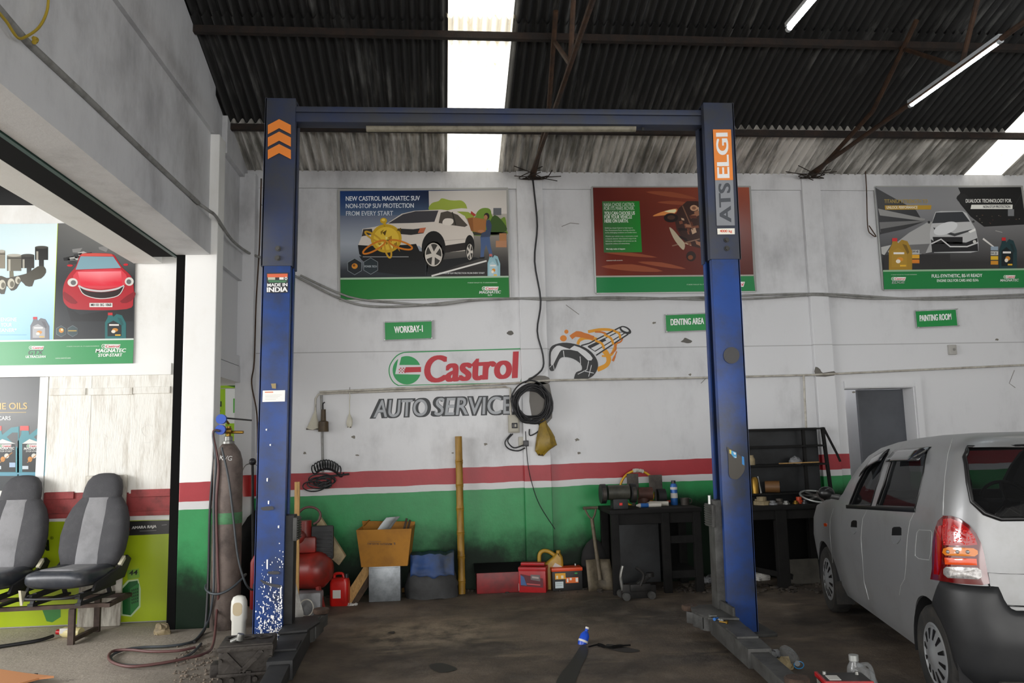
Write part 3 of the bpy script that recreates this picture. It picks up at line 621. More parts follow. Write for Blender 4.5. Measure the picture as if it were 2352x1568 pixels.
a.poly([(1200, 700), (1500, 500), (1720, 520), (1560, 760), (1180, 790)], '#a5a5a4', 2, 2); a.poly([(1090, 720), (1180, 700), (1120, 790), (1095, 780)], '#b3b3b0', 3); a.poly([(1110, 790), (1700, 780), (1700, 915), (1120, 925)], '#2b2a2a', 3); a.poly([(1330, 700), (1520, 690), (1480, 780), (1300, 770)], '#6a6a6a', 3)
a.line([(1990, 645), (2120, 745)], [16, 10], '#d9d7d2', 3); a.line([(2100, 575), (2160, 590)], 5, '#a9a7a2', 3); a.line([(2250, 390), (2330, 250)], 3, '#3a3a3a', 2)
a.poly([(1570, 410), (1620, 402), (1810, 402), (1845, 420), (1885, 495), (1925, 560), (1950, 680), (1950, 755), (1880, 770), (1560, 770), (1530, 740), (1520, 600), (1530, 540), (1555, 450)], '#b9babb', 5); a.poly([(1575, 415), (1810, 408), (1875, 495), (1540, 510)], '#33363a', 6); a.poly([(1550, 545), (1740, 600), (1900, 560), (1860, 585), (1740, 625), (1560, 570)], '#3a3c3e', 6)
a.poly([(1545, 630), (1810, 630), (1810, 690), (1560, 690)], '#1c1c1e', 6); a.poly([(1860, 580), (1920, 555), (1925, 575), (1875, 595)], '#e6e6e4', 7); a.poly([(1530, 650), (1590, 690), (1690, 670), (1840, 680), (1940, 640), (1948, 755), (1540, 765)], '#222224', 6); a.line([(1535, 690), (1620, 650), (1700, 715), (1850, 715), (1945, 680)], 12, '#cfcfcf', 7); a.ell(1915, 672, 15, 14, '#cfcfcb', 8); a.ell(1513, 500, 12, 12, '#2a2a2a', 6); a.ell(1905, 495, 12, 10, '#3a3a3a', 6)
a.ell(1660, 555, 110, 50, '#d4d6d8', 7, rot=-.35)  # glare of the tube lamp painted onto the print
can(a, 1262, 925, 205, 285, '#a07c24', '#a8842c', 6); can(a, 2212, 915, 155, 280, '#1d3a3e', '#0f1a1c', 6)
for x, cs in ((1395, ('#b9b9b6', '#d8a02a', '#cf7a24')), (2090, ('#8fa0b0', '#c9c9c4', '#d8b02a', '#c98a24'))):
    for i, c_ in enumerate(cs): a.rect(x - 32, 745 + i * 42 - (30 if x > 2000 else 0), x + 34, 778 + i * 42 - (30 if x > 2000 else 0), c_, 5)
a.text('0W-40', (1366, 770), (1420, 770), 20, '#2a2a2a', 6); a.text('0W-20', (2060, 784), (2112, 784), 20, '#2a2a2a', 6)
a.text('TITANIUM STRENGTH TO', (1118, 332), (1502, 332), 34, '#a48c42', 5); a.poly([(1122, 352), (1536, 350), (1530, 388), (1126, 390)], '#b08a1c', 4); a.text('UNLOCK PERFORMANCE', (1140, 382), (1412, 381), 24, '#e9e2cc', 6)
a.text('DUALOCK TECHNOLOGY FOR.', (1838, 328), (2244, 326), 32, '#e4e4e0', 5); a.poly([(1888, 346), (2252, 345), (2250, 384), (1880, 384)], '#deded8', 4); a.text('NON-STOP PROTECTION', (1992, 375), (2230, 374), 22, '#26262a', 6); a.rect(2210, 386, 2264, 446, '#77797c', 4)
a.poly([(1108, 928), (2420, 912), (2440, 1076), (1118, 1092)], '#12783a', 9); a.poly([(1107, 922), (2420, 906), (2421, 922), (1108, 938)], '#8fb08f', 10); a.text('FULL-SYNTHETIC, BS-VI READY', (1538, 994), (1984, 988), 34, '#e9eee8', 11); a.text('ENGINE OILS FOR CARS AND SUVs', (1584, 1028), (1950, 1023), 24, '#dfe8df', 11)
castrol(a, (1182, 1014, 1306, 984), 10); a.text('EDGE', (1186, 1043), (1302, 1040), 24, '#9aa09a', 11, .04, .2); castrol(a, (2172, 996, 2272, 968), 10); a.text('MAGNATEC', (2142, 1024), (2306, 1022), 22, '#cfd4cf', 11, .04, .2)
a.text("IT'S MORE THAN JUST OIL. IT'S LIQUID ENGINEERING.", (1180, 970), (1408, 967), 9, '#b9d2bb', 11)
a.build('print', PR, t)

# --- posters in the side bay
def bayfn(x, y, o): return bayW(x, y, o)
mat('ledge_white', (0.8, 0.8, 0.78), 0.5)
t = board('poster', 'pair of big prints in the side bay, pistons beside a red car', 'poster', [(-150, 517), (311, 512), (306, 836), (-150, 840)], bayfn, 0.01, MATS['board_back'])
a = Art(lambda x, y, o: bayW(x, y, 0.015 + o)); a.g = 0.85; a.view(0, 480, 3.92)
a.warp([(-560, 140), (520, 130), (478, 1180), (-560, 1210)], 6, 8, lambda u, v: mixc(mixc('#b4d2da', '#dfeff0', u * .9), '#7ab2dc', max(0, v * 1.3 - .35)), 0)
a.warp([(520, 128), (1225, 118), (1205, 1172), (478, 1184)], 6, 8, lambda u, v: mixc(mixc('#6a6a68', '#8f8f8c', u), '#26292c', min(1, v * 2.2)), 0)
a.line([(520, 130), (478, 1182)], 5, '#c8e048', 2)
for x, y, w_, h_, c_ in ((-20, 375, 66, 160, '#8f8878'), (62, 412, 130, 145, '#6f6b5f'), (192, 412, 116, 120, '#33312c'), (315, 340, 118, 118, '#24231f')):
    a.rect(x, y, x + w_, y + h_, c_, 2); a.ell(x + w_ / 2, y + 4, w_ / 2, 13, '#b8b4a8' if x < 190 else '#4a4842', 3); a.line([(x, y + 30), (x + w_, y + 30)], 6, '#1f1e1b', 3); a.rect(x + w_ * .1, y + 40, x + w_ * .25, y + h_, mixc(c_, '#d8d4c4', .5), 3)
a.poly([(85, 555), (120, 550), (125, 610), (85, 620)], '#77735f', 1); a.poly([(240, 530), (285, 525), (280, 580), (240, 580)], '#3a3934', 1); a.poly([(350, 455), (395, 450), (395, 520), (350, 530)], '#2a2925', 1)
a.poly([(-20, 600), (60, 620), (110, 610), (200, 590), (260, 570), (340, 515), (400, 520), (415, 570), (370, 625), (310, 640), (290, 695), (230, 690), (190, 650), (150, 715), (100, 735), (60, 690), (40, 765), (-20, 740)], '#4a463a', 2, 2)
for x, y, r_ in ((20, 680, 44), (100, 670, 46), (160, 640, 34)): a.ell(x, y, r_ * .7, r_, '#c7c3b2', 3); a.ell(x + 8, y + 6, r_ * .4, r_ * .6, '#6a6656', 4)
for s_, x1, y in (('ENGINE', 150, 1010), ('YOUR', 108, 1058), ('CLEANER*', 150, 1106)): a.text(s_, (-65 if s_[0] == 'C' else 8, y), (x1, y), 34, '#e9f1f4', 2, .02)
a.line([(-40, 1132), (240, 1132)], 3, '#4a86b8', 2)
can(a, 358, 1180, 170, 210, '#6f7278', '#a8a9ac', 3); castrol(a, (262, 1264, 392, 1232), 6); a.text('GTX', (256, 1312), (390, 1310), 42, '#33383a', 6, .03, .2); a.text('ULTRACLEAN', (232, 1340), (412, 1338), 22, '#e9f1ea', 6, .04, .15); a.text('www.castrol.com', (498, 1348), (636, 1346), 14, '#cfe6d2', 6)
# ruined cars behind, red car in front
for k in range(12):
    q = random.Random(k + 7); x, y = q.uniform(530, 900), q.uniform(340, 480); a.poly([(x, y), (x + q.uniform(40, 120), y - 12), (x + q.uniform(60, 120), y + q.uniform(15, 45)), (x + 5, y + q.uniform(20, 45))], ['#8a8a88', '#3a3a3a', '#b8b8b4', '#232323'][k % 4], 1)
a.poly([(560, 760), (600, 870), (720, 950), (1195, 880), (1195, 1010), (640, 1010)], '#1b1c1e', 1, 0)
a.poly([(740, 402), (860, 396), (1010, 405), (1055, 455), (1105, 530), (1180, 605), (1203, 700), (1200, 820), (1140, 900), (700, 905), (590, 860), (566, 780), (575, 680), (620, 590), (680, 520), (710, 440)], '#b3202c', 3, 4)
a.poly([(725, 425), (1020, 428), (1090, 530), (680, 545)], '#7fa4b0', 4); a.poly([(735, 402), (860, 396), (1005, 404), (1020, 424), (728, 424)], '#d6584e', 5); a.poly([(690, 560), (880, 545), (1090, 545), (1150, 640), (1110, 690), (900, 720), (720, 690), (660, 640)], '#d8404c', 4, 2)
a.warp([(700, 565), (1090, 560), (1100, 690), (730, 690)], 6, 4, lambda u, v: mixc('#e88a90', '#cf2236', min(1, v * 1.1 + abs(u - .5) * .6)), 5)
a.line([(705, 690), (780, 722), (910, 738), (1040, 720), (1118, 690)], 16, '#c9c9c9', 6, 4); a.poly([(712, 700), (780, 736), (910, 748), (1040, 732), (1116, 695), (1080, 770), (1000, 800), (900, 806), (800, 790), (740, 750)], '#26120f', 6, 3); a.line([(712, 700), (760, 770), (900, 806), (1060, 780), (1116, 698)], 7, '#d6d6d2', 7, 4)
a.ell(654, 660, 46, 38, '#dad8d0', 6); a.ell(660, 662, 24, 22, '#6a6a6a', 7); a.ell(1164, 652, 40, 38, '#dad8d0', 6); a.ell(1160, 654, 22, 22, '#6a6a6a', 7); a.ell(630, 508, 26, 10, '#c8202c', 5); a.ell(1132, 500, 22, 10, '#c8202c', 5)
a.rect(806, 845, 1012, 882, '#e9e9e4', 6); a.text('MH 01 BG 1868', (818, 874), (1002, 873), 24, '#2a2a2a', 7, .03); a.poly([(575, 740), (700, 840), (640, 850), (575, 800)], '#8a141f', 5, 2); a.poly([(1210, 740), (1080, 830), (1140, 845), (1208, 800)], '#8a141f', 5, 2)
hexa(a, 550, 1100, 48, '#33484c'); hexa(a, 654, 1098, 48, '#33484c'); a.ell(552, 1092, 22, 22, '#d08a2c', 6); a.ell(558, 1086, 10, 10, '#f3e2b0', 7); a.rect(614, 1090, 690, 1100, '#b89a4a', 6)
can(a, 1040, 1168, 190, 236, '#17696a', '#101c1e', 3); castrol(a, (915, 1252, 1080, 1216), 6); a.text('MAGNATEC', (860, 1292), (1135, 1288), 34, '#eef2ee', 6, .05, .2); a.text('STOP-START', (884, 1330), (1102, 1326), 28, '#eef2ee', 6, .05, .15)
a.poly([(-560, 1196), (1204, 1172), (1196, 1388), (-560, 1420)], '#2c9654', 4); a.line([(-560, 1196), (1204, 1170)], 14, '#d8e2da', 5); a.text("IT'S MORE THAN JUST OIL. IT'S LIQUID ENGINEERING.", (600, 1242), (895, 1238), 9, '#cfe6d2', 6)
a.build('print', PR, t)
t = board('poster', 'dark ENGINE OILS poster with teal cans, behind the far left seat', 'poster', [(-150, 867), (105, 864), (96, 1124), (-150, 1128)], bayfn, 0.012, MATS['board_back'])
a = Art(lambda x, y, o: bayW(x, y, 0.017 + o)); a.g = 0.8; a.view(0, 840, 3.92)
a.warp([(-560, 100), (410, 94), (376, 1118), (-560, 1130)], 5, 6, lambda u, v: mixc('#3f4142', '#6a6c6d', max(0, .8 - abs(v - .35) * 2.5)), 0)
a.text('NGINE OILS', (-190, 395), (244, 390), 60, '#c9ae6a', 3, .03); a.line([(-200, 422), (236, 418)], 5, '#c9ae6a', 3); a.text('FOR CARS', (-120, 490), (96, 488), 36, '#e4e6e4', 3, .02)
for x in (40, 285):
    a.poly([(x - 130, 985), (x - 130, 690), (x - 95, 620), (x - 90, 575), (x - 30, 575), (x - 20, 620), (x + 60, 555), (x + 130, 545), (x + 130, 985)], '#3f8c98', 3, 0); a.rect(x - 104, 540, x - 26, 582, '#d84a44', 4); a.poly([(x + 20, 640), (x + 70, 600), (x + 120, 600), (x + 120, 740)], '#55595a', 4)
    a.poly([(x - 85, 955), (x - 85, 700), (x - 20, 660), (x + 100, 700), (x + 100, 955)], '#1c2022', 4); a.poly([(x - 85, 700), (x - 20, 658), (x + 100, 700)], '#dcdcd8', 5); castrol(a, (x - 45, 735, x + 60, 706), 6); a.text('MAGNATEC', (x - 70, 756), (x + 90, 752), 22, '#e4e4e0', 6, .04, .2); a.text('STOP-START', (x - 52, 776), (x + 70, 774), 14, '#d4d4d0', 6, .03, .1)
    a.ell(x + 20, 810, 22, 22, '#d8d4c8', 6); a.ell(x - 15, 840, 20, 24, '#d08a2c', 6); a.line([(x - 40, 870), (x + 70, 780)], 7, '#b8762a', 7); a.rect(x + 44, 870, x + 98, 912, '#a8c0dc', 6); a.rect(x - 84, 900, x - 30, 930, '#c8d4dc', 6)
    a.rect(x - 130, 960, x + 130, 990, '#5a9ab0', 5)
a.rect(-560, 992, 372, 1118, '#33383c', 6); a.line([(240, 1030), (290, 1060), (330, 1040)], 3, '#7a8288', 7); a.line([(290, 1060), (300, 1100)], 3, '#7a8288', 7)
a.build('print', PR, t)
# lime battery advertisement along the floor of the bay
t = board('poster', 'lime green battery advertisement board along the bay wall behind the seats', 'poster', [(-200, 1200), (392, 1196), (388, 1425), (-200, 1450)], bayfn, 0.012, MATS['board_back'])
a = Art(lambda x, y, o: bayW(x, y, 0.017 + o)); a.g = .95; a.view(0, 1060, 3.086)
a.poly([(-600, 440), (1210, 412), (1196, 1122), (-600, 1200)], '#a3b81a', 0); a.poly([(820, 424), (1210, 415), (1206, 510), (820, 528)], '#2c2c2c', 2)
a.ell(895, 478, 26, 32, '#a8342c', 3); a.ell(886, 476, 16, 20, '#2c2c2c', 4); a.text('AMARA RAJA', (934, 484), (1108, 474), 26, '#dcdcd8', 4, .04, .15); a.line([(990, 492), (1108, 486)], 3, '#8a8a88', 4); a.line([(1146, 449), (1182, 446)], 3, '#8a8a88', 4)
a.text('AMARON', (-130, 650), (346, 632), 80, '#1d2412', 2, .05); a.text('®', (356, 552), (380, 550), 22, '#3c4a1a', 2); a.text('LASTS LONG.', (40, 726), (340, 716), 24, '#39471c', 2, .02)
a.text('44', (916, 806), (976, 800), 34, '#1c2a1a', 4, .05, .2); a.poly([(900, 770), (985, 756), (990, 820), (905, 836)], '#7ba83a', 2)
a.poly([(855, 1090), (850, 900), (905, 840), (980, 830), (998, 900), (995, 1030), (930, 1098)], '#b9d0a4', 2); a.poly([(868, 1080), (868, 900), (915, 850), (975, 842), (985, 900), (985, 1020), (925, 1088)], '#1e5a2c', 3); a.poly([(925, 1088), (922, 900), (985, 860), (985, 1020)], '#2f7a3a', 4)
for i in range(5):
    for j in range(4): a.rect(932 + j * 13, 905 + i * 22 - j * 4, 941 + j * 13, 920 + i * 22 - j * 4, '#17451f', 5)
a.poly([(330, 1130), (300, 1050), (430, 1035), (430, 1100), (370, 1138)], '#3a7a3c', 2)
a.build('print', PR, t)

# --- hanging acrylic signs
mat('acrylic_edge', '#a8a8a4', 0.2); clear_mat('acrylic', (0.86, 0.87, 0.87), 0.05, 0.75)
for lab, word, q, tx in (('green WORKBAY-1 plate on clear acrylic, above the painted oil brand logo', 'WORKBAY-1', [(884, 741), (991, 738), (991, 776), (885, 780)], (906, 765, 971, 762)),
                     ('green DENTING AREA plate partly hidden behind the lift column', 'DENTING AREA', [(1529, 724), (1634, 720), (1636, 757), (1531, 761)], (1541, 747, 1617, 744)),
                     ('green PAINTING ROOM plate over the back doorway', 'PAINTING ROOM', [(2103, 715), (2195, 711), (2199, 747), (2107, 751)], (2113, 738, 2185, 734))):
    cx_, cy_ = sum(p[0] for p in q) / 4, sum(p[1] for p in q) / 4
    big = [(cx_ + (p[0] - cx_) * 1.06, cy_ + (p[1] - cy_) * 1.14) for p in q]
    t = board('sign_plate', lab, 'sign', big, lambda x, y, o: wallB(x, y, o + 0.016), 0.006, MATS['acrylic'], 'green bay signs', 'acrylic_sheet')
    a = Art(lambda x, y, o: wallB(x, y, 0.028 + o)); a.g = 1.2; a.poly(q, '#14803c', 0); h_ = (q[3][1] - q[0][1]) * .40
    a.text(word, tx[:2], tx[2:], h_ * 1.0, '#e9ede8', 2, .03); a.build('print', PR, t)
    for p in big: mb = MB(); c_ = wallB((p[0] - cx_) * .96 + cx_, (p[1] - cy_) * .93 + cy_, 0.002); mb.cyl(c_, c_ + V((0, -.03, 0)), .007, seg=10); mb.build('standoff', MATS['bright_trim'], t, 35, world=True)

# ================================================================== PAINTED DIRECTLY ON THE BACK WALL
a = Art(lambda x, y, o: wallB(x, y, o), 0.0004); a.g = 1.25; a.view(680, 680, 3.734)
a.line([(1990, 448), (960, 480)], 9, '#1c8044', 1).line([(962, 480), (920, 484), (880, 500), (850, 524), (822, 560), (803, 600), (798, 640), (804, 680), (822, 720), (848, 748), (880, 766)], 9, '#1c8044', 1, 4).line([(880, 765), (1920, 742)], 7, '#1c8044', 1); a.line([(1998, 446), (1925, 742)], 6, '#1c6a44', 1)
a.ell(950, 635, 122, 122, '#1f8548', 1, 44); a.poly([(880, 520), (905, 512), (885, 590), (1080, 590), (1080, 672), (850, 668)], (.64, .645, .655), 2)
a.poly([(940, 608), (1072, 606), (1072, 650), (925, 655)], '#a3202c', 3)
for i in range(6):
    for j in range(4):
        if (i + j) % 2: a.rect(880 + i * 12 + j * 1, 612 + j * 12, 891 + i * 12, 623 + j * 12, '#a3202c', 4 + (i + j % 2) * .2)
a.text('Castrol', (1100, 745), (1890, 704), 236, '#a01c28', 3, .045, 0.0, tl=(1118, 512), tr=(1900, 470))
a.build('painted_logo', PM, wall_back)['kind'] = 'structure'
a = Art(lambda x, y, o: wallB(x, y, o), 0.0004); a.g = 1.25; a.view(680, 680, 3.734)
for s_, l, r, b0, b1, h0, h1 in (('AUTO', 645, 1142, 1052, 1035, 172, 165), ('SERVICE', 1165, 1870, 1034, 1018, 172, 172)):
    a.text(s_, (l, b0), (r, b1), h0, '#25282b', 1, .08, 0, tl=(l + 30, b0 - h0), tr=(r + 2, b1 - h1)); a.text(s_, (l + 18, b0 - 10), (r - 14, b1 - 10), h0 - 26, '#8f9296', 4, .012, 0, tl=(l + 40, b0 - h0 + 10), tr=(r - 16, b1 - h1 + 12))
a.build('painted_lettering', PM, wall_back)['kind'] = 'structure'
a = Art(lambda x, y, o: wallB(x, y, o), 0.0004); a.g = 1.2; a.view(1240, 680, 3.7935); o1, o2, bk, wh = '#c98a12', '#b8661c', '#1b1c1e', (.64, .645, .655)
a.line([(330, 420), (350, 380), (420, 360), (500, 390), (560, 470), (600, 540), (580, 600), (500, 640)], [26, 30, 36, 44, 46, 42, 38, 40], o1, 1, 5); a.line([(420, 310), (540, 290), (640, 300), (680, 340), (640, 480), (600, 520), (540, 520)], [26, 24, 22, 20, 24, 22, 16], o1, 1.5, 5); a.line([(270, 360), (320, 330), (400, 345), (470, 365)], [40, 52, 44, 36], o2, 2, 4); a.line([(480, 310), (560, 320), (640, 390), (660, 460), (620, 500)], [16, 18, 20, 18, 14], o2, 2.3, 4); a.line([(650, 300), (720, 330), (710, 390), (670, 410)], 14, o2, 2.6, 4); a.line([(670, 480), (650, 530), (635, 565)], [10, 20, 22], o2, 2, 3)
a.ell(205, 367, 29, 27, '#c4741a', 1); a.ell(231, 309, 18, 18, '#c4741a', 1)
a.poly([(370, 430), (700, 275), (740, 300), (770, 330), (495, 520)], wh, 3); a.line([(360, 430), (430, 410), (700, 270)], 12, bk, 4); a.line([(490, 515), (770, 330)], 12, bk, 4.3); a.line([(420, 440), (680, 312), (745, 318), (480, 480), (420, 440)], 9, bk, 4.6); a.poly([(415, 435), (560, 365), (580, 385), (440, 455)], bk, 4.9); a.ell(745, 295, 55, 30, bk, 5.4, rot=.45); a.ell(742, 290, 36, 14, wh, 6, rot=.45)
for x, y, x2, y2 in ((480, 385, 560, 460), (560, 335, 640, 420), (640, 300, 700, 370)): a.line([(x, y), ((x + x2) / 2 + 20, (y + y2) / 2 - 10), (x2, y2)], 20, o1, 7, 3)
a.poly([(80, 560), (82, 480), (110, 430), (200, 405), (300, 415), (400, 450), (470, 510), (505, 580), (495, 650), (440, 710), (330, 733), (298, 725), (315, 665), (365, 640), (355, 590), (290, 545), (215, 530), (170, 550), (130, 640), (95, 650), (80, 620)], bk, 8, 3)
a.poly([(95, 560), (98, 490), (130, 445), (170, 430), (260, 460), (300, 430), (400, 475), (460, 540), (420, 560), (330, 480), (210, 465), (170, 490), (120, 590), (98, 600)], wh, 9, 2)
for P in ([(205, 475), (212, 530)], [(350, 525), (355, 590)], [(330, 680), (410, 640), (425, 565)], [(450, 600), (425, 700)], [(85, 620), (115, 590), (125, 640)], [(380, 650), (470, 670)]): a.line(P, 6, wh, 10)
a.build('painted_spanner', PM, wall_back)['kind'] = 'structure'

# ================================================================== BAY WALL WOODWORK
mat('old_white_plank', (0.76, 0.75, 0.70), 0.6, 0, (0.45, 0.41, 0.34), 5, 0.35, 0.2, 30, stretch=(3, 3, 0.5)); mat('red_plank', '#9a3a3a', 0.6, 0, '#6a2a28', 8, 0.5)
t = MB(); p, q = bayW(-60, 852, 0), bayW(396, 850, 0); t.box(((p.x + q.x) / 2, YB - .02, (p.z + q.z) / 2), (q.x - p.x, .04, .105)); p = bayW(110, 866, 0); q = bayW(100, 1190, 0); t.box((p.x - .02, YB - .012, (p.z + q.z) / 2), (.07, .024, p.z - q.z)); S('trim_17', t, 'ledge_white')
t = MB(); rd = MB()
for i, (x0, x1) in enumerate(((117, 152), (153, 204), (207, 306), (308, 394))):
    p, q = bayW(x0, 862, 0), bayW(x1, 1130, 0); t.box(((p.x + q.x) / 2, YB - .013, (p.z + q.z) / 2), (q.x - p.x, .026 + .006 * (i % 2), p.z - q.z), .003)
    r0, r1 = bayW(x0, 1130, 0), bayW(x1, 1178, 0); rd.box(((p.x + q.x) / 2, YB - .012, (r0.z + r1.z) / 2), (q.x - p.x, .024 + .005 * (i % 2), r0.z - r1.z), .003)
for x0, x1, y in ((118, 201, 900), (209, 308, 899), (310, 394, 896)):
    p, q = bayW(x0, y - 7, 0), bayW(x1, y + 7, 0); t.box(((p.x + q.x) / 2, YB - .035, (p.z + q.z) / 2), (q.x - p.x, .02, p.z - q.z), .003)
for x0, x1, y in ((109, 174, 1136), (305, 394, 1130)):
    p, q = bayW(x0, y - 6, 0), bayW(x1, y + 8, 0); rd.box(((p.x + q.x) / 2, YB - .035, (p.z + q.z) / 2), (q.x - p.x, .02, p.z - q.z), .003)
p, q = bayW(85, 1186, 0), bayW(394, 1182, 0)
rd.box(((p.x + q.x) / 2, YB - .02, p.z), (q.x - p.x, .04, .04), .003)
S('wall_bay_planks', t, 'old_white_plank'); S('wall_bay_planks_low', rd, 'red_plank')
a = Art(lambda x, y, o: bayW(x, y, 0.03 + o)); a.view(0, 840, 3.92)
a.line([(1320, 640), (1285, 610), (1275, 570), (1300, 545), (1340, 530), (1370, 545)], 5, (.66, .65, .61), 1, 4); a.line([(1275, 690), (1340, 690), (1360, 665)], 4, (.66, .65, .61), 1, 3); a.line([(940, 680), (965, 650), (930, 610)], 4, (.68, .67, .64), 1, 3)
a.build('chalk_marks', PM, wall_bay)['kind'] = 'structure'
# lime checkered wall seen through the small doorway
def store(x, y, o): return onY(x, y, 9.84 - o)
a = Art(store); a.g = .9
a.rect(430, 840, 585, 891, '#8cb81c', 0); a.poly([(520, 868), (545, 882), (545, 891), (500, 880)], '#2c5a1c', 1)
for i, x in enumerate((440, 466, 492, 518, 545)):
    for j in range(6): a.rect(x, 893 + j * 79, x + 26, 893 + (j + 1) * 79, '#8fb81c' if (i + j) % 2 == 0 else '#d4d6d6', 0)
a.text('AMARON', (430, 934), (509, 934), 13, '#22301a', 2, .04); a.rect(440, 942, 507, 945, '#5a7a1a', 2); a.rect(536, 915, 542, 948, '#4aa03a', 2)
t = board('poster', 'lime and white checkered sheet seen through the narrow doorway', 'poster', [(428, 838), (590, 838), (590, 1370), (428, 1370)], store, 0.003, MATS['board_back'])
a.fn = lambda x, y, o: store(x, y, 0.008 + o); 
a.v = [V(v) + V((0, -0.008, 0)) for v in a.v]; a.build('print', PR, t)
# ================================================================== TWO-POST LIFT
mat('lift_blue', '#1d4690', 0.42, 0.0, '#343b4c', 2.3, 0.62, 0.05, 20); mat('lift_blue_dusty', '#27365c', 0.6, 0.0, '#3c3f47', 2.3, 0.75, 0.05, 20); mat('lift_grey', '#4b4b49', 0.55, 0.2, '#2b2a28', 9, 0.5, 0.1); mat('lift_black', '#17181a', 0.6, 0.1, '#2c2c2c', 8, 0.5)
mat('pad_rubber', '#4a382c', 0.85, 0, '#211a16', 14, 0.5, 0.3); mat('safety_bar', '#8d8878', 0.6, 0, '#5c5648', 10, 0.4); mat('cobweb_dust', '#4a4a48', 0.95)
LSH = 0.012
def lshear(mb):
    for v in mb.bm.verts: v.co.x += LSH * v.co.z
    return mb
lift = thing('two_post_lift', 'tall blue two-post car lift with overhead beam and low grey arms', 'car lift', (0.5, 6.1, 0))
def LP(name, mb, m, smooth=35, par=lift): 
    lshear(mb); return mb.build(name, MATS[m], par, smooth, world=(par is lift))
YLF, YRF, DEP = 6.10, 5.93, 0.21
for side, x0, x1, yf in ((1, -1.385, -1.172, YLF), (-1, 2.137, 2.367, YRF)):
    xo, xi = (x0, x1) if side == 1 else (x1, x0); yb = yf + DEP
    for nm, e, z0, z1 in (('column', 0.0, 0.02, 2.90), ('column_extension', 0.012, 2.885, 4.25 if side == 1 else 4.19)):
        mb = MB(); X0, X1 = x0 - e, x1 + e; zc, h = (z0 + z1) / 2, z1 - z0
        mb.box(((X0 + X1) / 2, yf + .006 - e / 2, zc), (X1 - X0, .012, h), .004); mb.box(((X0 + X1) / 2, yb - .006 + e / 2, zc), (X1 - X0, .012, h), .004)
        mb.box((xo - side * e + side * .006, (yf + yb) / 2, zc), (.012, DEP + e, h)); 
        for y in (yf + .03, yb - .03): mb.box((xi + side * (e - .006), y, zc), (.012, .05, h))
        if nm[-1] == 'n' and e: mb.box(((X0 + X1) / 2, (yf + yb) / 2, z1 - .006), (X1 - X0, DEP, .012))
        LP(nm, mb, 'lift_blue' if e == 0 else 'lift_blue_dusty', 30)
    mb = MB(); mb.box(((x0 + x1) / 2 - .02 * side, (yf + yb) / 2 + .03, .012), (.42, .42, .024), .004); LP('base_plate', mb, 'lift_grey')
    for zb in (3.02, 2.945) if side == 1 else (3.04, 2.97):
        mb = MB(); c = V(((x0 + x1) / 2 + .01, yf - .012, zb)); mb.cyl(c, c + V((0, -.014, 0)), .016, seg=6); mb.cyl(c, c + V((0, -.004, 0)), .022, seg=16); LP('bolt', mb, 'lift_grey')
    # carriage riding inside the column
    mb = MB(); zt = .98 if side == 1 else 1.0
    mb.box((xi + side * .012, (yf + yb) / 2, .14 + (zt - .14) / 2), (.10, .13, zt - .14), .006); mb.box((xi + side * .05, (yf + yb) / 2, .14), (.12, .30, .018)); mb.box((xi + side * .05, (yf + yb) / 2, .045), (.12, .30, .018)); mb.box((xi + side * .0, (yf + yb) / 2, .09), (.03, .28, .10))
    car = LP('carriage', mb, 'lift_black' if side == 1 else 'lift_grey')
    mb = MB(); c = V((xi + side * .075, (yf + yb) / 2 - .02, .88 if side == 1 else .885)); mb.box(c, (.03, .17, .17), .005)
    for k in range(9): mb.box(c + V((side * .018, 0, -.07 + k * .0175)), (.008, .15, .008))
    lshear(mb); tag(mb.build('door_guard', MATS['lift_grey'], car, 35), None); car.children[-1].matrix_parent_inverse = Matrix(); 
    g = car.children[-1]
    for v in g.data.vertices: v.co = v.co - V((0.5, 6.1, 0))
    if side == -1:
        mb = MB(); mb.cyl(c + V((0.0, 0, .08)), c + V((0.0, 0, .15)), .012); LP('grease_fitting', mb, 'bright_trim')
# overhead beam
mb = MB(); bz = 4.13
mb.bar((-1.18, 6.19, 4.125), (2.15, 6.06, 4.085), .13, .115, bev=.006); mb.bar((-1.18, 6.12, 4.165), (2.15, 5.99, 4.125), .03, .045, bev=.004); LP('crossbeam', mb, 'lift_blue_dusty')
pa, pb = onY(842, 295, 6.2), onY(1460, 295, 6.08)
mb = MB(); mb.cyl(pa - V((LSH * pa.z, 0, 0)), pb - V((LSH * pb.z, 0, 0)), .029, seg=16); sb = LP('shutoff_bar', mb, 'safety_bar')
for p in (pa + V((.02, 0, .03)), pb + V((.06, 0, .02))):
    mb = MB(); mb.bar(p + V((-LSH * p.z, 0, .1)), p + V((-LSH * p.z, 0, -.04)), .02, .02); LP('bar_bracket', mb, 'lift_black')
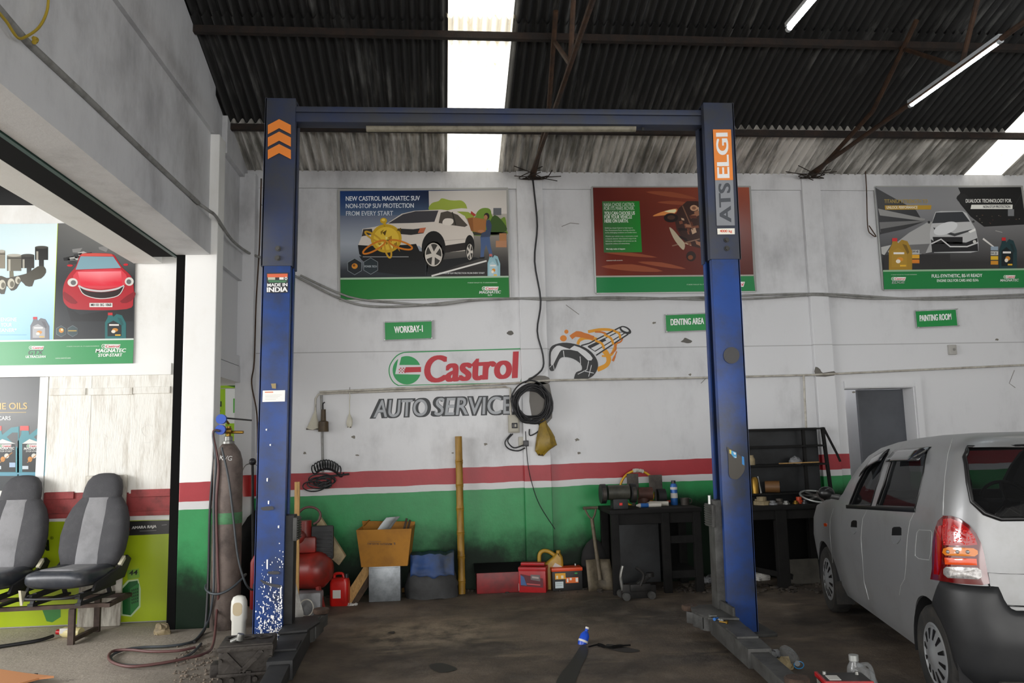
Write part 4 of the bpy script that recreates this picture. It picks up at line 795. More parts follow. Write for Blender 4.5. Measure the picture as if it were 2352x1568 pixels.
# lifting arms, swung along the posts
def lift_arm(a, b, w, h, split, m, pad=True):
    a, b = V(a), V(b); b.z = a.z; d = (b - a).normalized(); n = V((-d.y, d.x, 0)); mid = a + (b - a) * split; L = []
    mb = MB(); mb.cyl(a + V((0, 0, -h * .6)), a + V((0, 0, h * .62)), w * .55, seg=20)
    P = [a - n * w * .62, a + n * w * .62, mid + n * w * .5, mid - n * w * .5]
    mb.prism([p + V((0, 0, -h / 2)) for p in P], (0, 0, h), .006); q = a + (b - a) * .25; r = a + (b - a) * (split * .72)
    mb.prism([p + V((0, 0, h / 2)) for p in (q - n * w * .5, q + n * w * .5, r + n * w * .46, r - n * w * .46)], (0, 0, .012))
    o = mb.build('arm', MATS[m], lift, 35, world=True)
    mb = MB(); mb.bar(mid - d * .05, b, w * .78, h * .72, bev=.006); e = mb.bm
    bmesh.ops.translate(e, vec=V((0, 0, -.004)), verts=e.verts); mb.build('arm_extension', MATS[m], lift, 35, world=True)
    if pad: mb = MB(); c = b + V((0, 0, h * .36)); mb.lathe([(0, 0), (.062, 0), (.066, .012), (.066, .03), (.058, .036), (0, .034)], c, 24); mb.build('lift_pad', MATS['pad_rubber'], lift, 35, world=True)
zA = .115
pl, pr = V((-1.06, YLF + .02, zA)), V((2.02, YRF - .02, zA))
fr = lambda x, y, z: onZ(x, y, z)
lift_arm(pr + V((.03, -.10, 0)), fr(1830, 1556, zA + .075), .15, .12, .58, 'lift_grey'); lift_arm(pr + V((0, .10, 0)), fr(1585, 1390, zA + .075), .14, .12, .6, 'lift_grey')
lift_arm(pl + V((0, -.08, 0)), V((-.97, 4.5, zA)), .16, .12, .55, 'lift_black'); lift_arm(pl + V((.03, .12, 0)), fr(738, 1398, zA + .075), .14, .12, .6, 'lift_grey')
mb = MB(); mb.prism([pr + V(v) for v in ((.1, -.26, .062), (-.11, -.2, .062), (-.15, .05, .062), (-.1, .24, .062), (.1, .24, .062))], (0, 0, .016), .003); mb.box(pr + V((.085, 0, .1)), (.02, .4, .08), .004); mb.build('pivot_plate', MATS['lift_grey'], lift, 30, world=True)
mb = MB(); mb.prism([pl + V(v) for v in ((-.1, -.24, .062), (.1, -.2, .062), (.15, .05, .062), (.1, .26, .062), (-.1, .24, .062))], (0, 0, .016), .003); mb.build('pivot_plate', MATS['lift_black'], lift, 30, world=True)
# stickers and marks on the columns
pf = lambda yf: (lambda x, y, o: onY(x, y, yf - .012 - o))
a = Art(pf(YLF - .006)); a.g = 1.5; a.view(580, 210, 3.075)
for k in range(3):
    y = 195 + k * 88; a.poly([(108, y + 42), (188, y), (271, y + 42), (271, y + 107), (188, y + 64), (108, y + 107)], '#e8762c', 1)
a.build('chevron_sticker', PS, lift)
a = Art(pf(YLF + .003)); a.g = 1.3; a.view(440, 560, 3.136)
a.poly([(540, 208), (697, 206), (693, 350), (541, 352)], '#26262a', 1); a.poly([(545, 216), (692, 214), (691, 240), (546, 242)], '#c25a3a', 2); a.poly([(546, 260), (690, 262), (676, 278), (560, 278)], '#3a6a4a', 2); a.rect(550, 240, 602, 258, '#a8a898', 3); a.rect(632, 240, 664, 257, '#d0d0cc', 3); a.ell(680, 248, 10, 11, '#d8d8d4', 3); a.ell(680, 248, 5, 6, '#26262a', 4)
a.text('MADE IN', (546, 308), (690, 304), 23, '#e4e4e0', 3, .04); a.text('INDIA', (544, 347), (691, 344), 34, '#e8e8e4', 3, .05)
a.build('origin_sticker', PS, lift)
a = Art(pf(YLF + .003)); a.g = 1.3; a.view(440, 560, 3.136)
a.poly([(513, 1056), (674, 1053), (672, 1134), (510, 1138)], '#e6e2d8', 1); a.line([(528, 1068), (588, 1067)], 9, '#d08a6a', 2)
for k in range(4): a.line([(530, 1088 + k * 11), (650 - k * 14, 1087 + k * 11)], 2, '#b8b4aa', 2)
a.poly([(572, 1006), (608, 1004), (608, 1042), (580, 1040)], '#8a7a54', 1)
a.build('warning_label', PS, lift)
a = Art(pf(YLF + .003)); q = random.Random(4); a.g = 1.4
for k in range(520):
    v = 1 - abs(q.gauss(0, .27)); v = max(-.2, v); y = 1150 + v * 355; x0 = 600 - (y - 980) * .033; x1 = x0 + 62; u = q.random() ** (.75)
    r_ = q.uniform(.5, 1.7) * (.7 + .6 * max(0, v)); a.ell(x0 + u * (x1 - x0), y, r_, r_ * q.choice((1, 1, 1.3, 2.6)), '#d8d8d6', 1 + (k % 9) * .1, 7)
for x, y, h_ in ((612, 985, 4), (621, 1020, 4), (614, 1098, 8), (617, 1150, 8), (618, 1165, 4), (640, 1207, 6), (614, 1285, 22), (622, 1325, 14), (645, 1345, 30)): a.poly([(x - 2, y), (x + 1.5, y - 1), (x + 1, y + h_), (x - 2, y + h_ - 1)], '#d8d8d6', 1)
for P in ([(598, 1330), (620, 1340), (638, 1342), (646, 1346), (638, 1350), (605, 1340)], [(616, 1312), (640, 1312), (640, 1318), (618, 1318)], [(600, 1165), (625, 1162), (628, 1170), (604, 1172)]): a.poly(P, '#2f2f33', 2, 2)
a.build('paint_splatter', PS, lift)
a = Art(pf(YRF - .006)); a.g = 1.5; a.view(1440, 210, 3.075)
a.poly([(607, 268), (735, 268), (750, 625), (622, 626)], '#e8762c', 1); a.poly([(622, 627), (750, 626), (762, 946), (634, 947)], '#74767a', 1)
a.text('ELGI', (726, 606), (712, 294), 84, '#e8e4da', 2, .05, 0, tl=(638, 608), tr=(628, 296)); a.text('ATS', (738, 920), (730, 648), 84, '#3a3d42', 2, .05, 0, tl=(656, 925), tr=(645, 652))
a.build('brand_sticker', PS, lift)
a = Art(pf(YRF - .006)); a.g = 1.3; a.view(1440, 210, 3.075)
a.poly([(638, 968), (761, 966), (762, 1008), (640, 1009)], '#ddd8cc', 1); a.text('4000 kg', (656, 1000), (742, 1000), 24, '#c2431f', 2, .03); a.build('capacity_sticker', PS, lift)
a = Art(pf(YRF + .003)); a.g = 1.1; a.view(1240, 680, 3.7935); a.ell(1670, 515, 70, 72, '#3c3b3c', 1, 36)
a.build('dust_spot', PS, lift); a = Art(pf(YRF + .003)); a.g = 1.1; a.view(1600, 960, 3.5625); a.poly([(250, 236), (290, 262), (330, 290), (380, 330), (395, 400), (380, 450), (330, 500), (270, 480), (262, 400), (258, 300)], '#4a4640', 1, 3); a.poly([(268, 256), (284, 262), (284, 294), (270, 288)], '#d8c86a', 2); a.poly([(284, 264), (325, 280), (328, 324), (308, 326), (284, 296)], '#4aa0d0', 2); a.poly([(300, 275), (322, 285), (320, 300), (306, 296)], '#e0e4e8', 3); a.poly([(370, 310), (388, 318), (392, 388), (372, 376)], '#3a86c8', 2); a.poly([(305, 312), (326, 318), (322, 328)], '#d8dce0', 3)
a.build('worn_stickers', PS, lift)

# ================================================================== TUBE LAMPS ON THE TRUSSES
mat('lamp_tube', (0.9, 0.95, 1.0), 0.4, emit=(0.86, 0.95, 1.0), estr=55.0); mat('lamp_body', '#b8bcc0', 0.5); mat('cobweb', '#8a8880', 0.9)
def tube_lamp(label, p, q):
    p, q = V(p), V(q); t = thing('tube_lamp', label, 'lamp', (p + q) / 2, 0, 'tube lamps on the trusses'); d = (q - p).normalized()
    MB().bar(p - d * .03 + V((0, 0, .035)), q + d * .03 + V((0, 0, .035)), .04, .03).build('batten', MATS['lamp_body'], t, 0, world=True)
    MB().cyl(p, q, .0165, seg=16).build('tube', MATS['lamp_tube'], t, 50, world=True)
    for e, s_ in ((p, -1), (q, 1)): MB().cyl(e, e + d * s_ * .03, .02, seg=14).build('end_cap', MATS['lamp_body'], t, 40, world=True)
    return t
zc1, zc2 = 4.28, 4.32
p1 = onZ(1352, 52, zc1); p1.x = X1 + .07
tube_lamp('tube lamp cut by the top edge, over the middle of the crossbeam', p1, p1 + V((0, -1.18, 0)))
p2, q2 = onX(2094, 240, X2), onX(2294, 97, X2)
tube_lamp('bright tube lamp hung askew at upper right, above the car', p2, q2)

# ================================================================== PIPES, CABLES AND SMALL THINGS ON THE WALLS
def wp(pts, off=.02): return [wallB(x, y, off) for x, y in pts]
def run(name, label, cat, pts, r, m, off=.02, sub=4, smooth=True, group=None, seg=8, extra=()):
    P = [p if isinstance(p, V) else wallB(p[0], p[1], off) for p in pts]
    mb = MB().tube(P, r, seg, False, smooth, sub)
    for ex in extra: mb.tube([wallB(x, y, off) for x, y in ex], r, seg, False, smooth, sub)
    o = mb.build(name, MATS[m], None, 50); return tag(o, label, cat, group)
run('electrical_cable', 'grey cable bundle sagging along the wall just under the posters', 'cable', [(610, 598), (690, 640), (780, 685), (850, 703), (960, 701), (1060, 691), (1180, 685), (1262, 688), (1400, 682), (1600, 687), (1740, 685), (1870, 677), (2000, 685), (2150, 683), (2352, 676), (2420, 674)], .011, 'conduit_grey', .06, extra=([(690, 632), (800, 681), (900, 694), (1000, 700), (1100, 688), (1260, 684), (1420, 687), (1620, 682), (1880, 674), (2120, 687), (2352, 682), (2420, 680)],))
run('conduit_pipe', 'long pale conduit pipe along the wall under the painted signs', 'pipe', [(734, 900), (1000, 888), (1180, 880), (1262, 873), (1620, 867), (1856, 861), (2352, 838), (2420, 835)], .011, 'conduit_white', .06, 1, False)
run('conduit_pipe', 'conduit pipe dropping to the coiled air hose at the left', 'pipe', [(724, 985), (725, 915), (732, 905), (760, 903), (1160, 888), (1172, 892), (1174, 958)], .011, 'conduit_white', .025, 1, False)
run('conduit_pipe', 'grey pipe running down behind the hanging brown funnel', 'pipe', [(738, 905), (740, 1000), (742, 1085)], .012, 'conduit_grey', .02, 1, False)
run('conduit_pipe', 'pale pipe dropping to the rack beside the back doorway', 'pipe', [(1846, 862), (1849, 930), (1852, 990)], .012, 'conduit_white', .065, 1, False)
run('conduit_pipe', 'pair of pale pipes climbing beside the hanging black cable', 'pipe', [(1188, 400), (1196, 560), (1203, 700), (1212, 880), (1216, 1030)], .012, 'conduit_white', .02, 2, True, extra=([(1199, 400), (1206, 560), (1213, 700), (1220, 860)],))
run('hanging_cable', 'black cable hanging from the roof down to the coil on the wall', 'cable', [(1222, 395), (1227, 440), (1234, 520), (1228, 600), (1242, 690), (1234, 760), (1247, 815), (1244, 850), (1205, 878)], .009, 'cable_black', .075)
run('wire', 'thin wire trailing from the coil down across the green paint', 'wire', [(1207, 990), (1212, 1060), (1222, 1110), (1240, 1160), (1275, 1215)], .004, 'cable_black', .065)
run('wire', 'rusty looped wire dangling left of the grey road poster', 'wire', [(1984, 340), (1990, 430), (1993, 520), (2002, 538), (2012, 543), (2004, 530), (1996, 518)], .006, 'rust_pipe', .08)
# coiled cable
q = random.Random(11); mb = MB(); c0 = wallB(1221, 926, 0)
for k in range(15):
    rx, ry = .205 - q.random() * .06, .215 - q.random() * .07; ox, oz, ph = q.uniform(-.03, .03), q.uniform(-.03, .02), q.random() * 6; d0 = .06 + .075 * q.random()
    mb.tube([V((c0.x + ox + rx * cos(t * pi / 8 + ph) + q.uniform(-.008, .008), YW - d0 - .015 * sin(t * pi / 4 + ph), c0.z + oz + ry * sin(t * pi / 8 + ph) + q.uniform(-.008, .008))) for t in range(16)], .0075, 6, True, True, 3)
tag(mb.build('cable_coil', MATS['cable_black'], None, 50), 'thick coil of black cable hung on the pilaster', 'cable')
mat('bag_yellow', '#8f7520', 0.45, 0, '#5f4c14', 9, 0.5); mat('breaker_grey', '#a8a497', 0.45); mat('dial_black', '#26262a', 0.4); mat('plaster_pale', '#a9a7a2', 0.5)
def wbox(t, name, cpx, w, h, d, m, off=0.0, bev=.006):
    c = wallB(*cpx, off + d / 2); return MB().box(c, (w, d, h), bev).build(name, MATS[m], t, 35, world=True)
t = thing('breaker_box', 'grey breaker box right of the AUTO SERVICE lettering', 'breaker box', wallB(1180, 993))
wbox(t, 'housing', (1180, 973), .115, .185, .07, 'breaker_grey'); wbox(t, 'cover', (1180, 973), .10, .165, .01, 'breaker_grey', .072); wbox(t, 'window', (1182, 977), .06, .055, .006, 'dial_black', .082); wbox(t, 'switch', (1184, 977), .018, .03, .012, 'breaker_grey', .086)
t = thing('wall_socket', 'pale socket with black plug below the cable coil', 'socket', wallB(1200, 1030)); wbox(t, 'plate', (1202, 1014), .10, .10, .03, 'breaker_grey', .0); wbox(t, 'plug', (1208, 1018), .055, .06, .05, 'dial_black', .032)
run('plug_lead', 'black lead looping from the breaker box to the socket', 'cable', [(1174, 996), (1160, 1015), (1168, 1030), (1190, 1035), (1206, 1028)], .007, 'cable_black', .06, extra=([(1178, 996), (1166, 1012), (1180, 1028), (1202, 1022)], [(1216, 985), (1218, 1000), (1240, 985), (1232, 960)]))
t = thing('carrier_bag', 'crumpled yellow plastic bag hanging under the cable coil', 'bag', wallB(1255, 1042))
c = wallB(1250, 962, .09); w_ = .0046
secs = []
for z, hw, hd, ox in ((0, .015, .012, -.01), (-.04, .03, .025, -.008), (-.12, .065, .05, .0), (-.2, .10, .07, .01), (-.27, .105, .075, .01), (-.33, .07, .05, -.03), (-.365, .03, .03, -.045)):
    secs.append([c + V((ox + hw * cos(k * pi / 8) * (1 + .12 * sin(k * 3 + z * 40)), hd * sin(k * pi / 8) * .8, z + .012 * sin(k * 2.1))) for k in range(16)])
MB().loft(secs).build('bag_body', MATS['bag_yellow'], t, 25, world=True, jitter=.012, jscale=22)
MB().tube([c + V((-.01, 0, 0)), c + V((-.03, 0, .03)), c + V((.0, .02, .05)), c + V((.03, .02, .02)), c], .007, 6).build('handle', MATS['bag_yellow'], t, 40, world=True)
mat('funnel_brown', '#4a3a20', 0.55, 0, '#2a2014', 9, .5); mat('poly_bag', '#b8b4a4', 0.3, tr=.0)
t = thing('funnel', 'brown funnel can hanging upside down on the left pipe', 'funnel', wallB(743, 992)); c = wallB(743, 975, .08)
MB().lathe([(.022, .155), (.026, .04), (.05, .03), (.052, -.07), (.045, -.07), (.043, .02)], c, 20).build('cup', MATS['funnel_brown'], t, 40, world=True); MB().tube([c + V((-.005, 0, .15)), c + V((-.01, .03, .21)), c + V((.0, .07, .23))], .006, 6).build('hook', MATS['cable_black'], t, 40, world=True)
for lab, px_, w_, h_, nm in (('limp clear bag hanging beside the brown funnel', (725, 935), .075, .22, 'a'), ('small tied bag hanging on a string right of the funnel', (803, 900), .032, .36, 'b')):
    t = thing('plastic_bag', lab, 'bag', wallB(px_[0], px_[1], .04)); c = wallB(*px_, .05); secs = []
    for k in range(9):
        u = k / 8; r_ = w_ * (u ** 1.3 if nm == 'a' else (.12 + .9 * max(0, sin(max(0, (u - .62) / .38) * pi * .78)))); secs.append([c + V((r_ * cos(j * pi / 6) + (-.02 * u if nm == 'a' else 0), r_ * .5 * sin(j * pi / 6), -h_ * u + .01 * sin(j * 2) * u)) for j in range(12)])
    MB().loft(secs).build('pouch', MATS['poly_bag'], t, 30, world=True, jitter=.006, jscale=30)
    MB().tube([c, c + V((0, .03, .05))], .003, 6).build('string', MATS['conduit_grey'], t, 0, world=True)
t = thing('junction_box', 'small broken grey box on the wall under the PAINTING ROOM plate', 'junction box', wallB(2187, 818)); wbox(t, 'box', (2187, 803), .09, .11, .035, 'plaster_pale'); wbox(t, 'knob', (2192, 802), .02, .025, .02, 'conduit_grey', .036)
# springy air hose bundled on the red stripe
mat('hose_grey', '#26282a', 0.45)
mb = MB(); c = wallB(742, 1090, .07); H_ = []
for k in range(150):
    u = k / 149; th = u * 2 * pi * 11; cx_ = c.x - .10 + .28 * u; H_.append(V((cx_ + .018 * cos(th), c.y + .05 * cos(th + .6), c.z + .03 + .07 * (1 - (2 * u - .9) ** 2) + .05 * sin(th))))
mb.tube(H_, .0065, 6, False, False); q = random.Random(3)
for k in range(9): 
    ph = q.random() * 6; r_ = q.uniform(.05, .1); o = V((q.uniform(-.1, .05), q.uniform(-.03, .02), q.uniform(-.13, -.03)))
    mb.tube([c + o + V((r_ * 1.2 * cos(t * pi / 6 + ph), .02 * sin(t * pi / 3), r_ * .55 * sin(t * pi / 6 + ph))) for t in range(12)], .0065, 6, True, True, 3)
mb.tube([c + V((.0, 0, -.02)), c + V((.15, 0, -.01)), c + V((.26, 0, 0))], .01, 6)
tag(mb.build('air_hose', MATS['hose_grey'], None, 50), 'tangled dark spiral air hose bundled on the red stripe at left', 'hose')
# left wall conduit, wires
LW = lambda pts, o=.03: [wallL(x, y, o) for x, y in pts]
o = MB().tube(LW([(-30, -10), (60, 95), (190, 216), (330, 350), (410, 425), (455, 466)]), .02, 10, False, False).tube([wallL(455, 466, .03), onX(480, 484, XC + .02), onX(497, 498, XC + .02), onX(532, 550, XL + .09), onX(570, 580, XL + .10), wallB(606, 594, .17), wallB(640, 612, .06)], .014, 8).build('wall_conduit', MATS['conduit_grey'], None, 50)
tag(o, 'grey conduit running down along the upper left wall', 'pipe')
mat('wire_yellow', '#a8902a', .5)
o = MB().tube(LW([(112, -20), (108, 25), (90, 62), (60, 84), (40, 86), (15, 50), (-10, 20)], .06), .007, 6).tube(LW([(78, 88), (84, 92), (78, 97)], .06), .012, 6).build('loose_wire', MATS['wire_yellow'], None, 50); tag(o, 'loose yellow wire looping over the conduit at top left', 'wire')
o = MB().tube([wallB(x, y, .155) for x, y in ((600, 410), (596, 560), (588, 700), (584, 830), (578, 880), (590, 950), (592, 1040))], .008, 6).build('hanging_cable', MATS['rust_pipe'], None, 50); tag(o, 'brown cable trailing down the left corner beside the blue column', 'cable')
# ================================================================== THINGS ON THE FLOOR
FP = lambda x, y, z=0.0: onZ(x, y, z)
mat('cyl_brown', '#7a6d66', 0.55, 0.1, '#332b28', 4, .5, .1); mat('brass', '#8a6a2a', 0.35, 0.8); mat('gauge_blue', '#1d4fb8', 0.35); mat('hose_dark', '#3f4448', 0.45); mat('hose_red', '#5e3c3a', 0.5); mat('green_band', '#4f8a5c', 0.6, 0, '#4c5a48', 14, .45); mat('steel_bare', '#8a8a86', 0.35, 0.7, '#4a4844', 10, .4)
def onCyl(px, py, c, r):
    d = ray(px, py); a = d.x * d.x + d.y * d.y; o = CAM - V((c[0], c[1], 0)); b = o.x * d.x + o.y * d.y; q = o.x * o.x + o.y * o.y - r * r
    return CAM + d * ((-b - sqrt(max(0, b * b - a * q))) / a)
# gas cylinder
gc = FP(533, 1447); gc.y += .10; gc.x = -1.815; R_ = .122
t = thing('gas_cylinder', 'tall rusty brown gas cylinder with blue gauges, left of the blue lift column', 'gas cylinder', gc)
MB().lathe([(0, 0), (R_ - .01, 0), (R_, .015), (R_, 1.32), (R_ * .97, 1.39), (R_ * .82, 1.46), (R_ * .55, 1.51), (.05, 1.53), (0, 1.53)], (0, 0, 0), 36).build('tank', MATS['cyl_brown'], t, 50)
MB().lathe([(R_ + .001, .0), (R_ + .002, .002), (R_ + .002, .09), (R_ + .001, .092)], (0, 0, .86), 36).build('painted_band', MATS['green_band'], t, 60)
MB().lathe([(.05, 0), (.05, .03), (.035, .035), (.035, .07), (.03, .075)], (0, 0, 1.52), 24).build('neck_ring', MATS['steel_bare'], t, 40)
vb = MB().cyl((0, 0, 1.55), (0, 0, 1.68), .02).cyl((-.0, 0, 1.63), (.13, -.03, 1.625), .013).cyl((-.03, -.02, 1.64), (.03, -.02, 1.64), .024).build('valve', MATS['brass'], t, 40)
for x, z in ((-.045, 1.74), (-.05, 1.65)): 
    MB().cyl((x, -.04, z), (x, -.085, z), .042, seg=24).build('gauge', MATS['gauge_blue'], t, 40); MB().cyl((x + .02, -.03, z), (0, 0, z - .04), .01).build('gauge_stem', MATS['brass'], t, 40)
MB().cyl((-.02, -.03, 1.75), (.20, -.03, 1.725), .007).build('valve_key', MATS['black_iron'], t, 40)
a = Art(lambda x, y, o: onCyl(x, y, gc, R_ + .004)); a.text('KVG', (504, 1056), (533, 1058), 11, '#d8d8d4', 0, .01, .15); a.build('chalk_letters', PS, t)
# hoses
def hose(label, pts, r, m, name='welding_hose'):
    o = MB().tube(pts, r, 8, False, True, 6).build(name, MATS[m], None, 60); return tag(o, label, 'hose', None)
yv = gc.y - .08
vx = lambda x, y, Y=None: onY(x, y, (gc.y - .13) if Y is None else Y)
top = [V((gc.x - .05, gc.y - .09, 1.64)), V((gc.x - .10, gc.y - .11, 1.62))]
fl_ = lambda pts, z=.014: [FP(x, y, z) for x, y in pts]
t = thing('welding_hose', 'blue and red hoses falling left of the gas cylinder into a long floor loop', 'hose', FP(470, 1440))
MB().tube(top + [vx(496, 1060), vx(491, 1150), vx(492, 1280), vx(490, 1360), vx(478, 1425)] + fl_([(452, 1466), (425, 1478), (380, 1484), (330, 1486), (285, 1492), (258, 1504), (258, 1517), (285, 1527), (340, 1527), (400, 1518), (440, 1500), (462, 1478)]), .010, 8, False, True, 6).build('blue_hose', MATS['hose_dark'], t, 60, world=True)
MB().tube(top + [vx(502, 1070), vx(497, 1160), vx(500, 1290), vx(502, 1360), vx(498, 1405)] + fl_([(490, 1478), (470, 1500), (420, 1513), (360, 1524), (300, 1530), (262, 1522), (249, 1508), (262, 1494), (300, 1492), (350, 1496), (410, 1494), (448, 1486)], .03), .010, 8, False, True, 6).build('red_hose', MATS['hose_red'], t, 60, world=True)
hose('black hose hanging against the white column at the cylinder', [V((XC + .03, YJ - .06, 1.45)), V((XC + .012, YJ - .09, 1.0)), V((XC + .014, YJ - .10, .5)), V((XC + .02, YJ - .16, .10))] + fl_([(466, 1452), (446, 1474)], .012), .011, 'cable_black')
hose('thin blue hose slanting across the front of the gas cylinder', [V((gc.x - .02, gc.y - .135, 1.50)), V((gc.x + .04, gc.y - .14, 1.25)), V((gc.x + .085, gc.y - .145, .95)), V((gc.x + .13, gc.y - .14, .6)), V((gc.x + .19, gc.y - .12, .38)), V((gc.x + .22, gc.y - .0, .30)), V((gc.x + .2, gc.y + .14, .32))], .009, 'hose_dark')
hose('black hose ringed around the foot of the gas cylinder', [V((gc.x + .16 * cos(k * pi / 6), gc.y + .16 * sin(k * pi / 6), .36 + .04 * sin(k * pi / 6 + 1) + .03 * cos(k * pi / 6 * 2))) for k in range(-6, 4)] , .010, 'hose_dark')
# white cut-open oil bottle
mat('white_plastic', '#d8d6cc', 0.4); mat('beige_inside', '#b8a888', 0.6)
p = FP(545, 1474); p.y += .04
t = thing('plastic_bottle', 'white cut-open plastic bottle standing beside the blue lift column', 'bottle', p, -.1)
secs = [[V((q.x, q.y, z)) for q in rrect(w_, d_, min(w_, d_) * .42)] for w_, d_, z in ((.10, .065, 0), (.108, .07, .008), (.108, .07, .15), (.122, .078, .165), (.124, .08, .25), (.118, .076, .30), (.09, .06, .332), (.04, .03, .343))]
MB().loft(secs).build('body', MATS['white_plastic'], t, 50)
MB().loft([[V((q.x, -.04 + .002 * k, q.y)) for q in rrect(.075 - .004 * (1 - k), .10, .03, cy=.245)] for k in range(2)]).build('opening', MATS['beige_inside'], t, 30)
# engine block at the near left
mat('cast_iron', '#3f3a35', 0.65, 0.3, '#241f1c', 10, .5, .3, 40)
p = FP(556, 1580)
t = thing('engine_block', 'greasy cast engine block in front of the left lift column', 'engine block', p + V((0, .16, 0)), .10)
mb = MB().box((0, 0, .13), (.33, .28, .26), .012); mb.box((0, -.148, .08), (.34, .03, .02), .005).box((0, -.148, .235), (.34, .03, .03), .006).bar((-.13, -.15, .22), (-.02, -.15, .10), .022, .03).bar((-.02, -.15, .10), (.10, -.15, .22), .022, .03).bar((.02, -.15, .10), (.02, -.15, .02), .022, .03)
for x in (-.15, -.08, .06, .15): mb.cyl((x, -.135, .05), (x, -.165, .05), .016, seg=12).cyl((x, -.135, .17), (x, -.163, .17), .012, seg=12)
mb.box((-.19, -.05, .1), (.06, .12, .08), .01); mb.build('casting', MATS['cast_iron'], t, 30)
for x in (-.1, .0, .1): MB().lathe([(.042, .262), (.046, .268), (.032, .268), (.032, .25), (0, .25)], (x, .02, 0), 20).build('bore', MATS['cast_iron'], t, 40)
MB().cyl((-.10, -.06, .262), (-.05, -.07, .285), .016).cyl((-.05, -.07, .27), (-.04, -.07, .31), .022, seg=12).build('spark_plug', MATS['steel_bare'], t, 40)
# air compressor behind the column
mat('comp_red', '#8a2018', 0.4, 0, '#4a211a', 5, .5); mat('dust_tan', '#9a8a68', 0.7, 0, '#5a5040', 8, .5); mat('motor_grey', '#7f8082', 0.5, 0, '#5a5a5a', 8, .5)
cz = .40; c = onY(700, 1335, 7.45); cx_ = c.x
t = thing('air_compressor', 'red air compressor with belt guard, half hidden by the left lift column', 'compressor', (cx_, 7.45, 0))
MB().lathe([(0, -.36), (.10, -.34), (.16, -.28), (.165, -.24), (.165, .12), (.155, .18), (.10, .24), (0, .26)], (0, 0, cz - .02), 28, axis=(.9, -.35, .02)).build('tank', MATS['comp_red'], t, 50)
for q_, e in ((V((.13, -.12, .28)), V((.20, -.16, 0))), (V((.08, .12, .28)), V((.12, .17, 0))), (V((-.25, 0, .28)), V((-.29, -.1, 0))), (V((-.2, .18, .28)), V((-.24, .26, 0)))): MB().bar(q_, e, .03, .035).build('leg', MATS['comp_red'], t, 0)
MB().box((-.02, 0, .61), (.26, .2, .14), .02).sph((-.06, -.06, .68), .09, (1, .8, .8)).cyl((.0, -.02, .6), (.0, -.02, .82), .06).build('pump', MATS['comp_red'], t, 40)
bg = MB().box((.16, -.02, .62), (.20, .05, .30), .02)
for k in range(7): bg.box((.16, -.05, .50 + k * .035), (.16, .02, .012))
bg.build('belt_guard', MATS['lift_black'], t, 30)
MB().tube([V((.04 + .10 * cos(k * pi / 8), -.02, .86 + .08 * sin(k * pi / 8))) for k in range(-3, 13)], .011, 8).build('pipe', MATS['hose_red'], t, 50)
MB().prism([(.06, .03, .62), (.30, .03, .40), (.36, .03, .48), (.12, .03, .86)], (0, .08, 0), .01).build('side_cover', MATS['dust_tan'], t, 30)
MB().box((.07, -.16, .12), (.22, .18, .20), .02).build('motor', MATS['motor_grey'], t, 30)
MB().tube([V((.06 + .06 * cos(k * pi / 6), -.27, .10 + .07 * sin(k * pi / 6))) for k in range(12)], .006, 6, True).build('lead', MATS['conduit_white'], t, 50)
# batten standing behind the column, slender white splash board
mat('raw_timber', '#b08a52', 0.7, 0, '#7d5f38', 9, .45, .2, 40, stretch=(6, 6, .6)); mat('old_timber', '#4a3827', 0.75, 0, '#241b14', 7, .5, .2)
b0, b1 = onY(683, 1420, 7.12), onY(683, 1106, 7.12); t = thing('timber_batten', 'raw timber batten standing upright behind the left lift column', 'timber', (b1.x, 7.12, 0)); MB().box((0, 0, b1.z / 2), (.045, .03, b1.z), .006).build('batten', MATS['raw_timber'], t, 30)
pw = FP(684, 1466); t = thing('scrap_board', 'narrow paint-splashed board leaning on the left lift arm', 'board', pw, .2); mat('splash_white', '#8f8c86', .6, 0, '#c9c7c2', 10, .4)
MB().prism([(-.03, 0, 0), (.03, .0, .0), (.045, .06, .18), (-.02, .14, .42), (-.05, .14, .42)], (0, .015, 0), .003).build('board', MATS['splash_white'], t, 30)
# red jerrycan
mat('can_red', '#c01a14', 0.35, 0, '#8a1812', 6, .3); mat('label_white', '#c9c6c0', .5)
p = FP(779, 1392); p.y += .06; t = thing('jerrycan', 'red plastic jerrycan with white label near the left lift arm', 'jerrycan', p, -.12)
secs = [[V((q.x, q.y, z)) for q in rrect(w_, d_, .03)] for w_, d_, z in ((.165, .115, 0), (.175, .125, .012), (.175, .125, .21), (.15, .115, .245), (.12, .1, .252))]
MB().loft(secs).build('body', MATS['can_red'], t, 40); MB().tube([(-.055, 0, .245), (-.045, 0, .285), (.02, 0, .287), (.035, 0, .25)], .014, 8).build('handle', MATS['can_red'], t, 50); MB().cyl((.06, 0, .245), (.06, 0, .285), .02).build('cap', MATS['dial_black'], t, 40); MB().box((-.015, -.0635, .11), (.075, .002, .075)).build('label', MATS['label_white'], t, 0)
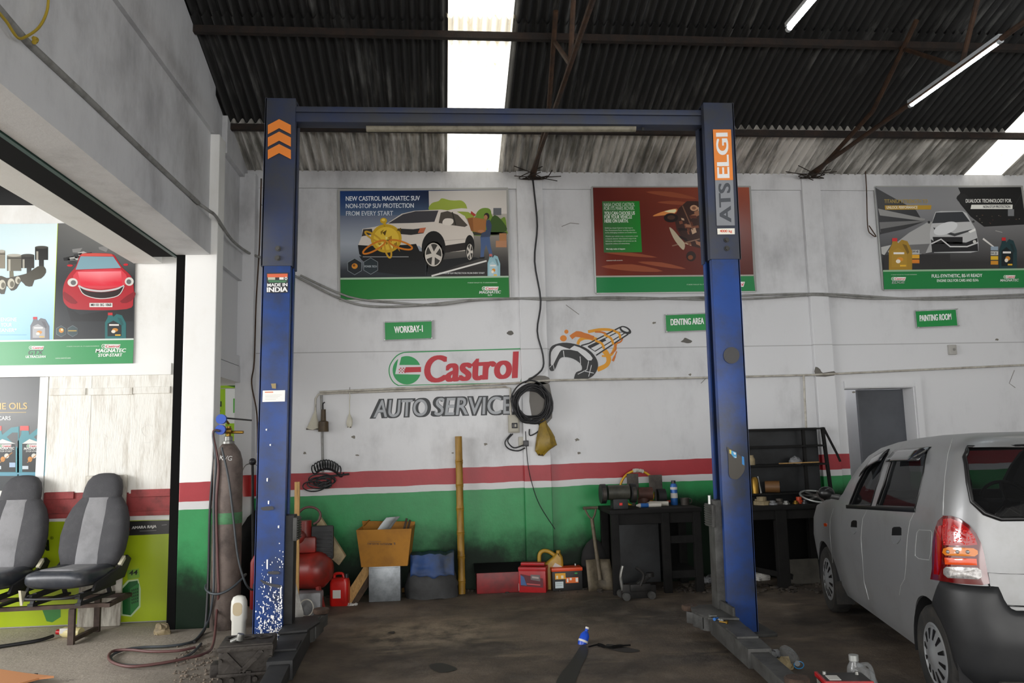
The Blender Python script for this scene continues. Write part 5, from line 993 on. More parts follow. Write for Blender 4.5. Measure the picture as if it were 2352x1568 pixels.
# cardboard carton on a sheet-metal box
mat('cardboard', '#a5701f', .75, 0, '#84581a', 5, .4); mat('sheet_zinc', '#8d9296', .38, .5, '#5c6063', 6, .5); mat('paper_white', '#b9c0c2', .5)
mp_ = FP(884, 1349); my = 7.85; mp_ = onY(884, 1349, my); z0 = .33
t = thing('metal_box', 'grey sheet-metal box standing under the cardboard carton', 'metal box', (mp_.x, my + .1, 0)); MB().box((0, 0, z0 / 2), (.30, .26, z0), .006).build('casing', MATS['sheet_zinc'], t, 30); MB().box((0, -.132, z0 / 2), (.27, .006, z0 - .03), .003).build('lid_panel', MATS['sheet_zinc'], t, 30)
bc = onY(886, 1240, my); t = thing('cardboard_box', 'open brown cardboard carton with magazines on the grey metal box', 'carton', (bc.x, my + .10, z0 + .001), -.06)
def wallq(p4, th=.006): return MB().prism(p4, (0, th, 0))
bw, bd, bh = .50, .32, .35; top_ = .53
mb = MB(); mb.box((0, 0, .004), (bw - .06, bd - .04, .008))
for s_ in (-1, 1):
    mb.prism([(s_ * (bw / 2 - .03), -bd / 2, 0), (s_ * (bw / 2 - .03), bd / 2, 0), (s_ * top_ / 2, bd / 2 + .03, bh), (s_ * top_ / 2, -bd / 2 - .02, bh)], (-s_ * .006, 0, 0)); mb.prism([(-bw / 2 + .03, s_ * bd / 2, 0), (bw / 2 - .03, s_ * bd / 2, 0), (top_ / 2, s_ * (bd / 2 + .025), bh + (.03 if s_ > 0 else 0)), (-top_ / 2, s_ * (bd / 2 + .025), bh + (.05 if s_ > 0 else 0))], (0, -s_ * .006, 0))
mb.build('carton', MATS['cardboard'], t, 0)
MB().prism([(-.26, .12, bh), (-.24, .19, bh), (-.19, .2, bh + .06), (-.2, .13, bh + .06)], (.006, 0, 0)).build('flap', MATS['cardboard'], t, 0)
a = Art(lambda x, y, o: onY(x, y, my - .083 - o)); a.view(560, 980, 3.4086); a.text('MARUTI SUZUKI', (1160, 910), (970, 906), 16, '#5a3a14', 2, .03); a.line([(975, 896), (1075, 898)], 4, '#7a5420', 2); a.poly([(1172, 905), (1186, 905), (1186, 925), (1178, 922)], '#5a3a14', 2); a.build('carton_print', PS, t)
for i, (x, y, rx) in enumerate(((-.10, -.03, .30), (-.075, 0, .36))):
    t2 = thing('magazine', ('curled pale magazine sticking out of the carton, the front one', 'curled bluish magazine sticking out of the carton, the rear one')[i], 'magazine', (bc.x + x, my + .1 + y, z0 + .05), 0, 'magazines in the carton')
    MB().sheet([[V((-.08 + .05 * v + .10 * v * v + k * .05, k * .03, .30 * v + .06)) for k in range(3)] for v in [j / 8 for j in range(10)]]).build('pages', MATS['paper_white'], t2, 60); mm = t2.children[0].modifiers.new('thickness', 'SOLIDIFY'); mm.thickness = .006
t = thing('wiper_blade', 'pair of dark strips poking out of the carton at its right', 'wiper', (bc.x + .17, my + .12, z0 + .1)); MB().bar((-.06, 0, .0), (.03, -.02, .33), .012, .02).build('strip', MATS['old_timber'], t, 0); MB().bar((-.02, .04, .0), (.06, .02, .31), .012, .02).build('strip', MATS['old_timber'], t, 0)
# leaning boards, plank and a scrap motor
p0 = onY(778, 1345, 7.75)
t = thing('leaning_board', 'fan of thin rough boards leaning left of the metal box', 'board', (p0.x, 7.75, 0))
for k in range(3):
    MB().prism([V((0 + k * .03, .0 + k * .03, .0)), V((.11 + k * .03, k * .03, 0)), V((.34 + k * .02, .16 + k * .03, .36 - k * .03)), V((.26 + k * .02, .16 + k * .03, .38 - k * .03))], (0, .012, 0)).build('board', MATS['raw_timber' if k == 0 else 'old_timber'], t, 0)
pA, pB = FP(812, 1357), FP(925, 1362); t = thing('floor_plank', 'dark plank with a bright sawn end lying before the metal box', 'plank', (pA + pB) / 2); MB().bar(pA + V((0, .02, .03)), pB + V((0, -.02, .03)), .09, .055, bev=.004).build('plank', MATS['old_timber'], t, 0, world=True)
d_ = (pB - pA).normalized(); MB().bar(pB + V((0, -.02, .03)), pB + d_ * .004 + V((0, -.02, .03)), .086, .052).build('sawn_end', MATS['raw_timber'], t, 0, world=True)
p = FP(937, 1352); t = thing('scrap_motor', 'black scrap motor parts between the metal box and the tarp bundle', 'scrap', p + V((0, .12, 0))); mb = MB().cyl((-.05, 0, .09), (.05, -.02, .10), .08, seg=18).cyl((.0, 0, .2), (.02, -.05, .22), .05, seg=14).box((.0, 0, .05), (.14, .12, .1), .02).tube([(.05, -.05, .1), (.07, -.1, .2), (.0, -.05, .28)], .008, 6); mb.build('motor_body', MATS['black_iron'], t, 35)
# tarp bundle
mat('tarp_grey', '#3a3b3c', .7, 0, '#232322', 4, .5, .2); mat('tarp_blue', '#1c3f75', .6, 0, '#232c38', 4, .55)
p = FP(993, 1346); p.y = 7.98
t = thing('tarp_bundle', 'lumpy grey bundle under a blue tarp against the green wall', 'bundle', p)
def lump(w_, d_, h_, seed, zs=0, n=20, m=10):
    secs = []
    for i in range(m + 1):
        u = i / m; r_ = (1 - u ** 3) ** .5 if u < 1 else .02; secs.append([V((w_ / 2 * max(r_, .04) * cos(k * 2 * pi / n) * (1 + .10 * noise.noise(V((k * .9, i * .5, seed)))), d_ / 2 * max(r_, .04) * sin(k * 2 * pi / n), zs + h_ * u + .02 * noise.noise(V((k * .7, i, seed))))) for k in range(n)])
    return MB().loft(secs)
lump(.52, .34, .38, 2).build('bundle_body', MATS['tarp_grey'], t, 40, jitter=.018, jscale=9)
mb = MB(); g = []
for j in range(9):
    v = j / 8; g.append([V((-.2 + .42 * i / 16, -.15 - .035 * v - .02 * noise.noise(V((i * .45, j * .4, 1))) - .012 * sin(i * .8), .42 - (.20 + .05 * noise.noise(V((i * .3, 0, 7)))) * v + .03 * noise.noise(V((i * .35, 3, 1))) * (1 - v))) for i in range(17)])
g.insert(0, [V((-.2 + .42 * i / 16, .06, .425 + .03 * noise.noise(V((i * .35, 3, 1))))) for i in range(17)]); mb.sheet(g); o = mb.build('blue_sheet', MATS['tarp_blue'], t, 60); s_ = o.modifiers.new('thickness', 'SOLIDIFY'); s_.thickness = .004
# bamboo pole
mat('bamboo', '#9a7424', .5, 0, '#6f5218', 5, .5, .1, stretch=(5, 5, 1))
p = FP(1060, 1356); p.y = 8.04; tp = onY(1053, 1002, YW - .10); d = V((tp.x - p.x, tp.y - p.y, tp.z)); 
t = thing('bamboo_pole', 'thick yellow bamboo pole propped upright against the striped wall', 'bamboo pole', p); Lb = d.length; prof = [(0, 0), (.036, 0)]
for k in range(7):
    z = .12 + k * Lb / 6.6
    if z < Lb - .04: prof += [(.036, z - .03), (.041, z - .006), (.037, z), (.041, z + .006), (.036, z + .03)]
prof += [(.036, Lb), (.030, Lb), (.028, Lb - .03), (0, Lb - .03)]
MB().lathe(prof, (0, 0, 0), 20, axis=d).build('culm', MATS['bamboo'], t, 40)
t = thing('packet', 'small yellow packet behind the foot of the bamboo pole', 'packet', FP(1077, 1338) + V((0, .02, 0)), .3); MB().box((0, 0, .055), (.09, .05, .11), .004, rot=(0, .3, 0)).build('packet_body', mat('packet_yellow', '#b8861c', .5), t, 30)
t = thing('brick_piece', 'small orange brick piece before the tarp bundle', 'brick', FP(968, 1347)); MB().box((0, 0, .022), (.07, .05, .044), .004).build('brick', mat('brick_orange', '#8a4a24', .8), t, 0)
# long red case
p0, p1 = FP(1093, 1354), FP(1195, 1354); t = thing('tool_case', 'long red metal case on the floor left of the red battery', 'tool case', V(((p0.x + p1.x) / 2, 8.09, 0))); mat('case_red', '#7d1418', .45, 0, '#3a1214', 5, .5)
MB().box((0, 0, .10), ((p1.x - p0.x), .2, .20), .008).build('case', MATS['case_red'], t, 30); MB().prism([(-.24, -.1, .2), (.24, -.1, .2), (.24, .1, .26), (-.24, .1, .26)], (0, 0, .006)).build('lid', MATS['soot_black'], t, 0)
# batteries
def battery(label, p, rz, w_, d_, h_, body, lid, name='car_battery', grp='car batteries'):
    t = thing(name, label, 'battery', p, rz, grp); MB().box((0, 0, h_ * .42), (w_, d_, h_ * .84), .006).build('case', MATS[body], t, 30); MB().box((0, 0, h_ * .9), (w_ + .008, d_ + .008, h_ * .15), .006).build('lid', MATS[lid], t, 30)
    for x in (-.36, .36): MB().cyl((w_ * x, d_ * .28, h_ * .97), (w_ * x, d_ * .28, h_ * 1.06), .012, .010).build('terminal', MATS['steel_bare'], t, 40)
    return t
mat('bat_red', '#a8161c', .4, 0, '#7a1418', 7, .35); mat('bat_black', '#141414', .5); mat('bat_orange', '#d8481a', .4); mat('bat_white', '#c9c6bc', .45)
def face_art(t, w_, d_, h_, f):
    M = XF[t.name]; a = Art(lambda x, y, o: M @ V((x * w_ / 2, -d_ / 2 - .004 - o, y * h_))); f(a); a.build('label', PS, t)
p = FP(1236, 1361); t = battery('red car battery with a torn label, left of the orange-topped one', p + V((-.03, .10, 0)), -.28, .27, .17, .25, 'bat_red', 'bat_red')
face_art(t, .27, .17, .25, lambda a: (a.poly([(-.85, .25), (.8, .2), (.8, .55), (-.85, .72)], '#5a1a24', 1), a.poly([(-.85, .3), (-.4, .28), (-.6, .6), (-.85, .68)], '#3a5a8a', 2), a.poly([(-.1, .5), (.6, .44), (.6, .68), (-.1, .7)], '#6a6060', 2), a.line([(0, .6), (.5, .57)], .07, '#a89a94', 3), a.line([(-.4, .34), (.6, .3)], .04, '#c05050', 3)))
MB().box((-.137, -.05, .05), (.004, .05, .07)).build('torn_paper', MATS['label_white'], t, 0); MB().box((0, -.01, .268), (.24, .07, .03), .008).build('cell_strip', MATS['bat_red'], t, 30)
p = FP(1304, 1356); t = battery('black car battery with an orange top, between the red one and the shovel', p + V((0, .09, 0)), .02, .305, .165, .225, 'bat_black', 'bat_orange')
face_art(t, .305, .165, .225, lambda a: (a.rect(-.82, .5, -.12, .76, '#e0a020', 1), a.rect(-.74, .53, -.62, .66, '#e8e0c8', 2), a.rect(-.42, .53, -.26, .66, '#e8e0c8', 2), a.rect(-.12, .32, .72, .56, '#e06a1c', 1), a.rect(-.05, .36, .06, .52, '#e8e4dc', 2), a.rect(.14, .44, .28, .54, '#e8e4dc', 2), a.rect(.54, .36, .7, .53, '#e8e4dc', 2), a.rect(-.82, .12, -.28, .4, '#c8d4d8', 1), a.ell(.58, .73, .11, .03, '#2f9a4a', 2), a.line([(-.76, .32), (-.36, .32)], .015, '#8a9498', 2), a.line([(-.76, .24), (-.36, .24)], .015, '#8a9498', 2)))
# mustard oil can
mat('can_mustard', '#b08a2c', .4, 0, '#8a6a20', 8, .4)
p = FP(1262, 1344); p.y = max(p.y, 8.0); t = thing('oil_can', 'mustard yellow oil can behind the two car batteries', 'oil can', (p.x, 8.12, 0), -.1)
secs = [[V((q.x, q.y, z)) for q in rrect(w_, .11, .03, cx=ox)] for w_, z, ox in ((.24, 0, 0), (.25, .01, 0), (.25, .2, 0), (.17, .26, .04), (.10, .31, .07), (.05, .345, .075))]
MB().loft(secs).build('body', MATS['can_mustard'], t, 40); MB().tube([(.05, 0, .32), (-.02, 0, .365), (-.08, 0, .37), (-.115, 0, .33), (-.115, 0, .22), (-.10, 0, .17)], .02, 10).build('handle', MATS['can_mustard'], t, 50); MB().cyl((.078, 0, .34), (.078, 0, .375), .022).build('cap', MATS['can_mustard'], t, 40); MB().prism([(.0, -.057, .05), (.11, -.057, .05), (.11, -.057, .22), (.04, -.057, .26), (.0, -.057, .2)], (0, .002, 0)).build('label', MATS['label_white'], t, 0)
# shovel
mat('shovel_steel', '#6a604e', .6, .3, '#3a332a', 7, .5, .2); p = FP(1378, 1352); p.y = 7.9; hz = onY(1356, 1166, 8.05)
t = thing('shovel', 'worn square shovel with a loop grip leaning on the green wall', 'shovel', p); w_ = V((hz.x - p.x, hz.y - p.y, hz.z)); dn = w_.normalized(); q_ = dn.cross(V((0, 1, 0))).normalized() * -1
R2 = V((1, 0, 0)); bl = MB(); g = []
for j in range(7):
    v = j / 6; ww = .135 - .012 * v; g.append([V((0, 0, .0)) + dn * (.30 * v) + R2 * (ww * (i / 4 - 1) ) + V((0, .02 * abs(i / 4 - 1) * -1 + (.015 if abs(i - 4) < 2 else 0), 0)) for i in range(9)])
bl.sheet(g); o = bl.build('blade', MATS['shovel_steel'], t, 50); s_ = o.modifiers.new('thickness', 'SOLIDIFY'); s_.thickness = .006
MB().cyl(dn * .10, dn * .36, .024, .02).cyl(dn * .28, dn * (w_.length - .11), .019).build('shaft', MATS['shovel_steel'], t, 40)
e = dn * (w_.length - .12); MB().tube([e, e + dn * .05 + R2 * .035, e + dn * .12 + R2 * .06], .01, 8).tube([e, e + dn * .05 - R2 * .035, e + dn * .12 - R2 * .06], .01, 8).cyl(e + dn * .12 - R2 * .075, e + dn * .12 + R2 * .075, .015).build('grip', MATS['shovel_steel'], t, 40)
p = FP(1375, 1345); t = thing('scrap_sack', 'round dark sack slumped behind the shovel', 'sack', (p.x - .03, 8.14, 0)); lump(.30, .13, .48, 5).build('sack_body', mat('sack_dark', '#1f1e1e', .85, 0, '#121212', 5, .5), t, 40, jitter=.012, jscale=8)
# trolley jack
p = FP(1468, 1356); t = thing('trolley_jack', 'greasy black trolley jack on the floor before the workbench', 'jack', (onY(1468, 1350, 7.46).x, 7.46, 0), .08)
MB().bar((-.17, 0, .07), (.16, 0, .05), .04, .13, bev=.01).box((.0, 0, .10), (.2, .10, .07), .012).bar((-.05, 0, .09), (.10, 0, .2), .05, .05, bev=.008).cyl((.11, 0, .19), (.11, 0, .225), .04, seg=16).build('chassis', MATS['black_iron'], t, 35)
for x in (-.155, .09):
    for y in (-.085, .085): MB().cyl((x, y - .018, .035), (x, y + .018, .035), .035, seg=20).cyl((x, y - .021, .035), (x, y + .021, .035), .014, seg=12).build('wheel', MATS['lift_grey'], t, 40)
MB().tube([(-.16, 0, .08), (-.175, 0, .2), (-.15, 0, .30)], .016, 8).build('handle_socket', MATS['steel_bare'], t, 40); MB().tube([(.0, -.04, .12), (.03, -.06, .22), (-.04, -.05, .29)], .014, 8).build('lever', MATS['black_iron'], t, 40)

# ================================================================== WORKBENCHES
mat('bench_black', '#171615', .75, .0, '#0a0a0a', 5, .5, .15, spec=.25); mat('bench_panel', '#2a2c2e', .5, .3, '#101010', 3, .55)
BY = 7.62; tz = .80; bx0, bx1 = onY(1405, 1175, BY).x, onY(1607, 1170, BY).x
t = thing('workbench', 'sooty black workbench carrying the bench grinder', 'workbench', ((bx0 + bx1) / 2, BY + .28, 0)); hw = (bx1 - bx0) / 2
MB().box((0, 0, tz - .02), (2 * hw + .04, .58, .04), .006).build('bench_top', MATS['bench_black'], t, 30); MB().box((0, -.25, tz - .09), (2 * hw, .03, .10)).build('apron', MATS['bench_black'], t, 0)
lxs = [(-hw + .03, -.25), (onY(1532, 1250, BY).x - (bx0 + bx1) / 2, -.25), (hw - .03, -.25), (-hw + .03, .24), (hw - .03, .24)]
for x, y in lxs: MB().box((x, y, (tz - .04) / 2), (.075, .06, tz - .04), .004).build('leg', MATS['bench_black'], t, 0)
for z in (.50, .17): MB().box(((lxs[1][0] + lxs[2][0]) / 2, -.25, z), (lxs[2][0] - lxs[1][0], .04, .07)).build('rail', MATS['bench_black'], t, 0)
MB().box(((lxs[0][0] + lxs[1][0]) / 2, -.10, .36), (lxs[1][0] - lxs[0][0] - .06, .02, .56)).build('side_panel', MATS['bench_panel'], t, 0)
MB().box((0, .26, .38), (2 * hw, .02, .70)).build('back_panel', MATS['soot_black'], t, 0); MB().box(((lxs[1][0] + lxs[2][0]) / 2, .0, .19), (lxs[2][0] - lxs[1][0], .5, .02)).build('shelf', MATS['bench_black'], t, 0)
onB = lambda x, y: V((onY(x, y, 7.70 + (1170 - y) * .018).x, 7.70 + (1170 - y) * .018, tz))
mat('grinder_grey', '#4c4b42', .5, .2, '#2a2a26', 8, .5); mat('guard_steel', '#4f4a44', .5, .4, '#2c2724', 8, .5); mat('switch_red', '#d02018', .4)
p = onB(1428, 1172); p.y = BY + .14; t = thing('bench_grinder', 'bench grinder with a red switch at the left end of the workbench', 'grinder', (p.x, p.y, tz))
MB().box((0, 0, .05), (.15, .14, .10), .012).build('base', MATS['lift_black'], t, 30); MB().cyl((-.115, 0, .16), (.10, 0, .16), .072, seg=24).build('motor', MATS['grinder_grey'], t, 40)
for x in (-.16, .14): MB().cyl((x - .025, 0, .15), (x + .025, 0, .15), .095, seg=24).build('wheel_guard', MATS['lift_black'], t, 40); MB().cyl((x - .015, -.03, .15), (x + .015, -.03, .15), .075, seg=24).build('grinding_wheel', MATS['guard_steel'], t, 40)
MB().box((0, -.073, .05), (.03, .008, .025), .003).build('switch', MATS['switch_red'], t, 0)
p = onB(1476, 1150); t = thing('bench_vice', 'rusty round vice body between two upright plates on the workbench', 'vice', (p.x, BY + .40, tz))
MB().cyl((-.05, 0, .12), (.09, -.02, .12), .065, seg=20).cyl((0, 0, 0), (0, 0, .08), .06).build('body', mat('vice_rust', '#5a3a30', .6, .2, '#2f221e', 8, .5), t, 40)
for x, z, s_ in ((-.10, .24, .12), (.14, .22, .14)): MB().box((x, .02, z), (s_, .012, .17), .003).build('plate', MATS['guard_steel'], t, 0); MB().box((x, .02, .075), (.03, .02, .15)).build('plate_stand', MATS['guard_steel'], t, 0)
MB().cyl((.14, -.02, .09), (.22, -.02, .09), .075, seg=20).build('drum', MATS['lift_black'], t, 40)
p = onB(1465, 1140); cc = onY(1465, 1122, YW - .10); t = thing('yellow_hose', 'yellow hose ring standing behind the bench grinder', 'hose', (cc.x, YW - .10, tz)); mat('hose_yellow', '#c8981c', .45); rr = .185
MB().tube([V((rr * cos(k * pi / 16), 0, cc.z - tz + rr * sin(k * pi / 16))) for k in range(-7, 24)], .012, 8).build('ring', MATS['hose_yellow'], t, 50); MB().tube([V((rr * cos(pi / 2 + k * .12), -.008, cc.z - tz + (rr + .004) * sin(pi / 2 + k * .12))) for k in range(-3, 3)], .02, 8).build('clear_wrap', mat('wrap_clear', '#b8b4a8', .2), t, 30, jitter=.006, jscale=60)
mat('can_blue', '#2a62a8', .35, .2); p = onB(1549, 1154); t = thing('spray_can', 'tall blue and white spray can standing on the workbench', 'spray can', p)
MB().lathe([(0, 0), (.034, 0), (.036, .005), (.036, .19), (.026, .215), (0, .215)], (0, 0, 0), 24).build('can', MATS['can_blue'], t, 40); MB().cyl((0, 0, .21), (0, 0, .245), .022).build('cap', MATS['dial_black'], t, 40); MB().lathe([(.0368, .07), (.0368, .12)], (0, 0, 0), 24).build('label', MATS['label_white'], t, 60); MB().lathe([(.0366, .155), (.0366, .18)], (0, 0, 0), 24).build('upper_band', MATS['label_white'], t, 60)
mat('tube_white', '#c9c4ba', .4)
for lab, a0, b0, r_ in (('white sealant tube with blue letters at the front of the workbench', (1468, 1164), (1518, 1164), .021), ('white sealant tube lying behind the lettered one on the workbench', (1492, 1156), (1536, 1160), .024)):
    A_, B_ = onB(*a0) + V((0, 0, r_)), onB(*b0) + V((0, 0, r_)); t = thing('sealant_tube', lab, 'sealant tube', (A_ + B_) / 2, 0, 'sealant tubes on the workbench'); MB().cyl(A_, B_, r_, seg=20).build('barrel', MATS['tube_white'], t, 40, world=True); MB().cyl(A_ - (B_ - A_).normalized() * .03, A_, .008, r_ * .9, seg=14).build('nozzle', MATS['tube_white'], t, 40, world=True)
    if r_ < .022: MB().cyl(A_ + (B_ - A_) * .06, A_ + (B_ - A_) * .42, r_ + .0008, seg=20).build('blue_label', MATS['can_blue'], t, 40, world=True)
A_, B_ = onB(1482, 1150) + V((0, .03, .03)), onB(1548, 1150) + V((0, .02, .03)); t = thing('caulking_gun', 'orange caulking gun lying behind the sealant tubes', 'caulking gun', (A_ + B_) / 2); mat('gun_orange', '#b03a14', .5)
MB().bar(A_, B_, .03, .02).tube([A_, A_ + V((-.02, 0, -.02)), A_ + V((-.04, -.02, .06))], .008, 6).build('frame', MATS['gun_orange'], t, 30, world=True); MB().tube([A_ + V((-.05, 0, .09)), A_ + V((-.04, -.01, .04)), A_ + V((0, 0, 0))], .008, 6).build('trigger', MATS['gun_orange'], t, 40, world=True)
p = onB(1573, 1157); t = thing('steel_mug', 'dark metal mug right of the blue spray can', 'mug', p); MB().lathe([(0, 0), (.04, 0), (.045, .07), (.041, .07), (.037, .006), (0, .006)], (0, 0, 0), 20).build('mug_body', MATS['guard_steel'], t, 40); MB().tube([(.042, 0, .015), (.07, 0, .025), (.07, 0, .055), (.044, 0, .062)], .005, 6).build('handle', MATS['guard_steel'], t, 40)
# second bench and its rack
B2 = 7.60; x0, x1 = onY(1700, 1170, B2).x, onY(1925, 1168, B2).x; tz2 = .79
t = thing('workbench', 'black workbench under the tool rack, between the right lift column and the car', 'workbench', ((x0 + x1) / 2, B2 + .28, 0)); hw = (x1 - x0) / 2
MB().box((0, 0, tz2 - .02), (2 * hw, .58, .04), .006).build('bench_top', MATS['bench_black'], t, 30); MB().box((0, -.25, tz2 - .085), (2 * hw - .04, .03, .09)).build('apron', MATS['bench_black'], t, 0)
for x, y in ((onY(1799, 1250, B2).x - (x0 + x1) / 2, -.24), (-hw + .05, -.24), (hw - .05, -.24), (-hw + .05, .24), (hw - .05, .24)): MB().box((x, y, (tz2 - .04) / 2), (.11 if abs(x) < .3 else .07, .08, tz2 - .04), .004).build('leg', MATS['bench_black'], t, 0)
MB().box((0, .27, .38), (2 * hw - .1, .02, .7)).build('back_panel', MATS['soot_black'], t, 0); MB().bar((-hw + .05, -.2, .2), (.0, -.24, .1), .05, .05).build('brace', MATS['bench_black'], t, 0)
rx0, rx1 = onY(1705, 1000, 7.95).x, onY(1893, 1000, 7.95).x; zt = onY(1800, 983, 7.95).z
t = thing('tool_rack', 'blackened open rack with shelves standing on the right workbench', 'rack', ((rx0 + rx1) / 2, 7.98, tz2)); hw = (rx1 - rx0) / 2; H_ = zt - tz2
for x, l in ((-hw, 0), (hw, .05), (onY(1848, 1000, 7.95).x - (rx0 + rx1) / 2, 0)): MB().bar((x + l, 0, 0), (x, 0, H_), .03, .03).build('upright', MATS['bench_black'], t, 0)
for z in (H_ - .012, H_ - .19, H_ - .38, .09): MB().box((0, .04, z), (2 * hw + .02, .17, .018)).build('shelf', MATS['bench_black'], t, 0)
MB().box((0, .13, H_ / 2), (2 * hw, .012, H_)).build('back_sheet', MATS['bench_panel'], t, 0)
MB().tube([(hw, .0, H_ - .01), (hw + .02, .0, H_ - .02), (hw + .13, -.02, .48), (hw + .16, -.02, .40)], .013, 8, False, False).build('bent_arm', MATS['bench_black'], t, 40)
rk = lambda px, z: V((onY(px, 1100, 7.95).x, 7.97, tz2 + z))
items = MB()
t2 = thing('sheet_strip', 'pale strip of trim lying on the rack shelf', 'strip', rk(1826, H_ - .37)); MB().bar((-.17, -.05, .008), (.25, -.06, .012), .03, .01).build('strip', MATS['raw_timber'], t2, 0)
t2 = thing('spark_bottle', 'small pale jar at the left end of the rack shelf', 'jar', rk(1731, H_ - .371)); MB().lathe([(0, 0), (.032, 0), (.034, .06), (.02, .085), (.02, .1), (0, .1)], (0, 0, 0), 16).build('jar_body', MATS['dust_tan'], t2, 40)
t2 = thing('rag', 'grey crumpled rag on the rack shelf beside the pale strip', 'rag', rk(1831, H_ - .371)); lump(.13, .1, .07, 9).build('cloth', MATS['motor_grey'], t2, 40, jitter=.01, jscale=25)
t2 = thing('brass_can', 'shiny brass can on the low rack shelf at the lift column', 'can', rk(1735, .1)); MB().lathe([(0, 0), (.035, 0), (.035, .14), (.02, .165), (0, .165)], (0, 0, 0), 18).build('can_body', MATS['brass'], t2, 40)
t2 = thing('grease_nozzle', 'thin steel nozzle leaning beside the shiny brass can', 'nozzle', rk(1752, .1)); MB().cyl((-.02, 0, 0), (-.035, .02, .17), .012, .007).build('nozzle_tube', MATS['steel_bare'], t2, 40)
t2 = thing('oil_filter', 'brown drum filter lying on the low rack shelf', 'filter', rk(1776, .1)); MB().cyl((-.07, .03, .062), (.06, -.03, .062), .06, seg=24).build('shell', mat('filter_brown', '#6a4a2a', .5), t2, 40); MB().cyl((.06, -.03, .062), (.066, -.033, .062), .052, seg=24).build('end_plate', MATS['dial_black'], t2, 40)
on2 = lambda x, y: V((onY(x, y, 7.72 + (1165 - y) * .012).x, 7.72 + (1165 - y) * .012, tz2))
p = on2(1877, 1157); t2 = thing('wheel_cover', 'silver wheel cover with spokes tilted up on the right workbench', 'wheel cover', (p.x, p.y, tz2 + .012), 0, None, (.3, 0, .2))
MB().tube([V((.17 * cos(k * pi / 16), .17 * sin(k * pi / 16), .05)) for k in range(32)], .010, 8, True).build('rim', MATS['bright_trim'], t2, 50); mb = MB()
for k in range(7): mb.bar((.03 * cos(k * 2 * pi / 7), .03 * sin(k * 2 * pi / 7), .055), (.165 * cos(k * 2 * pi / 7), .165 * sin(k * 2 * pi / 7), .05), .03, .01)
mb.cyl((0, 0, .04), (0, 0, .065), .045).build('spokes', MATS['steel_bare'], t2, 40)
bits = (('orange plastic cap on the right workbench before the wheel cover', 1836, 1160, 'gun_orange', .045, .05), ('small brass fitting in the middle of the right workbench', 1828, 1163, 'brass', .03, .025), ('pale casting at the left end of the right workbench', 1750, 1160, 'dust_tan', .08, .06), ('grey bracket next to the pale casting on the right workbench', 1775, 1163, 'motor_grey', .05, .03), ('small steel ring left of the orange cap on the right workbench', 1806, 1163, 'steel_bare', .04, .025), ('dark lump of metal left of the steel ring on the right workbench', 1790, 1158, 'guard_steel', .06, .04), ('black bushing between the orange cap and the wheel cover', 1850, 1164, 'dial_black', .035, .03))
for i, (lab, px_, py_, m_, w_, h_) in enumerate(bits):
    t2 = thing('machine_part', lab, 'machine part', on2(px_, py_), i * .7, 'small parts on the right workbench'); mb = MB().lathe([(0, 0), (w_, 0), (w_, h_ * .6), (w_ * .6, h_ * .65), (w_ * .6, h_ * 1.3), (w_ * .35, h_ * 1.3), (w_ * .3, h_ * .5), (0, h_ * .5)], (0, 0, 0), 10)
    if i in (2, 3): mb.box((w_ * .9, 0, h_ * .4), (w_ * 1.6, w_, h_ * .8), .006)
    mb.build('metal_piece', MATS[m_], t2, 35)
p = FP(1842, 1343); t2 = thing('floor_board', 'grey board standing on edge under the right workbench', 'board', (p.x, p.y + .06, 0)); MB().box((0, 0, .12), (.42, .04, .24), .004, rot=(-.1, 0, 0)).build('board', mat('board_grey', '#57534b', .7, 0, '#3c3833', 4, .5), t2, 0)
for i, (lab, px_, py_, s_) in enumerate((('crumpled white plastic under the left end of the right workbench', 1750, 1333, .10), ('pale rope scrap on the floor beside the right lift column', 1634, 1340, .09), ('grey crumpled cloth under the right workbench by the grey board', 1830, 1340, .08))):
    p = FP(px_, py_); t2 = thing('scrap', lab, 'scrap', p + V((0, .05, 0))); lump(s_ * 2, s_ * 1.2, s_ * .8, 20 + i).build('crumple', MATS['label_white' if i == 0 else 'motor_grey'], t2, 30, jitter=.02, jscale=20)
# ================================================================== NEAR FLOOR AND SIDE BAY THINGS
clear_mat('clear_plastic', (.92, .94, .95), .06, .90); mat('cap_blue', '#1446b8', .35); mat('drip_blue', '#2a8ac8', .4)
pA_, pB_ = onZ(1796, 1488, .045), onZ(1838, 1530, .045); p = (pA_ + pB_) / 2; dd_ = pB_ - pA_; t = thing('water_bottle', 'crushed clear water bottle with a blue cap lying beside the right lift arm', 'bottle', p, 0, None, (0, 0, atan2(dd_.y, dd_.x)))
prof = [(0, -.14), (.036, -.14), (.042, -.13)]
for k in range(7): prof += [(.044, -.12 + k * .022), (.039, -.109 + k * .022)]
prof += [(.043, .04), (.038, .07), (.018, .11), (.015, .125), (.015, .14), (0, .14)]
MB().lathe(prof, (0, 0, 0), 24, axis=(1, 0, 0)).build('bottle_body', MATS['clear_plastic'], t, 40, jitter=.004, jscale=30); MB().tube([V((.145 + .004, .03 * cos(k * pi / 6) + .01, .022 * sin(k * pi / 6) - .01)) for k in range(12)], .003, 6, True).build('cap_ring', MATS['drip_blue'], t, 40); MB().cyl((.14, 0, 0), (.155, 0, 0), .017).build('cap', mat('cap_grey', '#8a9094', .4), t, 40)
p = onZ(1956, 1563, .19); p.z = 0; t = battery('white car battery with a red top at the bottom edge before the car', p + V((0, .085, 0)), -.18, .24, .17, .19, 'bat_white', 'lid_dark' if mat('lid_dark', '#2a2624', .5) else '', 'car_battery')
MB().box((0, -.09, .178), (.25, .016, .024), .003).build('red_edge', MATS['bat_red'], t, 0); MB().box((-.12, -.0, .178), (.016, .18, .024), .003).build('red_edge', MATS['bat_red'], t, 0); MB().box((-.06, -.02, .187), (.06, .08, .004)).build('label', MATS['label_white'], t, 0)
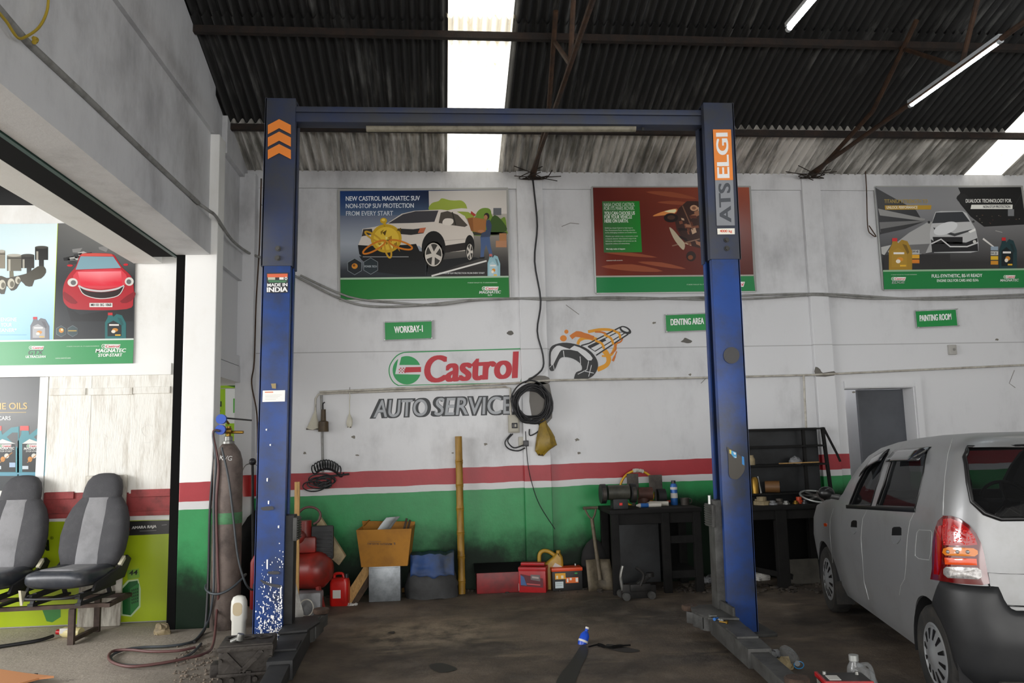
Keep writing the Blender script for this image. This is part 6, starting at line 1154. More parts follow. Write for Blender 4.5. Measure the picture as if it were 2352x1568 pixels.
p = onZ(1976, 1505, .255); p.z = 0; t = thing('clear_jug', 'clear plastic jug with a silver cap behind the white battery', 'jug', p, .3)
secs = [[V((q.x, q.y, z)) for q in rrect(w_, d_, min(w_, d_) * .4, cx=ox)] for w_, d_, z, ox in ((.17, .10, 0, 0), (.18, .11, .01, 0), (.18, .11, .10, 0), (.15, .09, .16, -.01), (.10, .07, .20, -.035), (.045, .045, .225, -.05), (.045, .045, .24, -.05))]
MB().loft(secs).build('jug_body', MATS['clear_plastic'], t, 50); MB().tube([(-.02, 0, .205), (.05, 0, .20), (.08, 0, .15), (.085, 0, .08)], .012, 8).build('handle', MATS['clear_plastic'], t, 50); MB().cyl((-.05, 0, .235), (-.05, 0, .265), .026).build('cap', MATS['bright_trim'], t, 40)
for i, (lab, px_, py_, s_, m_) in enumerate((('torn grey rag against the right lift arm', 1783, 1523, .05, 'motor_grey'), ('dirty scrap of cloth at the far end of the right lift arm', 1806, 1540, .05, 'dust_tan'), ('white torn paper on the floor beside the red jerrycan', 806, 1391, .05, 'label_white'), ('knotted straw scrap at the foot of the white column', 368, 1458, .06, 'dust_tan'))):
    t = thing('rag', lab, 'rag', FP(px_, py_) + V((0, .03, 0))); lump(s_ * 2.2, s_ * 1.4, s_ * (1.4 if i != 2 else .4), 30 + i).build('crumple', MATS[m_], t, 30, jitter=.022, jscale=28)
p = FP(1343, 1478); t = thing('plastic_bottle', 'small bright blue bottle tipped over on the open floor', 'bottle', p + V((0, .02, .035)), 0, None, (0, .5, .6)); MB().lathe([(0, -.06), (.03, -.058), (.036, -.03), (.034, .02), (.02, .045), (.012, .05), (.012, .07), (0, .07)], (0, 0, 0), 20).build('bottle_body', MATS['cap_blue'], t, 40); MB().lathe([(.0365, -.03), (.0365, -.015)], (0, 0, 0), 20).build('label', MATS['label_white'], t, 40); MB().cyl((0, 0, .068), (0, 0, .082), .014).build('cap', MATS['label_white'], t, 40)
o = MB().tube([FP(x, y, .012) for x, y in ((1352, 1485), (1375, 1480), (1395, 1486), (1420, 1483), (1448, 1481))], [.006, .012, .007, .010, .006], 7).build('rag_strip', MATS['soot_black'], None, 50); tag(o, 'black twisted strip beside the small blue bottle', 'rag')
zpl = .19
for i, (px_, py_, m_) in enumerate(((1637, 1418, 'steel_bare'), (1645, 1424, 'can_blue'), (1655, 1428, 'bright_trim'), (1662, 1432, 'brass'))):
    p = onZ(px_, py_, zpl); t = thing('bolt', ('steel bolt at the back of the right pivot plate', 'blue-headed bolt on the right pivot plate', 'bright hooked bolt at the middle of the right pivot plate', 'brass bolt at the front of the right pivot plate')[i], 'bolt', p, i * .8, 'loose bolts on the lift pivot plate'); MB().cyl((-.02, 0, .011), (.03, 0, .011), .006, seg=10).build('shank', MATS[m_], t, 40); MB().cyl((-.03, 0, .012), (-.018, 0, .012), .012, seg=6).build('head', MATS[m_], t, 0)
# fire bucket, extinguisher, lever behind the column
mat('signal_red', '#a81418', .4)
p = V((-1.70, 7.78, 0)); t = thing('fire_extinguisher', 'red fire extinguisher half hidden between gas cylinder and blue column', 'fire extinguisher', p); MB().lathe([(0, 0), (.085, 0), (.09, .01), (.09, .42), (.07, .48), (.03, .51), (.025, .56), (0, .56)], (0, 0, 0), 24).build('tank', MATS['signal_red'], t, 40); MB().box((0, -.02, .58), (.03, .10, .03), .006).build('handle', MATS['dial_black'], t, 30)
cb = onY(577, 1110, 8.0); t = thing('fire_bucket', 'red fire bucket hanging in the corner behind the blue column', 'bucket', (cb.x, 7.98, cb.z - .12)); MB().lathe([(0, 0), (.07, 0), (.10, .20), (.095, .20), (.066, .006), (0, .006)], (0, 0, 0), 24).build('pail', MATS['signal_red'], t, 40); MB().tube([(-.098, 0, .19), (-.05, 0, .30), (.05, 0, .30), (.098, 0, .19)], .004, 6).build('handle', MATS['steel_bare'], t, 40)
cb = onY(580, 1060, 7.75); t = thing('gear_lever', 'black knobbed lever standing behind the blue column', 'lever', (cb.x, 7.75, 0)); MB().sph((0, 0, cb.z), .035).build('knob', MATS['dial_black'], t, 40); MB().cyl((.03, 0, 0), (0, 0, cb.z), .012).build('rod', MATS['black_iron'], t, 40)
t = thing('tyre_stack', 'dark heap of hoses and rubber behind the gas cylinder', 'heap', (-1.78, 8.02, 0)); lump(.40, .28, .9, 41).build('rubber_heap', MATS['soot_black'], t, 40, jitter=.03, jscale=9)

# ------------------------------------------------------------------ car seats on their steel frame
mat('seat_dark', '#3d3d40', .8, 0, '#4a4a4c', 12, .35, .15, 120); mat('seat_cloth', '#858587', .85, 0, '#707072', 6, .45, .15, 150); mat('frame_rust', '#4f4038', .7, .2, '#2c2420', 9, .5); mat('vinyl_dark', '#2d3138', .35, 0, '#4a4b4d', 8, .35); mat('cream_metal', '#c9c4ac', .5); mat('seat_black', '#1c1c1e', .6)
leg = FP(163, 1480); SEAT_Z = .40
def car_seat(label, loc, rz):
    t = thing('seat_assembly', label, 'car seat', loc, rz, 'removed car seats in the side bay')
    # cushion: cross-sections from front to back
    def cs(y, w_, zb, zt, bol):
        o = []
        for k in range(28):
            a = 2 * pi * k / 28; x = w_ / 2 * (abs(cos(a)) ** .55) * (1 if cos(a) >= 0 else -1); z = (zt - zb) / 2 * (abs(sin(a)) ** .7) * (1 if sin(a) >= 0 else -1); z += (zt + zb) / 2
            if sin(a) > 0: z += bol * (abs(2 * x / w_) ** 2.2) * sin(a)
            o.append(V((x, y, z)))
        return o
    MB().loft([cs(-.30, .34, .085, .10, 0), cs(-.295, .44, .045, .135, 0), cs(-.26, .49, .02, .155, .01), cs(-.16, .51, .01, .15, .03), cs(0, .52, .0, .14, .05), cs(.14, .50, .0, .14, .05), cs(.22, .46, .02, .12, .03), cs(.24, .40, .04, .10, 0)]).build('cushion', MATS['vinyl_dark'], t, 60)
    MB().loft([cs(-.235, .30, .10, .165, 0), cs(-.20, .36, .09, .170, 0), cs(0, .36, .08, .152, 0), cs(.18, .34, .08, .150, 0)]).build('cushion_panel', MATS['seat_cloth'], t, 60)
    # backrest: stacked cross-sections, leaning back
    PR_ = ((.06, .36, .10, .0), (.09, .42, .14, .02), (.20, .475, .16, .035), (.34, .49, .16, .04), (.48, .46, .15, .035), (.58, .40, .135, .025), (.645, .325, .12, .01), (.68, .275, .115, 0))
    def bs(h, w_, d_, bol, off=0):
        w_ *= 1.16; h *= .93; o = []; y0 = .20 + .26 * h + off
        for k in range(28):
            a = 2 * pi * k / 28; x = w_ / 2 * (abs(cos(a)) ** .6) * (1 if cos(a) >= 0 else -1); y = d_ / 2 * (abs(sin(a)) ** .75) * (1 if sin(a) >= 0 else -1)
            if sin(a) < 0: y -= bol * (abs(2 * x / w_) ** 2) * abs(sin(a)) ** .4
            o.append(V((x, y0 + y, h + .06)))
        return o
    MB().loft([bs(*p_) for p_ in PR_]).build('backrest', MATS['seat_dark'], t, 60)
    MB().loft([bs(h, w_ * .60, d_ * .98, 0.0, -.010) for h, w_, d_, b in PR_[1:-1]] + [bs(.672, .20, .10, 0, -.014)]).build('backrest_panel', MATS['seat_cloth'], t, 60)
    MB().loft([bs(.665, .285, .105, 0, -.004), bs(.69, .29, .125, 0, -.004), bs(.76, .28, .125, 0), bs(.82, .25, .115, 0), bs(.865, .19, .095, 0), bs(.885, .11, .06, 0), bs(.89, .04, .02, 0)]).build('headrest', MATS['seat_dark'], t, 60)
    for s_ in (-1, 1):
        MB().prism([(s_ * .255, -.20, -.01), (s_ * .255, .26, .02), (s_ * .255, .36, .16), (s_ * .255, .30, .20), (s_ * .255, .18, .12), (s_ * .255, -.16, .05)], (s_ * .025, 0, 0), .006).build('side_cover', MATS['seat_black'], t, 30)
    MB().prism([(.255, .20, .12), (.255, .26, .17), (.255, .25, .20), (.255, .18, .14)], (.03, 0, 0), .004).build('hinge', MATS['cream_metal'], t, 30); MB().prism([(-.25, -.26, -.10), (-.25, -.22, .0), (-.25, -.29, .02)], (-.02, 0, 0)).build('bracket', MATS['cream_metal'], t, 0)
    for s_ in (-.19, .19):
        MB().bar((s_, -.27, -.04), (s_, .25, -.02), .04, .035).bar((s_, -.26, -.10), (s_, .24, -.10), .045, .02).bar((s_, -.24, -.10), (s_, -.2, -.02), .03, .02).bar((s_, .2, -.10), (s_, .16, -.02), .03, .02).build('slide_rail', MATS['seat_black'], t, 0)
    MB().tube([(-.19, -.28, -.03), (-.17, -.33, -.04), (.1, -.33, -.04), (.19, -.28, -.03)], .009, 6).build('adjuster_bar', MATS['seat_black'], t, 40)
    return t
sB = onY(172, 1365, leg.y + .22); sA = onY(-22, 1368, leg.y + .22)
zb = .30
car_seat('right-hand grey car seat facing the camera, on the steel frame', (sB.x, leg.y + .20, zb + .115), -.13)
car_seat('grey car seat cut by the left edge, beside the fuller seat', (sA.x, leg.y + .20, zb + .115), -.06)
t = thing('steel_stand', 'rusty steel frame carrying the two grey car seats', 'frame', (leg.x, leg.y + .2, 0))
rl = lambda x, y: V((x, y, zb - .015))
for nm, a_, b_ in (('rail', rl(sA.x - .4, leg.y + .0), rl(leg.x + .28, leg.y + .04)), ('rail', rl(sA.x - .4, leg.y + .42), rl(leg.x + .28, leg.y + .44)), ('cross_bar', rl(leg.x + .26, leg.y + .0), rl(leg.x + .26, leg.y + .44))): MB().bar(a_, b_, .04, .03).build(nm, MATS['frame_rust'], t, 0, world=True)
for x, y in ((leg.x, leg.y), (leg.x + .02, leg.y + .42), (sA.x - .3, leg.y), (sA.x - .3, leg.y + .42)): MB().box((x, y, (zb - .03) / 2), (.045, .035, zb - .03)).build('leg', MATS['frame_rust'], t, 0, world=True)
MB().bar(V((leg.x, leg.y, .03)), V((leg.x + .02, leg.y + .42, .03)), .03, .03).build('foot_bar', MATS['frame_rust'], t, 0, world=True)
c0, c1 = onY(178, 1440, YB - .1), onY(290, 1090, YB - .1); t = thing('old_door_panel', 'weathered white board leaning on the bay wall behind the right-hand seat', 'board', ((c0.x + c1.x) / 2, YB - .09, 0)); mat('weathered_white', '#c8c4b8', .6, 0, '#5f5347', 3, .5, .2, 30, stretch=(4, 1, .8))
MB().box((0, 0, c1.z / 2), (c1.x - c0.x, .025, c1.z), .012, rot=(-.035, 0, 0)).build('panel', MATS['weathered_white'], t, 30)
A_, B_ = FP(112, 1462) + V((0, 0, .04)), FP(186, 1464) + V((0, 0, .04)); t = thing('oil_bottle', 'cream bottle with a red cap lying under the seat frame', 'bottle', (A_ + B_) / 2); d_ = (B_ - A_).normalized(); mat('cream_plastic', '#c9bd8a', .4)
MB().lathe([(0, 0), (.038, 0), (.042, .01), (.042, .15), (.03, .18), (.018, .19), (0, .19)], B_, 20, axis=-d_).build('body', MATS['cream_plastic'], t, 40, world=True); MB().cyl(B_ - d_ * .19, B_ - d_ * .225, .02).build('cap', MATS['signal_red'], t, 40, world=True); MB().box((A_ + B_) / 2 + V((.02, -.037, .018)), (.09, .012, .04), .003).build('label', MATS['label_white'], t, 30, world=True)
o = MB().tube([FP(-40, 1490, .015), FP(30, 1480, .015), FP(90, 1470, .016), FP(122, 1460, .02)], .014, 8).build('rubber_strip', MATS['seat_black'], None, 50); tag(o, 'black rubber strip lying on the bay floor at the left edge', 'strip')
P = [FP(x, y, .05) for x, y in ((-60, 1528), (0, 1536), (60, 1545), (124, 1552), (90, 1556), (45, 1568), (-20, 1610), (-120, 1610))]; mat('orange_board', '#c8895a', .6); mat('board_edge', '#2a1c14', .7)
t = thing('orange_sheet', 'orange board corner lying on the floor at the bottom left edge', 'board', P[2]); MB().prism(P, (0, 0, -.012)).build('sheet', MATS['orange_board'], t, 0, world=True); MB().bar(FP(84, 1560, .0) + V((0, 0, .02)), FP(40, 1576, .0) + V((0, 0, .02)), .02, .04).build('support', MATS['board_edge'], t, 0, world=True)
# loose gravel around the left lift foot
q = random.Random(8); mb = MB(); mat('gravel', '#6b6055', .9, 0, '#8a7d6e', 20, .5)
for k in range(300):
    x, y = 400 + 190 * (q.random()), 1478 + 100 * q.random() ** .8
    p = FP(x, y); s_ = q.uniform(.004, .014); t_ = bmesh.new(); bmesh.ops.create_icosphere(t_, subdivisions=1, radius=s_); bmesh.ops.scale(t_, vec=V((q.uniform(.7, 1.5), q.uniform(.7, 1.4), q.uniform(.5, .9))), verts=t_.verts); mb._add(t_, Matrix.Translation(p + V((0, 0, s_ * .3))))
o = mb.build('gravel', MATS['gravel'], None, 0); tag(o, 'loose grey gravel scattered before the left lift column', 'gravel', kind='stuff')

# dirt heaped along the foot of the back wall, stains on the floor
q = random.Random(15); mb = MB(); mat('floor_litter', '#2c2723', .9, 0, '#4f463c', 25, .5)
for k in range(260):
    px_ = q.choice((q.uniform(760, 1640), q.uniform(1560, 1660), q.uniform(1720, 1880))); p = FP(px_, q.uniform(1339, 1362)); s_ = q.uniform(.006, .028); t_ = bmesh.new(); bmesh.ops.create_icosphere(t_, subdivisions=1, radius=s_); bmesh.ops.scale(t_, vec=V((q.uniform(.8, 2.2), q.uniform(.7, 1.4), q.uniform(.3, .8))), verts=t_.verts); mb._add(t_, Matrix.Translation(V((p.x, min(p.y, 8.16), s_ * .3))) @ Euler((0, 0, q.uniform(0, 3))).to_matrix().to_4x4())
o = mb.build('litter', MATS['floor_litter'], None, 0); tag(o, 'dark swept dirt and bits along the foot of the back wall', 'litter', kind='stuff')
a = Art(lambda x, y, o: FP(x, y, .002 + o), .0008)
a.poly([(1333, 1484), (1345, 1482), (1350, 1500), (1335, 1530), (1318, 1575), (1290, 1640), (1262, 1640), (1280, 1560), (1310, 1520)], '#15110f', 0, 3); a.poly([(1395, 1478), (1440, 1486), (1470, 1494), (1440, 1498), (1400, 1490)], '#1d1815', 0, 3); a.poly([(985, 1528), (1015, 1522), (1050, 1536), (1010, 1544)], '#1b1715', 0, 3); a.poly([(890, 1452), (906, 1449), (905, 1455)], '#181412', 0, 2)
o = a.build('oil_stain', print_mat('wet_stain', .55), None); tag(o, 'dark wet oil stains on the open floor around the small blue bottle', 'stain', kind='stuff')
# ================================================================== THE PARKED HATCHBACK
_A, _B = V((2.675, 4.27)), V((3.235, 6.57)); _d = (_B - _A).normalized(); _n = V((-_d.y, _d.x)); _O = _A - _n * .735
car = thing('car', 'silver five-door hatchback parked at the right with its red tail lamp towards us', 'car', (_O.x, _O.y, 0), atan2(_d.y, _d.x))
CM = XF[car.name]; CI = CM.inverted(); CR = CI.to_3x3()
mat('car_silver', '#8a8b8c', .42, .4, '#7b7b79', 3, .35, coat=.2); mat('bumper_black', '#1c1d1f', .5, 0, '#262728', 4, .4); mat('trim_black', '#0e0e0f', .35); mat('tyre_rubber', '#1d1d1c', .8, 0, '#35312c', 9, .5, .15, 60); mat('hub_silver', '#a4a6a8', .35, .6); mat('cabin_dark', '#171719', .8); mat('seam_highlight', '#b4b6b6', .4, .4)
mat('lamp_red', '#a00508', .12, coat=1.0); mat('lamp_red_deep', '#5e0306', .12, coat=1.0); mat('lamp_amber', '#d8780c', .12, coat=1.0); mat('lamp_orange', '#e04a0a', .15, coat=1.0); mat('lamp_clear', '#b8b6b4', .12, .5, '#5a5656', 60, .5, coat=1.0); mat('lamp_spark', '#e0302a', .1, coat=1.0); clear_mat('car_glass', (.20, .21, .22), .03, .97, 1.3); clear_mat('rear_glass', (.36, .37, .38), .02, .98, 1.10); mat('smoked_visor', '#222326', .15, coat=.6)
#        z     xr     xf    w     rr   rf
SL = [(.20, -.40, 2.93, .655, .16, .30), (.28, -.44, 3.00, .69, .17, .32), (.45, -.455, 3.03, .715, .18, .36), (.60, -.445, 3.03, .735, .18, .38), (.75, -.435, 2.99, .738, .18, .40), (.86, -.43, 2.88, .733, .18, .42),
      (.93, -.425, 2.55, .727, .18, .40), (.97, -.42, 2.08, .722, .18, .30), (1.02, -.415, 1.92, .712, .18, .26), (1.12, -.405, 1.78, .692, .17, .25), (1.22, -.39, 1.63, .665, .16, .25), (1.32, -.365, 1.44, .632, .15, .25), (1.38, -.345, 1.22, .605, .15, .25), (1.42, -.31, .98, .565, .15, .25), (1.447, -.26, .76, .50, .15, .25), (1.463, -.18, .55, .42, .14, .2), (1.472, -.08, .40, .30, .14, .2)]
def slc(z):
    if z <= SL[0][0]: return SL[0][1:]
    for a, b in zip(SL, SL[1:]):
        if z <= b[0]:
            t = (z - a[0]) / (b[0] - a[0]); return tuple(p * (1 - t) + q_ * t for p, q_ in zip(a[1:], b[1:]))
    return SL[-1][1:]
def inside(p):
    if p.z < .2 or p.z > 1.472: return False
    xr, xf, w, rr, rf = slc(p.z); y = abs(p.y)
    if p.x < xr or p.x > xf or y > w: return False
    for e, r, s_ in ((xr, rr, -1), (xf, rf, 1)):
        ex = e - s_ * r; dx = (p.x - ex) * s_
        if dx > 0 and y > w - r and dx * dx + (y - (w - r)) ** 2 > r * r: return False
    return True
CL = CI @ CAM
def hit(px, py, off=0.0):
    d = (CR @ ray(px, py)).normalized(); t = 2.2
    while t < 8 and not inside(CL + d * t): t += .02
    if t >= 8:
        t = (CL.y - .735) / -d.y if abs(d.y) > 1e-5 else 5; return CL + d * t
    lo, hi = t - .02, t
    for _ in range(14):
        m_ = (lo + hi) / 2
        if inside(CL + d * m_): hi = m_
        else: lo = m_
    return CL + d * hi
def out(p, off):
    """push a surface point outwards"""
    xr, xf, w, rr, rf = slc(p.z); ex = xr + rr; n_ = V((0, 1 if p.y > 0 else -1, 0))
    if p.x < ex:
        y0 = w - rr; n_ = V((p.x - ex, (abs(p.y) - y0) * (1 if p.y > 0 else -1) if abs(p.y) > y0 else 0, 0)).normalized()
    return p + (n_ + V((0, 0, .12))).normalized() * off
def slice_pts(z, inset=0.0, zo=None):
    xr, xf, w, rr, rf = slc(z); xr += inset; xf -= inset; w -= inset; P = []
    for k in range(9): a = -pi / 2 * (1 - k / 8); P.append((xf - rf + rf * cos(a), -w + rf + rf * sin(a)))
    for k in range(9): a = pi / 2 * k / 8; P.append((xf - rf + rf * cos(a), w - rf + rf * sin(a)))
    for k in range(1, 24): P.append((xf - rf + (xr + rr - xf + rf) * k / 24, w))
    for k in range(9): a = pi / 2 + pi / 2 * k / 8; P.append((xr + rr + rr * cos(a), w - rr + rr * sin(a)))
    for k in range(9): a = pi + pi / 2 * k / 8; P.append((xr + rr + rr * cos(a), -w + rr + rr * sin(a)))
    for k in range(1, 24): P.append((xr + rr + (xf - rf - xr - rr) * k / 24, -w))
    return [V((x, y, zo if zo is not None else z)) for x, y in P]
zs_ = []
for a_, b_ in zip(SL, SL[1:]): zs_ += [a_[0] + (b_[0] - a_[0]) * k / 2 for k in range(2)]
zs_.append(SL[-1][0])
def shell():
    bm = MB().loft([slice_pts(z) for z in zs_]).bm; bmesh.ops.recalc_face_normals(bm, faces=bm.faces)
    zi = [z for z in zs_ if .30 < z < 1.44]; b2 = MB().loft([slice_pts(z, .03) for z in zi]).bm; bmesh.ops.recalc_face_normals(b2, faces=b2.faces); bmesh.ops.reverse_faces(b2, faces=b2.faces)
    me = bpy.data.meshes.new('i'); b2.to_mesh(me); b2.free(); bm.from_mesh(me); me2 = bpy.data.meshes.new('car_body'); bm.to_mesh(me2); bm.free(); return me2
Vw = lambda ox, oy, k, P: [(ox + x / k, oy + y / k) for x, y in P]
Z7 = lambda P: Vw(1880, 980, 3.733, P)
# window outlines taken on the near side, mirrored across the car
wf = [hit(*p) for p in Z7([(262, 675), (335, 490), (400, 370), (470, 290), (560, 240), (595, 232), (520, 450), (452, 675)])]
wr = [hit(*p) for p in Z7([(497, 680), (560, 500), (640, 240), (720, 232), (930, 222), (900, 390), (865, 560), (830, 695)])]
wb_l = [hit(*p) for p in Z7([(1275, 175), (1250, 260), (1245, 480), (1250, 570), (1285, 640), (1420, 740), (1560, 790)])]
rw = [V((-.4, min(p.y, .60), p.z)) for p in wb_l]; rw = rw + [V((-.4, -p.y, p.z)) for p in rw[::-1]]
ws = [V((1.8, .50, 1.03)), V((1.4, .46, 1.34)), V((1.4, -.46, 1.34)), V((1.8, -.50, 1.03))]
body = bpy.data.objects.new('body', shell()); col.objects.link(body)
def cutter(mb):
    bm = mb.bm; bmesh.ops.recalc_face_normals(bm, faces=bm.faces); me = bpy.data.meshes.new('c'); bm.to_mesh(me); bm.free(); o = bpy.data.objects.new('c', me); col.objects.link(o); return o
cut = MB()
for P in (wf, wr): cut.prism([V((p.x, 1.0, p.z)) for p in P], (0, -2.0, 0))
cut.prism([V((-.9, p.y, p.z)) for p in rw], (.75, 0, 0)); cut.prism([V((2.4, p.y, p.z)) for p in ws], (-1.3, 0, 0))
for x in (0, 2.36):
    for s_ in (-1, 1): cut.cyl((x, s_ * .44, .262), (x, s_ * .95, .262), .318, seg=40)
co_ = cutter(cut); md = body.modifiers.new('b', 'BOOLEAN'); md.operation = 'DIFFERENCE'; md.solver = 'EXACT'; md.use_self = False; md.object = co_
me = bpy.data.meshes.new_from_object(body.evaluated_get(bpy.context.evaluated_depsgraph_get())); body.modifiers.clear(); body.data = me; bpy.data.objects.remove(co_)
me.materials.clear(); me.materials.append(MATS['car_silver'])
for p_ in me.polygons: p_.use_smooth = True
me.set_sharp_from_angle(angle=radians(38)); body.parent = car; me.name = 'body'
def rings(P, n=3, hitfn=None):
    c = sum((V(p) for p in P), V((0, 0))) / len(P); return [[c + (V(p) - c) * (k / n) for p in P] for k in range(n, 0, -1)], c
def dense(P, m=4):
    o = []
    for i in range(len(P)):
        a, b = V(P[i]), V(P[(i + 1) % len(P)]); o += [a + (b - a) * k / m for k in range(m)]
    return o
def patch(name, P, m, off=.004, th=.006, smooth_px=0, par=car, m_=3, thick_in=True):
    """a skin piece laid on the car body, outline in photo pixels"""
    P = [V((p[0], p[1])) for p in P]
    if smooth_px: P = [V((q.x, q.y)) for q in crom([V((p.x, p.y, 0)) for p in P], smooth_px, True)]
    else: P = dense(P, m_)
    R, c = rings(P, 4); bm = bmesh.new(); L = [[bm.verts.new(out(hit(p.x, p.y), off)) for p in r] for r in R]; cv = bm.verts.new(out(hit(c.x, c.y), off)); n_ = len(P)
    for a, b in zip(L, L[1:]):
        for k in range(n_): bm.faces.new((a[k], a[(k + 1) % n_], b[(k + 1) % n_], b[k]))
    for k in range(n_): bm.faces.new((L[-1][k], L[-1][(k + 1) % n_], cv))
    rim = [bm.verts.new(out(V(v.co), -.012)) for v in L[0]]
    for k in range(n_): bm.faces.new((L[0][k], rim[k], rim[(k + 1) % n_], L[0][(k + 1) % n_]))
    bmesh.ops.recalc_face_normals(bm, faces=bm.faces); me = bpy.data.meshes.new(name); bm.to_mesh(me); bm.free(); me.materials.append(MATS[m])
    for p_ in me.polygons: p_.use_smooth = True
    me.set_sharp_from_angle(angle=radians(50)); o = bpy.data.objects.new(name, me); col.objects.link(o); o.parent = par; return o
def seam(name, P, r, m, off=.0, closed=False, par=car):
    P = dense(P, 4)[:None if closed else -3] if len(P) > 1 else P
    return MB().tube([out(hit(p.x, p.y), off) for p in P], r, 6, closed, False).build(name, MATS[m], par, 60)
# glass
def rearx(y, z):
    xr, xf, w, rr, rf = slc(z); a_ = min(max(0.0, abs(y) - (w - rr)), rr * .97); return xr + rr - sqrt(rr * rr - a_ * a_)
def pane(name, P, fn, par=car, gm='car_glass'):
    c = sum(P, V()) / len(P); bm = bmesh.new(); Q = []
    for i in range(len(P)): Q += [P[i] + (P[(i + 1) % len(P)] - P[i]) * k / 4 for k in range(4)]
    L = [[bm.verts.new(fn(c + (p - c) * s_)) for p in Q] for s_ in (1.02, .7, .35)]; cv = bm.verts.new(fn(c)); n_ = len(Q)
    for a, b in zip(L, L[1:]):
        for k in range(n_): bm.faces.new((a[k], a[(k + 1) % n_], b[(k + 1) % n_], b[k]))
    for k in range(n_): bm.faces.new((L[-1][k], L[-1][(k + 1) % n_], cv))
    me = bpy.data.meshes.new(name); bm.to_mesh(me); bm.free(); me.materials.append(MATS[gm])
    for p_ in me.polygons: p_.use_smooth = True
    o = bpy.data.objects.new(name, me); col.objects.link(o); o.parent = par; return o
for s_ in (1, -1):
    for P in (wf, wr): pane('side_window', P, lambda p, s_=s_: V((p.x, s_ * (slc(p.z)[2] - .016), p.z)))
pane('rear_window', rw, lambda p: V((rearx(p.y, p.z) + .012, p.y, p.z)), car, 'rear_glass'); pane('windscreen', ws, lambda p: V((slc(p.z)[1] - .02 - .12 * (p.y / .5) ** 4, p.y, p.z)), car, 'rear_glass')
def loopseal(P, fn, r, m, name):
    Q = []
    for i in range(len(P)): Q += [P[i] + (P[(i + 1) % len(P)] - P[i]) * k / 4 for k in range(4)]
    return MB().tube([fn(p) for p in Q], r, 8, True, False).build(name, MATS[m], car, 60)
loopseal(rw, lambda p: V((rearx(p.y, p.z) - .003, p.y, p.z)), .012, 'trim_black', 'window_seal')
for s_ in (1, -1):
    for P in (wf, wr): loopseal(P, lambda p, s_=s_: V((p.x, s_ * (slc(p.z)[2] - .002), p.z)), .008, 'trim_black', 'window_seal')
    b0, b1 = wf[0], wr[-1]; MB().bar(V((b0.x + .06, s_ * (slc(b0.z)[2] + .003), b0.z - .012)), V((b1.x - .01, s_ * (slc(b1.z)[2] + .003), b1.z - .012)), .012, .026, bev=.003).build('belt_strip', MATS['trim_black'], car, 30)
    MB().sph(V((1.83, s_ * .80, 1.02)), .085, (.55, .75, .62)).bar(V((1.80, s_ * .70, .985)), V((1.82, s_ * .78, 1.0)), .05, .04, bev=.01).build('wing_mirror', MATS['trim_black'], car, 50)
# rain visors over the side windows
for s_ in (1, -1):
    for Q in ([wf[2], wf[3], wf[4], wf[5]], [wr[2], (wr[2] + wr[3]) / 2, wr[3], (wr[3] + wr[4]) / 2, wr[4] + V((-.01, 0, 0))]):
        g = [[V((p.x, s_ * (slc(min(1.44, p.z + h_))[2] + o_), p.z + h_)) for p in Q] for h_, o_ in ((.035, .003), (.015, .014), (-.02, .030), (-.045, .034))]
        o = MB().sheet(g).build('rain_visor', MATS['smoked_visor'], car, 60); m_ = o.modifiers.new('thickness', 'SOLIDIFY'); m_.thickness = .004
# seams and fuel lid outlined pale, edge highlight put into the colour; handles
seam('door_seam', Z7([(130, 700), (100, 790), (98, 900), (112, 1080), (130, 1230)]), .0022, 'seam_highlight', .0); seam('door_seam', Z7([(420, 705), (378, 790), (365, 950), (378, 1140), (392, 1330), (432, 1480)]), .0026, 'seam_highlight', .0); seam('door_seam', Z7([(828, 722), (785, 810), (765, 930), (755, 1060), (752, 1170), (740, 1300), (705, 1365), (695, 1440)]), .0026, 'seam_highlight', .0)
seam('tailgate_seam', Z7([(1150, 100), (1110, 240), (1085, 430), (1072, 620), (1068, 755)]), .003, 'seam_highlight', .0); seam('fuel_lid', Z7([(862, 884), (960, 888), (974, 905), (966, 1060), (950, 1142), (860, 1130), (830, 1105), (832, 1030), (845, 905)]), .0024, 'seam_highlight', .0, True)
for P, F_ in (([(635, 870), (650, 858), (700, 856), (712, 868), (712, 930), (632, 930)], [(631, 931), (712, 933), (706, 970), (680, 1003), (650, 1000), (634, 970)]), ([(284, 815), (300, 800), (325, 802), (330, 815), (330, 862), (280, 858)], [(280, 860), (330, 864), (326, 900), (310, 920), (292, 915), (282, 890)])):
    patch('handle_recess', Z7(P), 'trim_black', .003); patch('door_handle', Z7(F_), 'hub_silver', .006)
patch('side_repeater', Z7([(50, 828), (68, 824), (76, 838), (70, 854), (56, 854)]), 'lamp_orange', .006)
# tail lamp
TL = [(1085, 763), (1140, 762), (1210, 785), (1290, 840), (1350, 912), (1392, 995), (1416, 1085), (1442, 1235), (1462, 1342), (1400, 1355), (1200, 1343), (975, 1308), (990, 1215), (990, 1100), (995, 980), (1010, 890), (1040, 805)]
tl = patch('tail_lamp', Z7(TL), 'lamp_red_deep', .010)
patch('brake_lens', Z7([(1090, 790), (1150, 785), (1220, 815), (1290, 870), (1340, 940), (1362, 1010), (1280, 1018), (1090, 1015), (1075, 900)]), 'lamp_red', .014, par=tl); patch('edge_lens', Z7([(1050, 850), (1075, 845), (1068, 1000), (1062, 1150), (1045, 1270), (1010, 1265), (1020, 1100), (1025, 950)]), 'lamp_red', .014, par=tl)
patch('indicator_lens', Z7([(1095, 1045), (1130, 1032), (1330, 1040), (1364, 1060), (1366, 1090), (1340, 1110), (1110, 1103), (1085, 1080)]), 'lamp_amber', .017, par=tl); patch('reflector', Z7([(1100, 1122), (1355, 1130), (1360, 1186), (1105, 1180)]), 'lamp_orange', .015, par=tl)
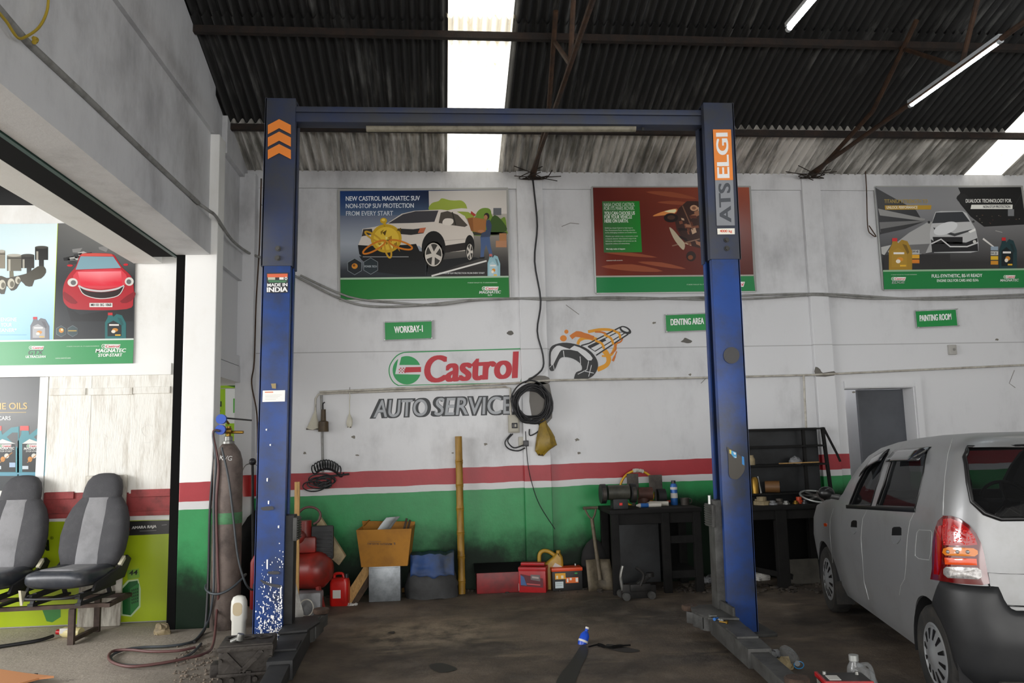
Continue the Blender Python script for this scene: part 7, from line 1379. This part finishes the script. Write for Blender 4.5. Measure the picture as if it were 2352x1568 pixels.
patch('reversing_lens', Z7([(1115, 1200), (1360, 1206), (1392, 1230), (1396, 1285), (1370, 1306), (1130, 1296), (1095, 1265), (1095, 1220)]), 'lamp_clear', .017, par=tl)
q = random.Random(6); mb = MB()
for k in range(120):
    x, y = q.uniform(1090, 1340), q.uniform(830, 1005)
    if y > 800 + (x - 1090) * .5: c_ = out(hit(*Z7([(x, y)])[0]), .014); mb.sph(c_, q.uniform(.0015, .0045), seg=6)
mb.build('lens_glints', MATS['lamp_spark'], tl, 60); mb = MB()  # glints of the red lens put in as small lighter beads
for x in (1130, 1205, 1285): mb.sph(out(hit(*Z7([(x, 1072)])[0]), .016), .010, seg=10)
mb.build('bulb_glints', MATS['lamp_clear'], tl, 60)
# mirror-image lamp on the far side
def mirrored(o, par):
    me = o.data.copy(); me.transform(Matrix.Scale(-1, 4, V((0, 1, 0)))); me.flip_normals(); c_ = bpy.data.objects.new(o.name.split('.')[0], me); col.objects.link(c_); c_.parent = par; return c_
tl2 = mirrored(tl, car)
for ch in list(tl.children): mirrored(ch, tl2)
# rear bumper wrapping round the tail
def rear_path(z, off, s):
    """s 0..1 from the left wheel arch round the tail to the right one"""
    xr, xf, w, rr, rf = slc(z); xs = -(sqrt(max(0.0, .325 ** 2 - (z - .262) ** 2)) + .0) if z < .56 else -.13 - (z - .56) * .9
    Lsd = max(.0, xs - (xr + rr)); arc = rr * pi / 2; wid = 2 * (w - rr); tot = 2 * Lsd + 2 * arc + wid; u = s * tot; flip = 1
    if u > tot / 2: u = tot - u; flip = -1
    if u < Lsd: p = V((xs - u, w + off, z))
    elif u < Lsd + arc: a = (u - Lsd) / rr; p = V((xr + rr - (rr + off) * sin(a), w - rr + (rr + off) * cos(a), z))
    else: p = V((xr - off, w - rr - (u - Lsd - arc), z))
    return V((p.x, p.y * flip, p.z))
def ztop(s):
    yy = abs(rear_path(.6, 0, s).y); return .715 if yy > .60 else (.60 + (.715 - .60) * max(0, (yy - .47) / .13) ** 1.5)
g = []; NS = 72
for j in range(15):
    v = j / 14; row = []
    for i in range(NS + 1):
        s_ = i / NS; z = .19 + (ztop(s_) - .19) * v; row.append(rear_path(z, .014 + .012 * sin(v * pi) - (.01 if v > .97 else 0) - (.03 * (1 - v / .12) if v < .12 else 0), s_))
    g.append(row)
mb = MB().sheet(g); o = mb.build('rear_bumper', MATS['bumper_black'], car, 60); s_ = o.modifiers.new('thickness', 'SOLIDIFY'); s_.thickness = .012; s_.offset = -1
MB().box((-.40, 0, .235), (.12, 1.15, .06), .01).build('lower_valance', MATS['tyre_rubber'], car, 30)
seam('tailgate_edge', Z7([(1448, 1250), (1462, 1350), (1490, 1440), (1520, 1500), (1560, 1525), (1660, 1535), (1790, 1540)]), .004, 'trim_black', .002); seam('tailgate_crease', Z7([(1450, 1250), (1560, 1258), (1700, 1262), (1800, 1264)]), .002, 'car_silver', .0)
# wheels
def wheel(x, y, s_):
    e = bpy.data.objects.new('wheel', None)
    prof = [(.165, -.06), (.20, -.070), (.245, -.070), (.262, -.055), (.268, -.03), (.268, .03), (.262, .055), (.245, .070), (.20, .070), (.165, .06)]
    w_ = MB().lathe(prof, (x, y, .268), 48, axis=(0, s_, 0)).build('wheel', MATS['tyre_rubber'], car, 40)
    hub = MB().lathe([(.168, .050), (.172, .062), (.160, .066), (.150, .060), (.10, .072), (.045, .080), (.035, .086), (0, .088)], (x, y, .268), 48, axis=(0, s_, 0)); hub.build('hub_cap', MATS['hub_silver'], w_, 40)
    sl = MB()
    for k in range(12):
        a = k * pi / 6 + .2; r0, r1 = .085, .142; ca, sa = cos(a), sin(a); f = lambda r, t, h: V((x + r * ca - t * sa, y + s_ * h, .268 + r * sa + t * ca))
        sl.prism([f(r0, -.006, .0735), f(r1, -.013, .0645), f(r1, .013, .0645), f(r0, .006, .0735)], (0, s_ * .0035, 0))
    sl.build('cap_slots', MATS['trim_black'], w_, 0)
    mud = MB().lathe([(.0, -.1), (.16, -.1), (.16, .0), (.0, .0)], (x, y, .268), 24, axis=(0, s_, 0)).build('brake_drum', MATS['black_iron'], w_, 30)
for x in (0, 2.36):
    for s_ in (1, -1): wheel(x, s_ * .65, s_)
for s_ in (1, -1):
    for x in (0, 2.36): wh = MB().lathe([(.316, .0), (.316, .26), (.0, .265)], (x, s_ * .715, .262), 40, axis=(0, -s_, 0)); bmesh.ops.bisect_plane(wh.bm, geom=wh.bm.verts[:] + wh.bm.edges[:] + wh.bm.faces[:], plane_co=(0, 0, .215), plane_no=(0, 0, -1), clear_outer=True); wh.build('wheel_housing', MATS['cabin_dark'], car, 40)
    MB().box((2.36 - .35, s_ * .67, .22), (.015, .14, .18), .004).build('mud_flap', MATS['tyre_rubber'], car, 0)
# cabin
MB().box((1.1, 0, .33), (1.9, 1.2, .04)).box((-.12, 0, .60), (.45, 1.15, .5), .03).build('cabin_floor', MATS['cabin_dark'], car, 30)
MB().box((1.66, 0, .86), (.30, 1.22, .22), .05).build('dashboard', MATS['cabin_dark'], car, 40)
for s_ in (-1, 1):
    MB().box((.95, s_ * .32, .50), (.48, .44, .16), .05).box((.70, s_ * .32, .80), (.14, .43, .55), .05, rot=(0, -.2, 0)).box((.63, s_ * .32, 1.12), (.09, .24, .16), .035, rot=(0, -.2, 0)).build('front_seat', MATS['cabin_dark'], car, 40)
MB().box((.12, 0, .50), (.45, 1.1, .16), .05).box((-.06, 0, .74), (.12, 1.1, .40), .04, rot=(0, -.15, 0)).build('rear_seat', MATS['cabin_dark'], car, 40)
R_ = Matrix.Translation(V((1.36, -.32, .96))) @ Euler((0, radians(-62), 0)).to_matrix().to_4x4(); mb = MB().tube([R_ @ V((.17 * cos(k * pi / 14), .17 * sin(k * pi / 14), 0)) for k in range(28)], .013, 8, True)
for a in (0, pi * .75, pi * 1.25): mb.tube([R_ @ V((0, 0, -.02)), R_ @ V((.165 * cos(a), .165 * sin(a), 0))], .014, 6, False, False)
mb.cyl(R_ @ V((0, 0, 0)), R_ @ V((0, 0, -.3)), .03).build('steering_wheel', MATS['trim_black'], car, 50)
MB().box((1.42, 0, 1.30), (.02, .2, .06), .008).build('rear_view_mirror', MATS['trim_black'], car, 30)
